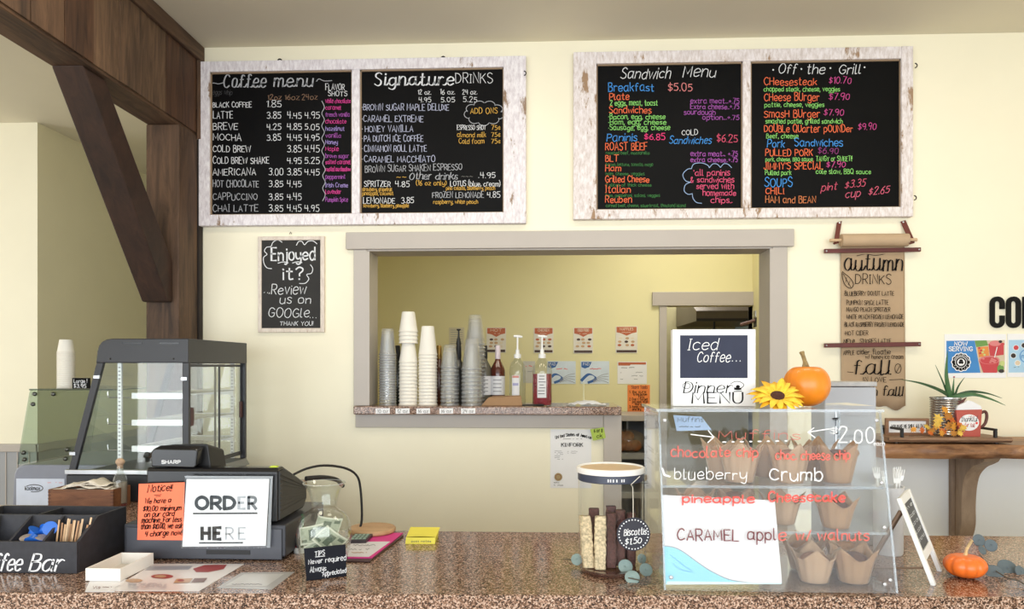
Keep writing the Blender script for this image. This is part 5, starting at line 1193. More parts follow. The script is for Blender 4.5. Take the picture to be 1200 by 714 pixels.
# ------------------------------------------------------------------ till: cash drawer, register, customer display, signs
def till():
    zb = 0.951; Y0 = 2.255; X = lambda px: WX(px, Y0); Z = lambda py: WZ(py, Y0, 240)
    gry = plain('drawer_dark_grey', (54, 55, 62), 0.4, var=0.06)
    t = thing('cash_till', 'wide dark grey cash drawer under the register on the counter', 'cash drawer', (X(240), Y0, zb))
    zt = Z(615); b = MB(); b.box(X(145), X(334.5), Y0, Y0+0.40, zb+0.010, zt, gry); b.build('drawer_housing', t, bevel=0.005)
    b = MB(); b.box(X(149), X(331), Y0-0.006, Y0-0.0005, Z(655), Z(619), plain('drawer_face_grey', (70, 72, 80), 0.35, var=0.05)); f = b.build('drawer_face', t, bevel=0.003)
    b = MB(); b.box(X(243), X(294), Y0-0.0085, Y0-0.0062, Z(649), Z(644), M_black); b.build('finger_slot', f)
    for a in (155, 325):
        for yy in (Y0+0.03, Y0+0.36):
            b = MB(); b.lathe([(0.012, 0), (0.012, 0.010)], (X(a), yy, zb), M_black, 14, cap0=True, cap1=True); b.build('foot', t)
    # register: a wedge falling towards the server's side
    yr0, yr1 = 2.262, 2.54; xa, xb = X(170), X(324)
    za, zbk, zc = zt+0.001, WZ(566, yr1, 357), WZ(549, yr0, 322)
    t = thing('cash_register', 'black cash register with ribbed wedge side on the cash drawer', 'cash register', ((xa+xb)/2, yr0, zt))
    b = MB(); prof = [(yr0, za+0.006), (yr0, zc-0.012), (yr0+0.006, zc), (yr0+0.05, zc), (yr1, zbk), (yr1, zbk-0.055), (yr1-0.03, za+0.004)]
    b.extrude([(xa, y, z) for y, z in prof], (xb-xa, 0, 0), M_gloss_black); b.build('register_body', t, bevel=0.005)
    rib = plain('grey_black_side_panel', (58, 58, 58), 0.5); b = MB(); pr2 = [(yr0+0.012, za+0.012), (yr0+0.012, zc-0.012), (yr0+0.05, zc-0.010), (yr1-0.01, zbk-0.006), (yr1-0.01, zbk-0.05), (yr1-0.035, za+0.012)]
    b.extrude([(xb, y, z) for y, z in pr2], (0.004, 0, 0), rib)
    for k in range(9):
        f = (k+0.6)/9.6; za2 = zc-0.014-(zc-za-0.03)*f; zb2 = zbk-0.008-0.046*f
        b.hull8([(xb+0.004, yr0+0.016, za2), (xb+0.0065, yr0+0.016, za2), (xb+0.0065, yr0+0.016, za2+0.006), (xb+0.004, yr0+0.016, za2+0.006)], [(xb+0.004, yr1-0.014, zb2), (xb+0.0065, yr1-0.014, zb2), (xb+0.0065, yr1-0.014, zb2+0.002), (xb+0.004, yr1-0.014, zb2+0.002)], rib)
    b.build('ribbed_side', t)
    b = MB(); yp = yr0+0.055; 
    pc = [(195, 548.5), (197.5, 524), (200, 520.6), (241, 520), (243.6, 521.6), (247.6, 550), (247.6, 552)]
    zlow = zc-0.008
    b.hull8([W(a, c, yp) for a, c in pc]+[W(195, 552, yp)], [W(a, c, yp)+Vector((0, 0.12, -0.03 if c < 540 else -0.02)) for a, c in pc]+[W(195, 552, yp)+Vector((0, 0.12, -0.02))], M_black); b.build('printer_cover', t, bevel=0.004)
    b = MB(); c = W(202, 550, yr0+0.025); b.tube([(c.x, c.y, zc-0.004), (c.x, c.y, WZ(538, c.y, 202))], 0.006, M_steel, 12); b.build('display_pole', t, smooth=True)
    yd = yr0+0.002; b = MB(); pd = [(177.2, 547.4), (176.4, 533), (178, 527.6), (181, 525.8), (229, 526.6), (231.6, 528.6), (229.6, 546.8), (227, 548.8)]
    b.hull8([W(a, c, yd) for a, c in pd], [W(a, c, yd)+Vector((0, 0.045, 0.006)) for a, c in pd], M_gloss_black); dp = b.build('customer_display', t, bevel=0.004)
    b = Ink(wallplane(yd), 0.0007); b.text('SHARP', 189.5, 211.5, 543.4, 3.6, M_paper, 1.15, jit=0.0); b.build('lettering', dp)
    b = MB(); P = [(X(326), 2.40, zbk+0.05), (X(336), 2.45, zbk+0.062), (X(352), 2.5, zbk+0.066), (X(372), 2.56, zbk+0.05), (X(384), 2.60, zbk+0.02), (X(388), 2.62, zbk-0.03), (X(389), 2.63, zb+0.05), (X(384), 2.62, zb+0.004)]
    b.tube([Vector((p[0], p[1], p[2])) for p in cr([tuple(p) for p in P])], 0.0042, M_black, 8); b.build('power_cable', t, smooth=True)
    b = MB(); P = [(X(336), 2.44, zbk+0.03), (X(350), 2.5, zbk+0.025), (X(362), 2.56, zbk+0.008), (X(366), 2.6, zbk-0.02)]
    b.tube(cr([tuple(p) for p in P]), 0.008, M_black, 8); b.build('power_cable', t, smooth=True)
    b = MB(); c = W(318, 547.6, yr0+0.02); b.hull8([c+Vector((-0.014, 0, -0.004)), c+Vector((0.022, 0, -0.004)), c+Vector((0.02, 0.03, -0.004)), c+Vector((-0.014, 0.03, -0.004))], [c+Vector((-0.004, 0.004, 0.002)), c+Vector((0.012, 0.004, 0.0045)), c+Vector((0.012, 0.024, 0.002)), c+Vector((-0.004, 0.024, 0.002))], plain('lime_note_pad', (190, 206, 70), 0.7)); o = b.build('sticky_note'); tag(o, 'crumpled lime sticky note lying on top of the register', 'note')
    # orange notice
    yo = 2.242; b = MB(); q = [(162.6, 567.4), (216.5, 565.4), (214.6, 633.4), (160.8, 633)]; b.extrude([W(a, c, yo) for a, c in q], (0, 0.0008, 0), plain('coral_orange_paper', (255, 122, 84), 0.6, var=0.02)); t = b.build('paper_notice'); tag(t, 'coral orange handwritten notice taped beside the order here sign', 'notice')
    b = Ink(wallplane(yo), 0.0006)
    b.text('Notice!!', 173, 201, 577.4, 8, INK_K, 1.4, slant=0.2, base1=575); b.line([(181, 580.6), (189, 579.8)], 0.7, INK_K); b.line([(183, 582), (188, 581.6)], 0.7, INK_K)
    for s, a, c, y in (('We have a', 169.5, 200, 590.6), ('$10.00 minimum', 167.5, 212, 599.6), ('on our card', 169, 204, 606.4), ('machine. For less', 166, 212.6, 613), ('than $10.00, we ask', 165, 213.4, 620.4), ('4% charge now!', 170, 213, 628.6)): b.text(s, a, c, y, 6.0, INK_K, 1.25, slant=0.22, base1=y-1.6)
    b.build('writing', t)
    # order here sign in its sleeve
    ys = 2.238; t = thing('order_sign', 'white order here sign in a clear sleeve leaning on the register', 'sign', (X(265), ys, Z(643)))
    b = MB(); q = [(218.6, 561.6), (315.6, 561.4), (311.4, 640), (213.6, 641)]; b.extrude([W(a, c, ys) for a, c in q], (0, 0.0012, 0), M_paper); p = b.build('paper_sheet', t)
    b = MB(); q = [(216.4, 557.8), (319.4, 558.4), (316.4, 642.4), (211.8, 643)]; b.extrude([W(a, c, ys-0.002) for a, c in q], (0, 0.001, 0), M_sleeve)
    b.build('clear_sleeve', t)
    b = MB()
    for e in ([(217, 558), (319, 558.4), (319, 561), (217, 560.6)], [(316.6, 561), (319.6, 558.4), (316.6, 642), (312.6, 642)]): b.extrude([W(a, c, ys-0.0032) for a, c in e], (0, 0.0008, 0), clear('sleeve_weld', body=0.5, bodycol=(200, 206, 212), rough=0.15))
    b.build('sleeve_edge', t)
    b = Ink(wallplane(ys), 0.0006); kk = ink(52, 54, 56); fade = ink(176, 180, 186); fade2 = ink(120, 124, 128)
    xs = [(229.5, 243.6), (248.4, 260), (264.4, 277), (282, 290), (294.6, 300.6)]
    for ch, (a, c), m, w in zip('ORDER', ((230, 243.5), (248, 258.6), (263, 275), (280, 287), (291.5, 300)), (kk, kk, kk, fade, fade2), (4.0, 4.0, 4.0, 2.6, 3.4)): b.text(ch, a, c, 596.4, 13.6, m, w, jit=0.0)
    for ch, (a, c), m, w in zip('HERE', ((237, 245.6), (251.4, 258.4), (265, 273.4), (280, 287.4)), (kk, kk, fade, fade), (4.0, 4.0, 1.6, 1.6)): b.text(ch, a, c, 632, 13.4, m, w, jit=0.0)
    b.line([(227, 602), (301.4, 601.6)], 1.6, kk); b.line([(234, 636.4), (284.4, 636.2)], 1.6, kk); b.build('lettering', p)
till()
# ------------------------------------------------------------------ small things along the counter
ZCT = 0.9503
def flat_sheet(name, label, cat, quad, mat, z=ZCT, th=0.0008):
    b = MB(); b.extrude([G(a, c, z+th) for a, c in quad], (0, 0, -th), mat); t = b.build(name); tag(t, label, cat); return t, Plane((0, 0, z+th), (0, 0, 1))
def counter_papers():
    t, pl = flat_sheet('menu_flyer', 'white printed menu flyer lying on the counter before the cash drawer', 'flyer', [(128, 692.6), (233.5, 692.8), (286.5, 661.2), (180, 660.8)], plain('flyer_gloss_white', (226, 220, 220), 0.25, var=0.01))
    b = Ink(pl, 0.0004); red = plain('print_brick', (156, 54, 52), 0.3); tan = plain('print_food_tan', (186, 146, 112), 0.3); gr = plain('print_grey', (150, 150, 160), 0.3)
    b.poly([(176, 664), (226, 663.4), (221, 668), (170, 668.6)], gr); b.poly([(226, 667), (240, 662.6), (266, 662.2), (262, 667.4), (244, 671), (230, 671)], red); b.disc(190, 676, 13, 2.6, red); b.disc(188, 676, 7, 1.6, tan); b.disc(157, 681, 10, 2.2, tan)
    b.poly([(207, 679), (226, 678.4), (222, 683.4), (203, 684)], tan); b.poly([(228, 678.4), (243, 678), (239, 682.8), (224, 683.4)], plain('print_brown', (110, 74, 62), 0.3)); b.disc(212, 681, 4, 1.3, red, 12)
    for i in range(5): b.squiggle(150, 196, 685+i*1.5, 0.6, gr, 0.5)
    b.build('print', t)
    t, pl = flat_sheet('laminated_sheet', 'grey laminated sheet lying on the counter nearest the slate tips sign', 'sheet', [(254, 689.2), (318.5, 691), (345.4, 670.4), (283, 671)], plain('laminate_grey', (176, 174, 172), 0.2, var=0.02))
    b = Ink(pl, 0.0004); b.poly([(264, 686.6), (312, 687.6), (333, 673), (286, 673.2)], plain('laminate_paper', (196, 194, 192), 0.25, var=0.02)); b.squiggle(272, 308, 685.6, 0.8, INK_GREY, 0.6); b.build('print', t)
    # white tray box with a sheet beneath
    y0, y1 = G(120, 682).y, 2.19; x0, x1 = WX(100, y0), WX(141, y0); z0 = ZCT+0.0012; z1 = WZ(666.5, y0, 120); f = plain('white_box_card', (240, 236, 230), 0.5, var=0.02); g = plain('box_inner_grey', (206, 200, 190), 0.6)
    t = thing('open_box', 'small shallow white open box beside the coffee bar box', 'box', ((x0+x1)/2, (y0+y1)/2, z0))
    for nm, a in (('front_wall', (x0, x1, y0, y0+0.004)), ('back_wall', (x0, x1, y1-0.004, y1)), ('side_wall', (x0, x0+0.004, y0+0.004, y1-0.004)), ('side_wall', (x1-0.004, x1, y0+0.004, y1-0.004))):
        b = MB(); b.box(*a, z0, z1, f); b.build(nm, t, bevel=0.0008)
    b = MB(); b.box(x0+0.004, x1-0.004, y0+0.004, y1-0.004, z0, z0+0.003, g); b.build('bottom', t)
    t, pl = flat_sheet('printed_card', 'white printed card half under the small white open box', 'card', [(99.6, 693.6), (134, 693.6), (150, 679), (106, 679)], plain('card_white', (228, 226, 228), 0.4, var=0.01))
    b = Ink(pl, 0.0003); b.text('Vis', 108, 117, 690.5, 3, INK_BRN, 0.6, slant=0.4); b.squiggle(118, 132, 689, 0.8, INK_BRN, 0.5); b.build('print', t)
    # clipboard, pink folder sheet, white sheet, calculator, round board, sticky notes
    Z1 = ZCT+0.006
    q = [(405, 657), (433.5, 657.2), (473, 627.4), (440, 626.6)]
    b = MB(); b.extrude([G(a, c, Z1) for a, c in q], (0, 0, -0.0055), plain('clipboard_brown', (72, 48, 44), 0.4)); t = b.build('clipboard', bevel=0.001); tag(t, 'brown clipboard lying by the counter edge behind the glass tip vase', 'clipboard')
    b = MB(); b.extrude([G(a, c, Z1+0.003) for a, c in [(407, 654), (436, 653.6), (472.4, 624.6), (437, 624.4)]], (0, 0, -0.0028), plain('magenta_paper', (214, 58, 140), 0.6, var=0.03)); t = b.build('pink_folder'); tag(t, 'bright pink paper sheet on the clipboard under the white sheet', 'paper')
    Z2 = Z1+0.0032
    b = MB(); b.extrude([G(a, c, Z2+0.001) for a, c in [(396, 652), (432.4, 652.6), (457.4, 634.8), (414, 635.2)]], (0, 0, -0.0009), plain('sheet_off_white', (222, 220, 224), 0.5)); t = b.build('paper_sheet'); tag(t, 'white printed sheet on top of the pink paper beside the vase', 'paper')
    b = Ink(Plane((0, 0, Z2+0.001), (0, 0, 1)), 0.0003); b.squiggle(414, 440, 640, 1.5, INK_PALE, 0.6); b.squiggle(410, 434, 645, 1.8, INK_PALE, 0.6); b.squiggle(412, 430, 648.6, 1.2, ink(190, 150, 120), 0.6); b.build('print', t)
    t = thing('calculator', 'dark calculator with pale green keys resting on the pink paper', 'calculator', G(421, 634, Z2))
    b = MB(); q = [G(408, 637.6, Z2), G(429, 637.2, Z2), G(437, 629.6, Z2), G(416, 629.4, Z2)]; b.hull8([p+Vector((0, 0, 0.0003)) for p in q], [p+Vector((0, 0, 0.012)) for p in q], plain('calculator_body', (44, 34, 40), 0.4)); b.build('calculator_body', t, bevel=0.002)
    b = MB(); ux, uy = q[1]-q[0], q[3]-q[0]
    for i in range(4):
        for j in range(3):
            o = q[0]+ux*(0.1+0.22*i)+uy*(0.12+0.27*j)+Vector((0, 0, 0.012)); b.extrude([o, o+ux*0.15, o+ux*0.15+uy*0.15, o+uy*0.15], (0, 0, 0.002), plain('calculator_key', (150, 176, 160), 0.5))
    b.build('keys', t)
    b = MB(); c = G(429, 622.5, ZCT+0.02); c = Vector((WX(436, 2.62), 2.62, Z1+0.0035)); b.lathe([(0.001, 0.0005), (0.080, 0.0005), (0.084, 0.005), (0.084, 0.013), (0.081, 0.017), (0.001, 0.017)], c, wood('round_board_wood', (164, 126, 88), (200, 164, 122), (3, 12, 3), 0.5, 0.1), 48); t = b.build('round_board', smooth=True); tag(t, 'round pale wooden board at the back edge of the counter', 'board')
    yl = plain('yellow_sticky_paper', (236, 224, 84), 0.6, var=0.03); zt = ZCT+0.022
    b = MB(); q = [G(475, 637.6, ZCT+0.0002), G(509.6, 637.8, ZCT+0.0002), G(513.4, 629, ZCT+0.0002), G(478.6, 628.6, ZCT+0.0002)]
    b.hull8(q, [p+Vector((0.002, 0.002, 0.021)) for p in q], yl); t = thing('sticky_pad', 'block of yellow sticky notes at the back of the counter', 'sticky notes', q[0]); b.build('note_block', t)
    b = MB(); q2 = [p+Vector((0.003, 0.003, 0.0222)) for p in q]; b.grid([[q2[0]+(q2[1]-q2[0])*i/6+Vector((0, 0, 0.003*math.sin(PI*i/6))) for i in range(7)], [q2[3]+(q2[2]-q2[3])*i/6+Vector((0.004, 0, 0.010)) for i in range(7)]], yl); o = b.build('top_note', t, smooth=True)
    b = Ink(tri_plane(q[0], q[1], q[1]+Vector((0.002, 0.002, 0.021))), 0.0008); b.text('post notes', 482, 505, 635.6, 2.2, INK_GREY, 0.5); b.build('print', t)
counter_papers()

M_vase = clear('vase_glass', (252, 254, 253), body=0.01, ior=1.5)
def tip_vase():
    c = Vector((WX(380, 2.215), 2.215, ZCT)); s = 867/2.215; z = lambda py: WZ(py, 2.215, 380)-ZCT; R = lambda px: px/2/s
    t = thing('glass_vase', 'clear round bellied glass vase of dollar tips beside the register', 'vase', c)
    prof = [(0.03, 0.0), (R(42), 0.003), (R(50), 0.012), (R(59), z(645)), (R(63), z(632)), (R(63), z(620)), (R(57), z(608)), (R(45), z(601)), (R(31), z(596.6)), (R(29), z(594)), (R(31), z(586)), (R(36), z(577)), (R(42), z(571)), (R(50), z(566))]
    P = cr([(r, zz) for r, zz in prof], 4)
    b = MB(); b.lathe(P, c, M_vase, 44, cap0=True); b.build('vase_glass', t, smooth=True)
    b = MB(); b.lathe([(r-0.003, zz+0.002) for r, zz in P[4:]]+[(R(50), z(566))], c, M_vase, 44); b.build('inner_glass', t, smooth=True)
    b = MB(); b.lathe([(R(50)-0.003, z(566)), (R(50)-0.0015, z(566)+0.0015), (R(50), z(566))], c, clear('vase_rim', body=0.35), 44); b.build('rim', t, smooth=True)
    # banknotes, each one a curled sheet
    grn, edge, dkg = plain('banknote_green', (158, 164, 146), 0.7, var=0.12, scale=90), plain('banknote_margin', (206, 206, 190), 0.7), plain('banknote_ink', (88, 100, 84), 0.7, var=0.2, scale=120)
    rr = random.Random(2)
    spots = [((-0.004, -0.045, z(640)), 0.55, 0.35, 0.10), ((0.026, -0.035, z(630)), -0.7, 0.45, 0.10), ((-0.03, -0.022, z(625)), 0.25, 0.5, 0.1), ((0.008, -0.005, z(617)), -0.15, 0.75, 0.11), ((0.0, 0.02, z(634)), 0.6, 0.4, 0.1), ((-0.012, -0.01, z(652)), 0.1, 0.3, 0.1)]
    labs = ['curled dollar bill in front at the bottom of the glass vase', 'curled dollar bill leaning against the glass vase wall away from the register', 'curled dollar bill against the vase wall nearest the register', 'arched dollar bill on top of the heap in the vase', 'dollar bill at the back of the heap in the vase', 'dollar bill lying on the floor of the glass vase']
    for (p, tilt, curl, L), lab in zip(spots, labs):
        C0 = c+Vector(p); rows = []; n = 12; Wd = 0.066
        tm = thing('banknote', lab, 'banknote', C0, 'dollar bills in the glass vase')
        def sheet(w0, w1, a0, a1, off):
            rows = []
            for k in range(2):
                w = w0 if k == 0 else w1; row = []
                for i in range(n+1):
                    f = a0+(a1-a0)*i/n; u = (f-0.5)*L; a = u/0.055*curl*1.6
                    x = math.sin(a)*0.055/(curl*1.6); y = (1-math.cos(a))*0.055/(curl*1.6); zz = w*Wd
                    x2 = x*math.cos(tilt)-zz*math.sin(tilt); z2 = x*math.sin(tilt)+zz*math.cos(tilt)
                    row.append(C0+Vector((x2*0.9, y*0.5+zz*0.5-off, z2*0.72)))
                rows.append(row)
            return rows
        b = MB(); b.fix = False; b.grid(sheet(-0.5, 0.5, 0, 1, 0), edge); b.build('note_paper', tm, smooth=True)
        b = MB(); b.fix = False; b.grid(sheet(-0.42, 0.42, 0.05, 0.95, 0.0008), grn); b.grid(sheet(-0.30, 0.30, 0.38, 0.62, 0.0014), dkg); b.grid(sheet(-0.36, -0.22, 0.08, 0.3, 0.0014), dkg); b.grid(sheet(0.2, 0.36, 0.7, 0.92, 0.0014), dkg); b.build('note_print', tm, smooth=True)
tip_vase()

def tips_sign():
    a, d = G(359.4, 681.2, ZCT), G(406.2, 675.6, ZCT); up = WZ(644.4, a.y, 358)-ZCT
    t = thing('slate_sign', 'small slate tips sign standing in front of the glass vase', 'sign', (a+d)/2)
    u = (d-a).normalized(); nb = Vector((-u.y, u.x, 0)); lean = nb*0.012
    q = [a, d, d+Vector((0, 0, up))+lean+u*0.0, a+Vector((0, 0, up))+lean-u*0.005]
    b = MB(); b.extrude(q, nb*0.007, plain('blue_black_slate', (26, 28, 36), 0.55, var=0.2, spec=0.12)); p = b.build('slate', t, bevel=0.001)
    b = MB(); m = (a+d)/2+nb*0.016; b.hull8([m-u*0.03, m+u*0.03, m+u*0.03+nb*0.03, m-u*0.03+nb*0.03], [m-u*0.03+Vector((0, 0, 0.012)), m+u*0.03+Vector((0, 0, 0.012)), m+u*0.03+nb*0.03+Vector((0, 0, 0.012)), m-u*0.03+nb*0.03+Vector((0, 0, 0.012))], M_black); b.build('foot', t)
    b = Ink(tri_plane(q[0], q[1], q[2]), 0.0006)
    b.text('TIPS', 369, 380.4, 651.6, 5.4, CH_W, 0.95, base1=650.4); b.line([(369.6, 653), (380.6, 651.8)], 0.8, CH_W)
    b.text('Never required', 361.4, 405.4, 661.6, 5.6, CH_W, 0.9, base1=656.4); b.text('Always', 363.4, 382, 671.2, 6, CH_W, 0.95, base1=669); b.text(',', 383, 384.5, 670, 5, CH_W, 0.9); b.text('Appreciated', 378, 405.6, 675.4, 5.6, CH_W, 0.9, base1=671)
    b.build('lettering', p)
tips_sign()

def pen_cup():
    y = 2.36; c = Vector((WX(352, y), y, ZCT)); z = lambda py: WZ(py, y, 350)-ZCT; r = 0.020
    t = thing('pen_cup', 'small white striped pen cup hidden behind the glass vase', 'cup', c)
    b = MB(); b.lathe([(r, 0.0), (r+0.001, z(641)), (r-0.001, z(641)), (r-0.002, 0.003), (0.001, 0.003)], c, plain('cup_white_label', (226, 228, 226), 0.4), 24, cap0=True); b.build('cup_body', t, smooth=True)
    b = MB()
    for py in (656, 652.4, 649.6): b.lathe([(r+0.0012, z(py)), (r+0.0014, z(py)+0.003)], c, M_black, 24)
    b.build('black_stripes', t)
    for i, (dx, dy, hx, py, m, nm) in enumerate(((-0.009, -0.005, -0.012, 609, plain('pen_red', (196, 40, 36), 0.35), 'red'), (0.002, 0.008, 0.004, 603.5, plain('pen_green', (48, 110, 70), 0.35), 'green'), (-0.003, -0.010, -0.020, 614, M_black, 'black'))):
        b = MB(); p0 = c+Vector((dx, dy, 0.006)); p1 = c+Vector((dx+hx, dy, z(py))); b.tube([p0, p0+(p1-p0)*0.8, p1], [0.004, 0.004, 0.0055], m, 10); o = b.build('pen'); tag(o, '%s pen standing in the pen cup behind the vase' % nm, 'pen')
pen_cup()

# ------------------------------------------------------------------ biscotti jar
def jar():
    Y = 2.185; c = Vector((WX(715.6, Y), Y, ZCT)); s = 867/Y; r = 38.2/s; z = lambda py: WZ(py, Y, 716)-ZCT
    H = z(561.5)
    t = thing('glass_jar', 'large lidded glass jar of biscotti beside the acrylic muffin case', 'jar', c)
    P = [(r*0.80, 0.0), (r*0.9, 0.003), (r*0.95, 0.012), (r*0.965, 0.05), (r*0.985, H*0.6), (r*0.985, H)]
    g = clear('jar_glass', (253, 254, 254), body=0.004, ior=1.36)
    b = MB(); b.lathe(P, c, g, 48, cap0=True); b.build('jar_glass', t, smooth=True)
    b = MB(); b.lathe([(r*0.80, 0.0), (r*0.88, 0.002), (r*0.93, 0.010), (r*0.90, 0.014), (r*0.5, 0.011), (0.001, 0.010)], c, clear('jar_base_glass', (214, 190, 180), body=0.25, bodycol=(150, 110, 100)), 48, cap0=True); b.build('thick_base', t, smooth=True)
    b = MB(); z0 = z(558); b.lathe([(r*0.98, H-0.002), (r*1.0, H), (r*1.0, z0+0.012), (r*0.97, z0+0.012)], c, plain('navy_seal', (58, 64, 82), 0.4), 48); sl = b.build('seal_band', t, smooth=True)
    b = MB()
    for a in (-1.75, -1.68, -1.60, -1.5, -1.35, -1.28): label_wrap(b, c, r*1.004, z0-0.004, z0+0.004, a, a+0.035, M_paper, 2)
    b.build('band_print', sl)
    b = MB(); b.lathe([(r*0.97, z0+0.0125), (r*1.035, z0+0.0125), (r*1.045, z0+0.018), (r*1.04, z0+0.026), (r*0.99, z0+0.029), (r*0.95, z0+0.024), (r*0.001, z0+0.022)], c, plain('lid_white', (240, 238, 234), 0.35), 48); lid = b.build('lid', t, smooth=True)
    b = MB(); b.lathe([(r*0.93, z0+0.0246), (0.001, z0+0.0262)], c, plain('lid_wood_top', (214, 186, 150), 0.5), 48); b.build('lid_top', lid, smooth=True)
    # biscotti
    pale = plain('pale_biscotti', (212, 192, 156), 0.85, var=0.38, scale=150, bump=1.0); choc = plain('chocolate_biscotti', (92, 58, 52), 0.8, var=0.3, scale=110, bump=1.0)
    def bar(px, y, w, d, z1, m, lab, rz=0.0, lean=0.0):
        x = WX(px, y); cc = Vector((x, y, ZCT+0.0146)); tt = thing('biscotti', lab, 'biscotti', cc, 'biscotti in the glass jar'); b = MB(); rows = []; rr = random.Random(int(px*10)); n = 22
        for i in range(n+1):
            f = i/n; zz = f*z1; row = []
            for k in range(16):
                a = 2*PI*k/16; sx = math.copysign(abs(math.cos(a))**0.45, math.cos(a)); sy = math.copysign(abs(math.sin(a))**0.45, math.sin(a)); e = 1+rr.uniform(-0.11, 0.09); tp = 1-0.12*(2*f-1)**4
                X_, Y_ = sx*w/2*e*tp, sy*d/2*e*tp
                row.append(cc+Vector((X_*math.cos(rz)-Y_*math.sin(rz)+lean*f, X_*math.sin(rz)+Y_*math.cos(rz), zz)))
            rows.append(row)
        b.grid(rows, m, True, True, True); b.build('biscotti_bar', tt, smooth=True)
    bar(690, 2.165, 0.036, 0.020, z(603)-0.015, pale, 'pale biscotti bar standing nearest the jar wall away from the muffin case', 0.15, -0.012)
    bar(703, 2.150, 0.034, 0.020, z(602)-0.015, pale, 'second pale biscotti bar, standing against the chocolate ones', 0.05, 0.002)
    bar(716, 2.172, 0.030, 0.024, z(600)-0.015, choc, 'chocolate biscotti bar standing beside the pale ones', 0.1)
    bar(727, 2.190, 0.030, 0.024, z(598)-0.015, choc, 'chocolate biscotti bar in the middle of the dark row', -0.2)
    bar(739, 2.200, 0.028, 0.024, z(602)-0.015, choc, 'chocolate biscotti bar behind the round price tag', 0.3)
    bar(716, 2.225, 0.032, 0.022, z(596)-0.015, choc, 'chocolate biscotti bar standing in the back of the jar', 0.1)
    bar(696, 2.225, 0.034, 0.022, z(599)-0.015, choc, 'chocolate biscotti bar behind the two pale ones', 0.0)
    # round tag on a string
    Yt = 2.075; pl = wallplane(Yt); cx, cy, rp = 742.4, 626.4, 19.6
    t = thing('price_tag', 'round black scalloped biscotti price tag hanging on the glass jar', 'price tag', W(cx, cy+rp, Yt))
    b = MB(); b.extrude([W(cx+rp*math.cos(2*PI*i/64)*(1+0.012*math.cos(2*PI*i/64*32)), cy+rp*math.sin(2*PI*i/64), Yt) for i in range(64)], (0, 0.003, 0), plain('navy_black_card', (24, 24, 40), 0.5)); o = b.build('tag_card', t)
    b = Ink(pl, 0.0006)
    for i in range(30): b.disc(cx+17.2*math.cos(2*PI*i/30), cy+17.2*math.sin(2*PI*i/30), 0.85, 0.85, M_paper, 8)
    b.text('Biscottis', 731, 757, 627.4, 7.4, M_paper, 1.2, slant=0.1, base1=626); b.text('$1.50', 732, 751, 638.4, 6.8, M_paper, 1.2, slant=0.15, base1=636.6); b.build('lettering', o)
    b = MB(); p = W(742, 607, Yt+0.001); q = c+Vector((0.055, -r*0.84, H-0.01)); b.tube([p, p+(q-p)*0.5+Vector((0, -0.004, 0)), q], 0.0012, plain('twine', (220, 214, 200), 0.7), 6); b.build('string', t)
    b = MB(); b.tube([q, q+Vector((-0.006, -0.002, 0.006)), q+Vector((0.02, 0.0, 0.03))], 0.0012, MATS['twine'], 6); b.build('string', t)
jar()

def eucalyptus(name_label, stem, leaves, loc, col=(140, 160, 156)):
    lf = plain('eucalyptus_leaf_%d' % col[0], col, 0.6, var=0.15, scale=30); st = plain('eucalyptus_stem', (86, 78, 66), 0.7)
    t = thing('eucalyptus_sprig', name_label, 'eucalyptus', loc); b = MB(); b.tube([Vector(p) for p in cr([tuple(p) for p in stem])], 0.0016, st, 6); b.build('stem', t)
    for (p, n, r) in leaves:
        p, n = Vector(p), Vector(n).normalized(); u = n.cross(Vector((0.3, 0.2, 1))).normalized(); v = n.cross(u); rows = []
        b = MB(); b.fix = False
        for q in (0.02, 0.35, 0.7, 0.9, 1.0): rows.append([p+(u*math.cos(2*PI*k/22)+v*math.sin(2*PI*k/22)*0.95)*r*q+n*(0.08*r*(1-q*q)) for k in range(22)])
        b.grid(rows, lf, True); o = b.build('leaf', t, smooth=True); so = o.modifiers.new('thickness', 'SOLIDIFY'); so.thickness = 0.0007
eucalyptus('pale eucalyptus sprig lying against the foot of the biscotti jar', [(0.335-0.03, 2.03, 0.956), (0.27, 2.06, 0.958), (0.235, 2.072, 0.962)],
           [(G(733, 664, 0.975)+Vector((0, 0, 0)), (0.1, -1, 0.45), 0.021), (G(741, 677, 0.962), (-0.1, -1, 0.7), 0.021), (G(757, 668, 0.966), (0.3, -1, 0.5), 0.020), (G(752, 655, 0.985), (0.5, -1, 0.3), 0.015)], (0.27, 2.06, ZCT))
eucalyptus('single pale eucalyptus leaf sprig behind the biscotti jar', [(0.06, 2.3, 0.953), (0.09, 2.28, 0.957), (0.13, 2.30, 0.955)], [(G(676, 656, 0.972), (-0.3, -1, 0.4), 0.018)], (0.09, 2.28, ZCT))
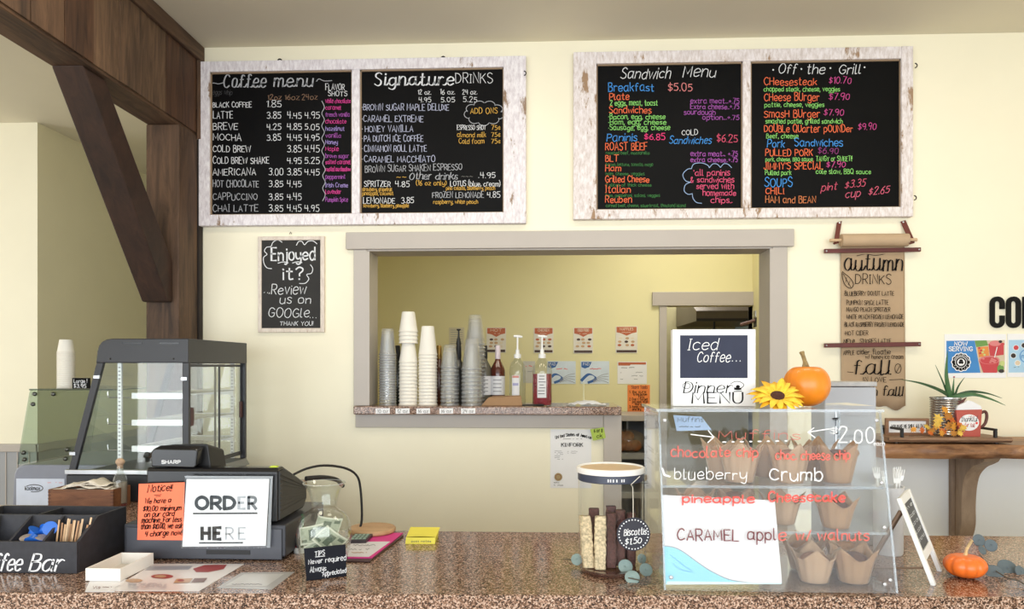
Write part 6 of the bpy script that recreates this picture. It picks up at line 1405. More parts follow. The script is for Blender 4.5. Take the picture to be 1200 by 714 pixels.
# ------------------------------------------------------------------ acrylic muffin case
CX0, CX1 = WX(778.5, 1.993), WX(1053, 1.993); CF0, CF1, CB = 1.993, 2.093, 2.385; CZ0, CZ1 = 0.9515, 1.425; TK = 0.004
def front_y(z): return CF0+(CF1-CF0)*(z-CZ0)/(CZ1-CZ0)
FP = tri_plane((CX0, CF0, CZ0), (CX1, CF0, CZ0), (CX0, CF1, CZ1))
S1, S2 = 1.218, 1.098
def muffin_case():
    t = thing('muffin_case', 'clear slant front acrylic muffin case with handwritten flavours', 'display case', ((CX0+CX1)/2, CF0, CZ0))
    n = FP.n
    b = MB(); q = [(CX0, CF0, CZ0), (CX1, CF0, CZ0), (CX1, CF1, CZ1), (CX0, CF1, CZ1)]; b.extrude([Vector(p) for p in q], -n*TK, M_acryl); fp = b.build('front_panel', t)
    for x in (CX0, CX1-TK):
        b = MB(); b.extrude([(x, CF0+0.005, CZ0+0.0005), (x, CF1+0.005, CZ1-0.0005), (x, CB-TK, CZ1-0.0005), (x, CB-TK, CZ0+0.0005)], (TK, 0, 0), M_acryl); s = b.build('side_panel', t)
        b = MB(); 
        for (ya, za, yb, zb) in ((CF0+0.004, CZ0, CF1+0.004, CZ1), (CB-TK, CZ0, CB-TK, CZ1)):
            b.hull8([(x-0.0006, ya-0.002, za), (x+TK+0.0006, ya-0.002, za), (x+TK+0.0006, ya+0.002, za), (x-0.0006, ya+0.002, za)], [(x-0.0006, yb-0.002, zb), (x+TK+0.0006, yb-0.002, zb), (x+TK+0.0006, yb+0.002, zb), (x-0.0006, yb+0.002, zb)], M_acryl_edge)
        b.build('polished_edge', s)
    b = MB(); xm = (CX0+CX1)/2
    b.box(CX0, xm-0.001, CB-TK, CB, CZ0, CZ1, M_acryl); b.build('rear_door', t)
    b = MB(); b.box(xm+0.001, CX1, CB-TK, CB, CZ0, CZ1, M_acryl); b.build('rear_door', t)
    b = MB(); b.box(CX0-0.006, CX1+0.006, CF1-0.004, CB+0.008, CZ1, CZ1+0.006, M_acryl); tp = b.build('top_panel', t)
    b = MB(); b.box(CX0-0.006, CX1+0.006, CF1-0.0055, CF1-0.004, CZ1-0.001, CZ1+0.007, M_acryl_edge); b.box(CX0-0.0075, CX0-0.006, CF1-0.004, CB+0.008, CZ1-0.001, CZ1+0.007, M_acryl_edge); b.build('polished_edge', tp)
    b = MB(); b.box(CX0+TK, CX1-TK, CF0+0.005, CB-TK, CZ0, CZ0+0.005, M_acryl); b.build('bottom_panel', t)
    for z in (S1, S2):
        b = MB(); ya = front_y(z)+0.024; b.box(CX0+TK+0.0005, CX1-TK-0.0005, ya, CB-TK-0.001, z-0.004, z, M_acryl); s = b.build('shelf', t)
        b = MB(); b.box(CX0+TK+0.0005, CX1-TK-0.0005, ya-0.0015, ya, z-0.0045, z+0.003, M_acryl_edge); b.build('polished_edge', s)
    scr = plain('clear_screw_cap', (214, 216, 222), 0.15, metal=0.4)
    for (px, py) in ((786.5, 677), (1036.5, 685), (1043, 680), (779, 493), (1027, 493), (1033, 566), (1036, 618.5)):
        p = FP.at(px, py, 0.002); b = MB(); b.ellipsoid(p, 0.0055, 0.003, 0.0055, scr, 12, 6); b.build('screw_cap', t, smooth=True)
    W_ = M_paper; R_ = plain('red_glass_marker', (242, 92, 84), 0.6, var=0.05); BR = plain('maroon_glass_marker', (116, 52, 58), 0.6, var=0.05); R2 = plain('faint_red_marker', (224, 108, 98), 0.6, var=0.05)
    b = Ink(FP, 0.0006); O = lambda x, y: (750+x/3.103, 470+y/3.103)
    def tx(s, a, c, y, cap, m, w, **k): b.text(s, 750+a/3.103, 750+c/3.103, 470+y/3.103, cap, m, w, **k)
    for P in ([(185, 122), (266, 132)], [(248, 108), (268, 132), (246, 152)], [(688, 102), (610, 114)], [(632, 98), (610, 114), (636, 134)]): b.line([O(*p) for p in P], 1.2, W_)
    for i in range(8): b.disc(*O(306+i*32, 150-i*0.6), 2.0 if i % 2 else 2.6, 0.9, W_, 12)
    tx('Muffins', 283, 580, 140, 10.5, R2, 0.8, slant=0.1)
    b.line([O(697, 64), O(724, 62)], 0.9, INK_K); b.line([O(711, 62), O(711, 92)], 0.9, INK_K)
    tx('$', 690, 715, 122, 9, W_, 1.1); tx('2.00', 722, 850, 152, 17, W_, 1.5); tx('each', 848, 888, 162, 4.6, W_, 0.9)
    tx('chocolate chip', 112, 428, 204, 11.5, R2, 1.46); tx('choc. cheese chip', 492, 762, 214, 10.5, R2, 1.46)
    tx('blueberry', 124, 386, 286, 12.5, W_, 1.4); b.line([O(80, 246), O(88, 270), O(108, 276)], 2.2, W_); tx('Crumb', 470, 662, 290, 14, W_, 1.5)
    tx('pineapple', 155, 414, 370, 9.5, R_, 1.9); tx('Cheesecake', 466, 742, 366, 10.5, R_, 1.9)
    tx('CARAMEL', 136, 356, 508, 12.5, BR, 1.5); tx('appl', 390, 492, 506, 13, BR, 1.5); tx('e', 502, 528, 508, 13, R2, 1.5); tx('w/ walnuts', 566, 830, 506, 11.5, R2, 1.5)
    b.build('handwriting', fp)
    # folded white bag with blue foot standing just inside the front
    n = FP.n; PI2 = Plane(FP.p-n*0.012, n)
    b = MB(); q = [PI2.at(*O(*p)) for p in ((78, 342), (490, 362), (516, 655), (514, 666), (94, 668))]; b.extrude(q, -n*0.003, plain('bag_white', (222, 218, 222), 0.6, var=0.03, scale=8)); t2 = b.build('paper_bag'); tag(t2, 'flat white paper bag with a pale blue foot standing inside the muffin case', 'paper bag')
    b = Ink(PI2, 0.0006); bl = plain('bag_pale_blue', (140, 206, 232), 0.6, var=0.03)
    b.poly([O(*p) for p in cr([(84, 528), (124, 534), (160, 552), (215, 592), (262, 622), (330, 652), (420, 664), (515, 662)])]+[O(514, 666), O(94, 668)], bl)
    b.line([O(*p) for p in cr([(84, 527), (124, 533), (160, 551), (215, 591), (262, 621), (330, 651), (420, 663)])], 1.0, INK_PALE)
    b.line([O(*p) for p in cr([(110, 560), (160, 600), (190, 622), (140, 610), (120, 590)])], 1.2, plain('bag_mid_blue', (96, 168, 206), 0.6)); b.poly([O(100, 656), O(300, 658), O(514, 662), O(514, 666), O(94, 668)], plain('bag_ice', (206, 232, 244), 0.6)); b.build('print', t2)
    b = MB(); xs = CX0+TK+0.0012; b.box(xs, xs+0.0006, 2.20, 2.365, 1.19, 1.40, plain('strip_white', (232, 232, 236), 0.6)); t4 = b.build('paper_strip'); tag(t4, 'narrow white paper strip inside the muffin case end panel nearest the jar', 'paper')
    b = MB()
    for i, z in enumerate((1.30, 1.292, 1.262, 1.255)): b.box(xs-0.0003, xs, 2.215, 2.35-0.02*(i % 2), z, z+0.0035, INK_GREY)
    b.build('print', t4)
    # blue flavour slip standing on the rear of the top shelf
    Yq = 2.33; pl = wallplane(Yq); b = MB(); q = [W(789, 486.6, Yq), W(822, 488.4, Yq), W(834, 504, Yq), W(793, 505.4, Yq)]; 
    b.extrude(q, (0, 0.001, 0), plain('pale_blue_slip', (176, 200, 232), 0.6)); t3 = b.build('paper_slip'); tag(t3, 'pale blue paper slip stuck inside the muffin case beside the white arrow', 'paper')
    b = Ink(pl, 0.0005); b.text('Muffins', 794, 824, 494.6, 5, INK_GREY, 0.7); b.squiggle(796, 824, 500.6, 0.8, INK_GREY, 0.7); b.build('writing', t3)
muffin_case()

M_parch = clear('brown_parchment', (226, 204, 178), body=0.74, bodycol=(208, 172, 136), rough=0.4, ior=1.25)
M_parch2 = clear('pale_parchment', (232, 214, 190), body=0.72, bodycol=(228, 198, 166), rough=0.4, ior=1.25)
def muffin_proto(seed, parch, crumbc):
    rr = random.Random(seed); t = thing('muffin', 'muffin', 'muffin', (0, 0, 0)); b = MB(); b.fix = False; n = 48
    ph = rr.uniform(0, PI); rows = []
    for i, (f, r) in enumerate(((0.0, 0.033), (0.02, 0.0345), (0.25, 0.039), (0.5, 0.0435), (0.72, 0.047), (0.88, 0.050), (1.0, 0.0525))):
        row = []
        for k in range(n):
            a = 2*PI*k/n; q8 = ((a+ph)/(PI/2)) % 1.0; pt = abs(2*q8-1)**1.15
            fold = 0.0026*math.cos(12*(a+ph))*min(1, f*2)
            z = 0.108*f*(1 if f < 0.6 else 1-(1-pt)*0.40*(f-0.6)/0.4); rad = r+fold+0.013*pt*max(0, f-0.5)*2*0.7-0.006*(1-pt)*max(0, f-0.6)*2
            row.append((rad*math.cos(a), rad*math.sin(a), z))
        rows.append(row)
    b.grid(rows, parch, True); o = b.build('paper_cup_liner', t, smooth=True, ang=70); so = o.modifiers.new('thickness', 'SOLIDIFY'); so.thickness = 0.0009
    b = MB(); b.lathe([(0.033, 0.0006), (0.0001, 0.0006)], (0, 0, 0), parch, 24); b.build('liner_base', t)
    b = MB(); b.ellipsoid((0, 0, 0.056), 0.0365, 0.0365, 0.030, plain(crumbc[0], crumbc[1], 0.85, var=0.35, scale=120, bump=1.0), 28, 14, lambda a, p: 1+0.05*math.sin(3*a+seed)*math.cos(p)+rr.uniform(-0.02, 0.02)); b.build('muffin_top', t, smooth=True)
    return t
def muffins():
    pr = [muffin_proto(1, M_parch2, ('crumb_golden', (166, 120, 76))), muffin_proto(2, M_parch, ('crumb_chocolate', (96, 62, 44))), muffin_proto(5, M_parch2, ('crumb_berry', (146, 104, 78)))]
    used = set()
    def put(k, px, Y, z, lab, rz, sc=1.0):
        loc = (WX(px, Y), Y, z+0.0006)
        if k not in used: used.add(k); o = pr[k]; o.location = loc; o.rotation_euler = (0, 0, rz); o['label'] = lab; o['group'] = 'muffins in the acrylic case'
        else: o = dup(pr[k], loc, lab, 'muffins in the acrylic case', rz)
        sc = min(1.04, sc*1.1) if z == S2 else sc*1.1; o.scale = (sc, sc, sc if z == S1 else sc*0.84)
    put(0, 867, 2.165, S1, 'pale wrapped muffin on the top shelf under the end of chocolate chip', 0.2, 1.02)
    put(2, 925, 2.155, S1, 'pale wrapped muffin on the top shelf above the C of crumb', 0.5)
    put(1, 981, 2.165, S1, 'tall muffin on the top shelf nearest the two dollar price', 0.35, 1.0)
    put(1, 954, 2.275, S1, 'chocolate muffin at the back of the top shelf before the price end', 0.9)
    put(2, 899, 2.275, S1, 'pale muffin at the back of the top shelf in the middle', 0.1)
    put(0, 846, 2.285, S1, 'pale muffin at the back of the top shelf behind the chocolate writing', 0.6)
    put(1, 979.5, 2.12, S2, 'wide open muffin alone on the middle shelf under cheesecake', 0.7, 1.0)
    put(2, 916, 2.17, S2, 'middle shelf muffin half hidden by the white bag edge', 0.2)
    put(0, 815, 2.26, S2, 'middle shelf muffin peeking over the white bag under pineapple', 0.3)
    put(2, 862, 2.26, S2, 'middle shelf muffin behind the white bag under the last letters of pineapple', 0.8)
    zb = CZ0+0.005
    put(2, 954, 2.085, zb, 'bottom shelf muffin in front beside the white bag', 0.15, 1.0)
    put(1, 1000, 2.085, zb, 'bottom shelf muffin in front nearest the end panel', 0.6, 1.02)
    put(0, 942, 2.215, zb, 'bottom shelf muffin behind, beside the white bag', 0.4)
    put(0, 991, 2.215, zb, 'bottom shelf muffin behind, nearest the end panel', 0.9)
muffins()

# ------------------------------------------------------------------ on top of the case
ZTOP = CZ1+0.0065
M_pump = None
def pumpkin(name, label, c, rx, rz, ribs, depth, col, stem_pts, stem_r, scol):
    t = thing(name, label, 'pumpkin', c)
    m = plain('pumpkin_skin_%d' % col[1], col, 0.38, var=0.10, scale=9, coat=0.15); b = MB(); c = Vector(c); rows = []; n = 80
    for i in range(25):
        ph = -PI/2+PI*i/24; ph = max(-PI/2+0.02, min(PI/2-0.02, ph)); row = []
        for k in range(n):
            a = 2*PI*k/n; q = 1-depth*(abs(math.sin(ribs*a/2+0.6)) < 0.0)-depth*(1-abs(math.sin(ribs*a/2)))**2.0
            dip = 1-0.16*max(0, math.sin(ph))**6*1.0
            row.append((c.x+rx*q*math.cos(ph)**0.9*math.cos(a), c.y+rx*q*math.cos(ph)**0.9*math.sin(a), c.z+rz+rz*math.sin(ph)*dip))
        rows.append(row)
    b.grid(rows, m, True, True, True); b.build('pumpkin_body', t, smooth=True, ang=80)
    b = MB(); P = [c+Vector(p) for p in stem_pts]; b.tube([Vector(p) for p in cr([tuple(p) for p in P], 3)], [stem_r*(1.5-0.7*min(1, i/4)) if i < len(cr([tuple(p) for p in P], 3))-2 else stem_r*1.0 for i in range(len(cr([tuple(p) for p in P], 3)))], plain('pumpkin_stem_%d' % scol[0], scol, 0.8, var=0.35, scale=70, bump=0.8), 7); b.build('stem', t)
def top_things():
    Y = 2.235; b = MB(); a, d = W(788.4, 478, Y), W(885.6, 386, Y)
    t = thing('block_sign', 'white iced coffee block sign standing on the muffin case', 'sign', ((a.x+d.x)/2, Y, ZTOP))
    b.box(a.x, d.x, Y, Y+0.035, ZTOP, d.z, plain('white_block_paint', (240, 240, 240), 0.45, var=0.01)); o = b.build('block', t, bevel=0.0015)
    b = MB(); p0, p1 = W(797, 443.2, Y), W(876, 393, Y); b.box(p0.x, p1.x, Y-0.0012, Y-0.0002, p0.z, p1.z, plain('blue_slate_panel', (56, 60, 78), 0.55, var=0.08, spec=0.15)); sl = b.build('slate_panel', t)
    b = Ink(wallplane(Y-0.0012), 0.0005); b.text('Iced', 806, 840, 410.2, 13, M_paper, 1.3, slant=0.2, jit=0.06); b.text('Coffee', 816.4, 855, 424.4, 12, M_paper, 1.3, slant=0.2, jit=0.06); b.text('...', 858, 867.4, 423.4, 5, M_paper, 1.3, jit=0); b.build('lettering', sl)
    b = Ink(wallplane(Y), 0.0005); b.text('Dinner', 801, 857, 460.6, 13, INK_K, 1.46, (0.3, 0.35, 1.0), slant=0.2, jit=0.02); b.ring(804.5, 452.4, 4.4, 3.4, 0.6, INK_K)
    b.text('MENU', 811, 870, 472.6, 12.5, INK_K, 1.46, (0.05, 0.5, 1.3), jit=0.0)
    b.line(cr([(856, 450), (861, 447.4), (867, 447.6), (871.6, 451), (868, 455), (860, 454.6)]), 0.7, INK_K); b.disc(864.4, 456, 4.6, 1.4, INK_K, 14); b.disc(864.6, 453.4, 2.4, 2, INK_K, 12); b.line([(860, 459), (869, 458.6)], 0.8, INK_K); b.build('lettering', o)
    Yp = 2.245; c = (WX(945.4, Yp), Yp, ZTOP)
    pumpkin('pumpkin', 'round smooth orange pumpkin on top of the muffin case beside the sunflower', c, 25.8/867*Yp, 0.0645, 10, 0.022, (238, 138, 30), [(-0.004, -0.002, 0.118), (-0.006, -0.004, 0.130), (-0.012, -0.006, 0.148), (-0.018, -0.008, 0.163)], 0.0075, (150, 128, 84))
    # artificial sunflower leaning on the pumpkin
    Ys = 2.135; C0 = W(911, 466.5, Ys); t = thing('sunflower', 'yellow artificial sunflower lying against the large pumpkin', 'flower', (C0.x, C0.y, ZTOP))
    nrm = Vector((-0.10, -0.62, 0.78)).normalized(); u = Vector((1, 0, 0)); u = (u-nrm*u.dot(nrm)).normalized(); v = nrm.cross(u)
    yl = plain('sunflower_yellow', (246, 200, 54), 0.6, var=0.14, scale=50); y2 = plain('sunflower_gold', (240, 180, 36), 0.6, var=0.14, scale=50); rr = random.Random(9)
    for ring, (n, L0, m, lift) in enumerate(((13, 0.070, y2, -0.004), (13, 0.062, yl, 0.003))):
        for k in range(n):
            a = 2*PI*(k+0.5*ring)/n+rr.uniform(-0.08, 0.08); L = L0*rr.uniform(0.88, 1.08); d = u*math.cos(a)+v*math.sin(a); s = -u*math.sin(a)+v*math.cos(a); rows = []
            dr = rr.uniform(-0.010, 0.012)
            for i in range(7):
                f = i/6; w = 0.0105*math.sin(PI*min(1, 0.16+f*0.84))**0.8*(1 if f < 0.95 else 0.3)
                cc = C0+d*(0.010+L*f)+nrm*(lift+0.012*math.sin(PI*f*0.9)+dr*f*f); rows.append([cc-s*w+nrm*0.002, cc, cc+s*w+nrm*0.002])
            for r_ in rows:
                for q in r_: q.z = max(q.z, ZTOP+0.001+0.0006*(k % 3))
            b = MB(); b.fix = False; b.grid(rows, m); o = b.build('petal', t, smooth=True); so = o.modifiers.new('thickness', 'SOLIDIFY'); so.thickness = 0.0006
    b = MB(); rows = []
    for i in range(6):
        f = i/5; r = 0.0235*math.cos(f*PI/2*0.96); rows.append([C0+(u*math.cos(2*PI*k/24)+v*math.sin(2*PI*k/24))*r+nrm*(0.004+0.010*math.sin(f*PI/2)) for k in range(24)])
    b.grid(rows, plain('sunflower_heart', (70, 34, 22), 0.9, var=0.5, scale=160, bump=1.0), True, False, True); b.build('flower_heart', t, smooth=True)
    b = MB(); b.tube([C0-nrm*0.002, C0-nrm*0.012+u*0.015], 0.004, plain('flower_stalk', (78, 104, 52), 0.7), 8); b.build('stalk', t)
top_things()

# ------------------------------------------------------------------ behind and beside the case
def right_counter_things():
    Y = 2.53; xa, xb = WX(966.5, Y), WX(1027, Y); zt = WZ(447.5, Y, 1000); m = plain('white_dispenser_plastic', (178, 180, 186), 0.45, var=0.01, spec=0.2)
    t = thing('white_dispenser', 'tall white boxy dispenser standing behind the muffin case', 'dispenser', ((xa+xb)/2, Y, ZCT))
    b = MB(); b.box(xa, xb, Y, Y+0.13, ZCT, zt-0.018, m); o = b.build('body', t, bevel=0.004)
    b = MB(); b.box(xa-0.002, xb+0.002, Y-0.003, Y+0.132, zt-0.016, zt, plain('dispenser_lid_grey', (176, 174, 172), 0.4, var=0.15, scale=30)); b.build('lid', t, bevel=0.003)
    b = MB(); b.extrude([W(968, 475.6, Y-0.001), W(990, 475.6, Y-0.001), W(1025, 475.8, Y-0.001), W(992, 472, Y-0.001), W(968, 473, Y-0.001)], (0, 0.001, 0), plain('dispenser_label_buff', (214, 206, 184), 0.5)); b.build('label_strip', t)
    b = MB(); b.box(WX(978.6, Y), WX(979.8, Y), Y-0.003, Y-0.0005, WZ(530, Y), WZ(481, Y), M_steel)
    b.build('seam', t)
    for py in (491.5, 508):
        b = MB(); c = W(979, py, Y-0.006); b.ellipsoid(c, 0.010, 0.005, 0.0035, M_black, 12, 6); b.ellipsoid(c+Vector((0.006, 0, 0.002)), 0.004, 0.004, 0.003, M_black, 8, 5); b.build('black_catch', t)
    # white tub of plastic forks
    c = Vector((WX(1041, 2.425), 2.425, ZCT)); t = thing('utensil_tub', 'white plastic tub behind the little easel holding forks', 'tub', c)
    b = MB(); r = 0.046; h = WZ(571, 2.425, 1040)-ZCT
    b.lathe([(r*0.9, 0), (r*0.95, 0.004), (r, h), (r*1.04, h+0.003), (r*0.96, h+0.003), (r*0.9, 0.008), (0.001, 0.008)], c, plain('tub_white', (226, 228, 230), 0.4), 28, cap0=True); b.build('tub', t, smooth=True)
    fk = plain('white_fork_plastic', (240, 240, 238), 0.3); rr = random.Random(14)
    spots = [(0.012, -0.02, 0.10), (0.024, -0.005, 0.2), (0.030, 0.012, 0.05), (0.0, 0.01, -0.15), (0.018, 0.02, 0.3), (-0.02, 0.0, -0.3)]
    for i, (dx, dy, ln) in enumerate(spots):
        p0 = c+Vector((dx*0.6, dy*0.6, 0.02)); top = c+Vector((dx+ln*0.05, dy, h+0.016+0.006*(i % 3))); d = (top-p0).normalized(); s = Vector((1, -0.5+0.3*i % 1, 0)).normalized(); b = MB()
        b.tube([p0, top], 0.003, fk, 6); b.hull8([top-s*0.008-Vector((0, 0.0012, 0)), top+s*0.008-Vector((0, 0.0012, 0)), top+s*0.008+Vector((0, 0.0012, 0)), top-s*0.008+Vector((0, 0.0012, 0))], [top-s*0.011+d*0.016-Vector((0, 0.001, 0)), top+s*0.011+d*0.016-Vector((0, 0.001, 0)), top+s*0.011+d*0.016+Vector((0, 0.001, 0)), top-s*0.011+d*0.016+Vector((0, 0.001, 0))], fk)
        for k in range(4):
            q = top+d*0.015+s*(-0.009+0.006*k); b.tube([q, q+d*0.02+s*0.001*(k-1.5)], 0.0016, fk, 5)
        o = b.build('plastic_fork'); tag(o, 'white plastic fork standing in the tub, %s' % ['in front', 'nearest the easel', 'at the easel side behind', 'in the middle', 'at the back', 'nearest the muffin case'][i], 'fork', 'white forks in the tub')
    # little white easel sign
    A, B = G(1096.5, 687, ZCT), G(1104.5, 668.5, ZCT); u = (B-A); u.z = 0; wd = u.length; u.normalize(); nf = Vector((u.y, -u.x, 0)); lean = -nf*0.085; H = 0.232
    t = thing('easel_sign', 'little white framed chalkboard easel standing beside the mini pumpkin', 'easel', (A+B)/2)
    wht = plain('easel_white_paint', (238, 238, 236), 0.45, var=0.015)
    up = Vector((lean.x, lean.y, H)); L = up.length; up.normalize(); nn = u.cross(up).normalized()
    if nn.dot(nf) < 0: nn = -nn
    def slab(a0, a1, h0, h1, d0, d1, m, nm, par):
        b = MB(); q = [A+u*x+up*z+nn*d0+Vector((0, 0, 0.0006)) for x, z in ((a0, h0), (a1, h0), (a1, h1), (a0, h1))]; b.extrude(q, nn*(d1-d0), m); return b.build(nm, par, bevel=0.001)
    fw = 0.020
    slab(0, fw, 0, L, -0.012, 0, wht, 'frame_leg', t); slab(wd-fw, wd, 0, L, -0.012, 0, wht, 'frame_leg', t)
    slab(fw, wd-fw, L-0.022, L, -0.011, -0.001, wht, 'top_rail', t); slab(fw, wd-fw, 0.066, 0.09, -0.011, -0.001, wht, 'bottom_rail', t)
    bd = slab(fw, wd-fw, 0.09, L-0.022, -0.008, -0.004, plain('easel_slate', (70, 72, 78), 0.55), 'chalkboard', t)
    ip = Plane(A+nn*(-0.004), nn); b = MB(); b.fix = False
    def cu(fx, fz): return A+u*(fw+(wd-2*fw)*fx)+up*(0.09+(L-0.112)*fz)+nn*(-0.0033)
    for i in range(5):
        z = 0.85-0.17*i
        for q in strokes(['We', 'accept', 'cards', '& cash', 'thanks'][i], 0, 1, 0, 6): 
            xs = [0.15+0.7*p[0] for p in q]; zs = [z-p[1]*0.012 for p in q]
            b.grid([[cu(x, zz) for x, zz in zip(xs, zs)], [cu(x+0.012, zz+0.012) for x, zz in zip(xs, zs)]], CH_W)
    b.build('lettering', bd)
    for k in (0.012, wd-0.012):
        p = A+u*k+up*(L*0.86)-nn*0.016; f = A+u*k-nf*0.185; b = MB(); f.z = ZCT+0.004; b.tube([p, f], 0.0045, plain('easel_back_wood', (120, 96, 78), 0.6), 8); b.build('rear_leg', t)
    b = MB(); b.tube([A+u*0.012+up*0.05-nn*0.014, A+u*0.012-nf*0.165+Vector((0, 0, 0.02))], 0.003, MATS['easel_back_wood'], 6); b.build('stay', t)
    # mini pumpkin and eucalyptus
    Y = 2.16; c = (WX(1131, Y), Y, ZCT)
    pumpkin('pumpkin', 'mini ribbed orange pumpkin on the counter beside the little easel', c, 22.4/867*Y, 0.0345, 9, 0.11, (240, 116, 40), [(0, 0, 0.058), (0.002, 0, 0.068), (0.004, -0.002, 0.082), (0.014, -0.004, 0.102), (0.017, -0.004, 0.106)], 0.0052, (206, 178, 130))
    p = lambda px, py, z: G(px, py, z)
    eucalyptus('dark grey eucalyptus sprig lying on the counter beyond the mini pumpkin', [p(1208, 692, 0.956), p(1196, 682, 0.96), p(1178, 676, 0.965), p(1160, 664, 0.962), p(1148, 650, 0.962)],
               [(W(1147, 633.5, 2.27), (0.1, -1, 0.2), 0.019), (W(1161, 639.5, 2.29), (-0.1, -1, 0.25), 0.019), (W(1151, 645, 2.25), (0.4, -1, 0.6), 0.014), (W(1181, 667, 2.22), (0.05, -1, 0.7), 0.030), (W(1165, 671, 2.18), (-0.3, -1, 0.9), 0.024), (W(1196, 671, 2.2), (0.4, -1, 0.5), 0.020)], (WX(1175, 2.22), 2.22, ZCT), (92, 104, 110))
right_counter_things()

# ------------------------------------------------------------------ live-edge shelf on the wall, and what stands on it
SZ = WZ(522, 3.72, 1100); SB = WZ(538.5, 3.72, 1100)
def shelf():
    bark = wood('live_edge_wood', (96, 58, 34), (190, 140, 96), (2.2, 14, 14), 0.45, 0.5)
    t = thing('live_edge_shelf', 'live edge wooden slab shelf fixed to the wall above a curved bracket', 'shelf', (2.6, 4.0, SB))
    b = MB(); x0, x1 = WX(1034, 3.74), 3.6; n = 60; rr = random.Random(21); top = []; 
    fx = [x0+(x1-x0)*i/n for i in range(n+1)]; fe = [3.735+0.010*math.sin(x*9)+0.007*math.sin(x*31+1)+rr.uniform(-0.004, 0.004) for x in fx]
    rows = [[(x, YW-0.012, SB) for x in fx], [(x, e+0.012, SB) for x, e in zip(fx, fe)], [(x, e-0.006+rr.uniform(-0.006, 0.006), SB+(SZ-SB)*0.35) for x, e in zip(fx, fe)], [(x, e+rr.uniform(-0.005, 0.005), SB+(SZ-SB)*0.75) for x, e in zip(fx, fe)], [(x, e+0.010, SZ) for x, e in zip(fx, fe)], [(x, YW-0.012, SZ) for x in fx]]
    b.grid(rows, bark); b.face([r[0] for r in rows], bark); b.face([r[-1] for r in rows], bark); b.build('slab', t, smooth=True, ang=50)
    br = wood('grey_brown_bracket_wood', (128, 106, 88), (172, 148, 124), (10, 10, 2), 0.55, 0.2)
    t = thing('shelf_bracket', 'curved wooden corbel bracket under the live edge shelf', 'bracket', (WX(1112, YW), YW, 0.6))
    xb0 = WX(1110.5, YW); w = 0.115
    b = MB(); b.box(xb0, xb0+w, YW-0.04, YW-0.0085, 0.55, SB-0.001, br); b.build('wall_board', t, bevel=0.003)
    prof = [(YW-0.041, 0.62), (YW-0.075, 0.63), (YW-0.10, 0.70), (YW-0.10, 0.80), (YW-0.112, 0.90), (YW-0.14, 0.97), (YW-0.20, 1.02), (YW-0.26, 1.045), (YW-0.30, 1.062), (YW-0.32, SB-0.012), (YW-0.32, SB-0.001)]
    P = cr(prof[:-2])+prof[-2:]; b = MB(); b.extrude([(xb0+0.018, y, z) for y, z in [(YW-0.041, SB-0.001)]+P], (w-0.036, 0, 0), br); b.build('curved_corbel', t, bevel=0.004)
    # tray
    y0, y1 = 3.77, 4.02; tx0, tx1 = WX(1042, y0), WX(1187, y0); z0 = SZ+0.008; z1 = WZ(513.5, y0, 1110)
    trm = wood('rustic_tray_wood', (104, 76, 58), (178, 142, 112), (2.0, 16, 16), 0.6, 0.5)
    t = thing('wooden_tray', 'rustic wooden tray board with black bar handles on the wall shelf', 'tray', ((tx0+tx1)/2, y0, SZ))
    b = MB(); n = 30; fx = [tx0+(tx1-tx0)*i/n for i in range(n+1)]
    rows = [[(x, y1, z0) for x in fx], [(x, y0+0.012, z0) for x in fx], [(x, y0+rr.uniform(-0.004, 0.004), z0+(z1-z0)*0.5) for x in fx], [(x, y0+0.006+rr.uniform(-0.003, 0.003), z1) for x in fx], [(x, y1, z1) for x in fx]]
    b.grid(rows, trm); b.face([r[0] for r in rows], trm); b.face([r[-1] for r in rows], trm); b.face([rows[0][0], rows[0][-1], rows[-1][-1], rows[-1][0]], trm); b.build('tray_board', t, smooth=True, ang=40)
    for xx in (tx0+0.05, tx1-0.06):
        for yy in (y0+0.035, y1-0.04):
            b = MB(); b.lathe([(0.011, 0), (0.011, z0-SZ-0.0005)], (xx, yy, SZ+0.0003), M_black, 12, cap0=True, cap1=True); b.build('foot', t)
    for px in (1057, 1166.5):
        x = WX(px, y0+0.02); h = 0.034; b = MB(); e = 0.0065
        b.box(x-e, x+e, y0+0.012, y0+0.03, z1+0.0003, z1+h, M_black); b.box(x-e, x+e, y1-0.035, y1-0.017, z1+0.0003, z1+h, M_black); b.box(x-e, x+e, y0+0.012, y1-0.017, z1+h, z1+h+0.012, M_black); b.build('bar_handle', t, bevel=0.002)
    TZ = z1+0.0004
    # framed saying
    Y = 3.90; a, d = W(1038.5, 511, Y), W(1089, 490.6, Y); t = thing('framed_sign', 'small brown framed white sign with a saying on the wooden tray', 'sign', ((a.x+d.x)/2, Y, TZ)); f = 0.014; fr = wood('sign_frame_wood', (120, 84, 62), (162, 122, 92), (3, 14, 14), 0.6, 0.2)
    b = MB(); zt = d.z; b.box(a.x, d.x, Y, Y+0.02, TZ, TZ+f, fr); b.box(a.x, d.x, Y, Y+0.02, zt-f, zt, fr); b.box(a.x, a.x+f, Y, Y+0.02, TZ+f, zt-f, fr); b.box(d.x-f, d.x, Y, Y+0.02, TZ+f, zt-f, fr); b.build('frame', t, bevel=0.001)
    b = MB(); b.box(a.x+f, d.x-f, Y+0.006, Y+0.012, TZ+f, zt-f, M_paper); o = b.build('panel', t); b = Ink(wallplane(Y+0.006), 0.0006); b.text('YOU MAKE ME SMILE ALL DAY', 1044.6, 1084, 502.6, 4.6, INK_K, 0.7, jit=0.0, base1=501.6); b.build('lettering', o)
    # ribbed tin pot with aloe
    Y = 3.93; s = 867/Y; c = Vector((WX(1108.5, Y), Y, TZ)); r = 16.2/s; h = WZ(465.5, Y, 1108)-TZ; tin = plain('galvanised_tin', (190, 190, 192), 0.24, metal=0.95, var=0.12)
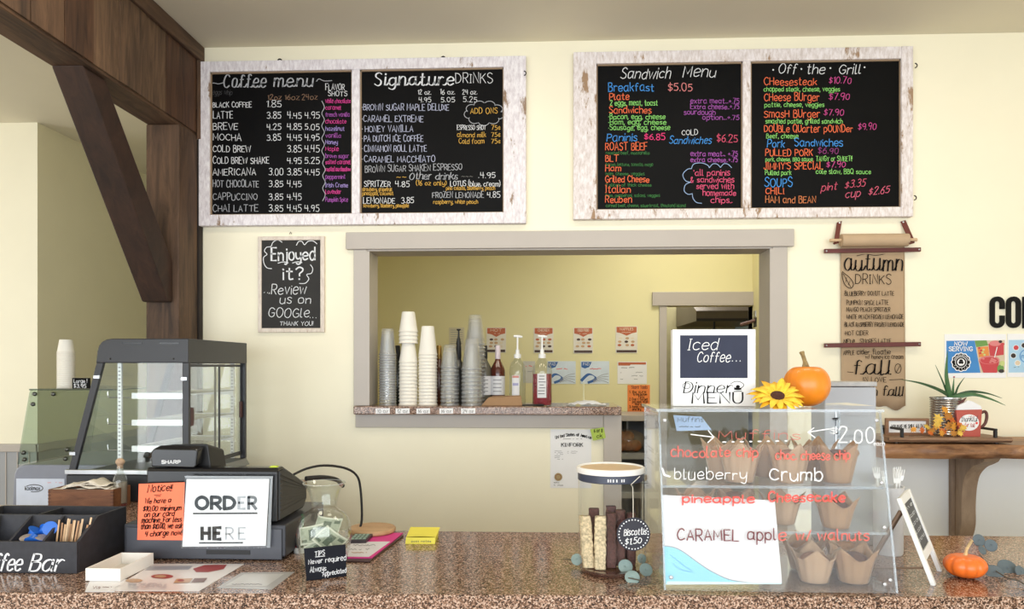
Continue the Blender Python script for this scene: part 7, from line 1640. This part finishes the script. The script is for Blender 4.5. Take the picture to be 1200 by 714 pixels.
    t = thing('tin_pot', 'ribbed galvanised tin planter on the wooden tray', 'planter', c); b = MB(); prof = [(r*0.97, 0.0)]
    for i in range(60): prof.append((r+0.0022*math.sin(i*PI*0.5), 0.006+(h-0.014)*i/59))
    b.lathe(prof+[(r+0.003, h-0.006), (r+0.003, h), (r-0.001, h), (r-0.003, h-0.02), (0.001, h-0.02)], c, tin, 44, cap0=True); b.build('ribbed_wall', t, smooth=True)
    b = MB(); b.lathe([(r-0.004, h-0.016), (0.001, h-0.012)], c, plain('potting_soil', (60, 44, 34), 0.9, var=0.4, scale=80, bump=1.0), 24); b.build('soil', t)
    gl = plain('aloe_green', (62, 104, 58), 0.4, var=0.18, scale=30); gd = plain('aloe_dark_green', (40, 78, 44), 0.4, var=0.18, scale=30)
    t = thing('aloe_plant', 'aloe plant with long drooping green leaves in the ribbed tin', 'plant', c+Vector((0, 0, h-0.012)))
    base = c+Vector((0.012, 0, h-0.013))
    for j, (P, w, m) in enumerate(((((1112, 464, 0), (1098, 456, -0.03), (1078, 449, -0.06), (1056, 445, -0.08)), 4.2, gd), (((1111, 464, 0), (1105, 448, -0.01), (1096, 427.6, -0.02)), 2.8, gd), (((1113, 465, 0), (1109, 440, -0.02), (1110.4, 410.5, -0.03)), 6.4, gl), (((1116, 465, 0.01), (1117, 454, 0.0), (1118, 442.5, 0)), 3.4, gl), (((1118, 465, 0), (1123, 453, 0.01), (1130.4, 442.4, 0.02)), 2.4, gd),
                                     (((1118, 465, 0), (1136, 459.5, -0.02), (1156, 461, -0.03), (1174.5, 467, -0.04)), 3.6, gd), (((1118, 466, -0.02), (1140, 462.5, -0.06), (1160, 467.5, -0.09), (1178.5, 475.4, -0.11)), 4.4, gl))):
        pts = [tuple(W(a, b2, Y+o)) for a, b2, o in P]; C = [Vector(q) for q in cr([tuple(base)]+pts, 5)]; rows = []
        for i, q in enumerate(C):
            f = i/(len(C)-1); d = (C[min(i+1, len(C)-1)]-C[max(i-1, 0)]).normalized(); sd = d.cross(Vector((0, -1, 0.25))).normalized(); nr = sd.cross(d).normalized(); ww = w/s/2*(1-f**1.7)*(0.85+0.4*min(1, f*3))+0.0006
            rows.append([q+sd*ww, q+nr*ww*0.25, q-sd*ww, q-nr*ww*0.45])
        b = MB(); b.grid(rows, m, True, True, True); b.build('leaf', t, smooth=True, ang=60)
    b = MB(); q = W(1118, 442, Y); b.ellipsoid(q, 0.005, 0.005, 0.004, plain('red_tip', (170, 34, 34), 0.5), 10, 6); b.build('red_tip', t)
    # cut-out mug sign
    Y = 3.845; pl = wallplane(Y); terra = plain('terracotta_paint', (186, 86, 74), 0.55, var=0.05); dk = plain('dark_mug_brown', (94, 50, 44), 0.55); wh = plain('whipped_cream_paint', (238, 238, 242), 0.5, var=0.02)
    zpx = 430+(ZC-TZ)*867/Y*1.0; t = thing('mug_sign', 'wooden cut out mug sign of terracotta with a white oval on the tray', 'sign', (WX(1138, Y), Y, TZ))
    pyb = 430+(ZC-TZ)*867/Y; pyb = min(pyb, 514)
    b = MB(); o = [(1124, pyb), (1149, pyb), (1149.6, 500), (1151, 480), (1120.5, 481), (1122.6, 500)]; P = [W(a, d, Y) for a, d in o]
    for q in P[:2]: q.z = TZ
    b.extrude(P, (0, 0.014, 0), terra); mg = b.build('mug_body', t, bevel=0.001)
    b = MB(); o = [(1121, 480.6), (1122, 476), (1127, 473.6), (1131, 472), (1134, 469.4), (1140, 470.6), (1144, 473), (1149.6, 476), (1150.6, 480)]; b.extrude([W(a, d, Y+0.001) for a, d in o], (0, 0.012, 0), wh); b.build('whipped_cream', t)
    b = MB(); hp = cr([(1149.6, 484), (1154.6, 482.6), (1156.4, 488), (1154.6, 496), (1150, 501)]); b.tube([W(a, d, Y+0.007) for a, d in hp], 0.0075, dk, 8); b.build('mug_handle', t, smooth=True)
    b = MB(); b.extrude([W(a, d, Y+0.016) for a, d in [(1119, 478), (1118, 472), (1121, 468), (1126, 470), (1133, 466), (1128, 474), (1122, 479), (1121.6, 500), (1119.6, 500)]], (0, 0.008, 0), dk); b.build('dark_backing', t)
    b = Ink(pl, 0.0006); b.disc(1135.6, 495.4, 11.6, 9.6, M_paper, 36); b.text('thankful', 1126, 1145, 494, 6, INK_GREY, 0.8, slant=0.2, join=True); b.text('for fall', 1130, 1142, 500.6, 4.4, ink(206, 96, 90), 0.7, slant=0.2, join=True); b.disc(1144.4, 496, 1.5, 1.5, INK_RED, 10); b.disc(1127, 499, 1.2, 1.2, CH_OR, 10); b.squiggle(1130, 1141, 488.6, 0.8, INK_RED, 0.5); b.build('lettering', mg)
    # spray of artificial maple leaves
    t = thing('maple_leaf_spray', 'spray of yellow and orange artificial maple leaves before the tin pot', 'leaves', (WX(1102, 3.85), 3.83, TZ)); cols = [plain('leaf_amber', (214, 146, 44), 0.6, var=0.2, scale=40), plain('leaf_orange', (206, 104, 38), 0.6, var=0.2, scale=40), plain('leaf_yellow', (224, 184, 76), 0.6, var=0.2, scale=40), plain('leaf_ochre', (176, 116, 40), 0.6, var=0.2, scale=40)]
    b = MB(); b.tube([(WX(1066, 3.83), 3.84, TZ+0.004), (WX(1100, 3.82), 3.835, TZ+0.008), (WX(1128, 3.81), 3.815, TZ+0.006)], 0.002, plain('leaf_spray_stem', (92, 66, 40), 0.7), 6); b.build('stem', t)
    out = [(0, 1), (0.18, 0.52), (0.5, 0.72), (0.42, 0.36), (0.95, 0.3), (0.55, 0.02), (0.62, -0.34), (0.16, -0.22), (0.04, -0.6), (-0.04, -0.6), (-0.16, -0.22), (-0.62, -0.34), (-0.55, 0.02), (-0.95, 0.3), (-0.42, 0.36), (-0.5, 0.72), (-0.18, 0.52)]
    L = [(1070, 503, 0.018, 3.84), (1080, 504.6, 0.018, 3.83), (1087, 501, 0.020, 3.835), (1093, 505, 0.02, 3.82), (1099, 500, 0.024, 3.83), (1106, 505, 0.022, 3.815), (1101, 490.5, 0.028, 3.842), (1110, 487, 0.026, 3.845), (1107, 481, 0.022, 3.85), (1115, 492, 0.028, 3.84), (1098, 496, 0.024, 3.828), (1111, 499, 0.026, 3.82), (1119, 500, 0.026, 3.818), (1125, 497, 0.022, 3.82), (1129, 503, 0.022, 3.81), (1118, 507, 0.022, 3.80), (1103, 508, 0.018, 3.80), (1090, 508, 0.016, 3.805), (1126, 507.5, 0.018, 3.80)]
    for i, (px, py, rd, yy) in enumerate(L):
        cc = W(px, py, yy); cc.z = max(cc.z, TZ+0.012); nr = Vector((rr.uniform(-0.5, 0.5), -1, rr.uniform(-0.1, 1.0))).normalized(); uu = nr.cross(Vector((0.2, 0.1, 1))).normalized(); vv = nr.cross(uu); a = rr.uniform(0, 2*PI); ca, sa = math.cos(a), math.sin(a)
        pts = []
        for x, y in out:
            q = cc+(uu*(x*ca-y*sa)+vv*(x*sa+y*ca))*rd*1.25+nr*(-0.15*rd*(x*x+y*y)); q.z = max(q.z, TZ+0.001); pts.append(q)
        b = MB(); b.fix = False; k = len(pts)
        for e in range(k): b.face([cc+nr*0.002, pts[e], pts[(e+1) % k]], cols[i % 4])
        b.build('maple_leaf', t)
shelf()
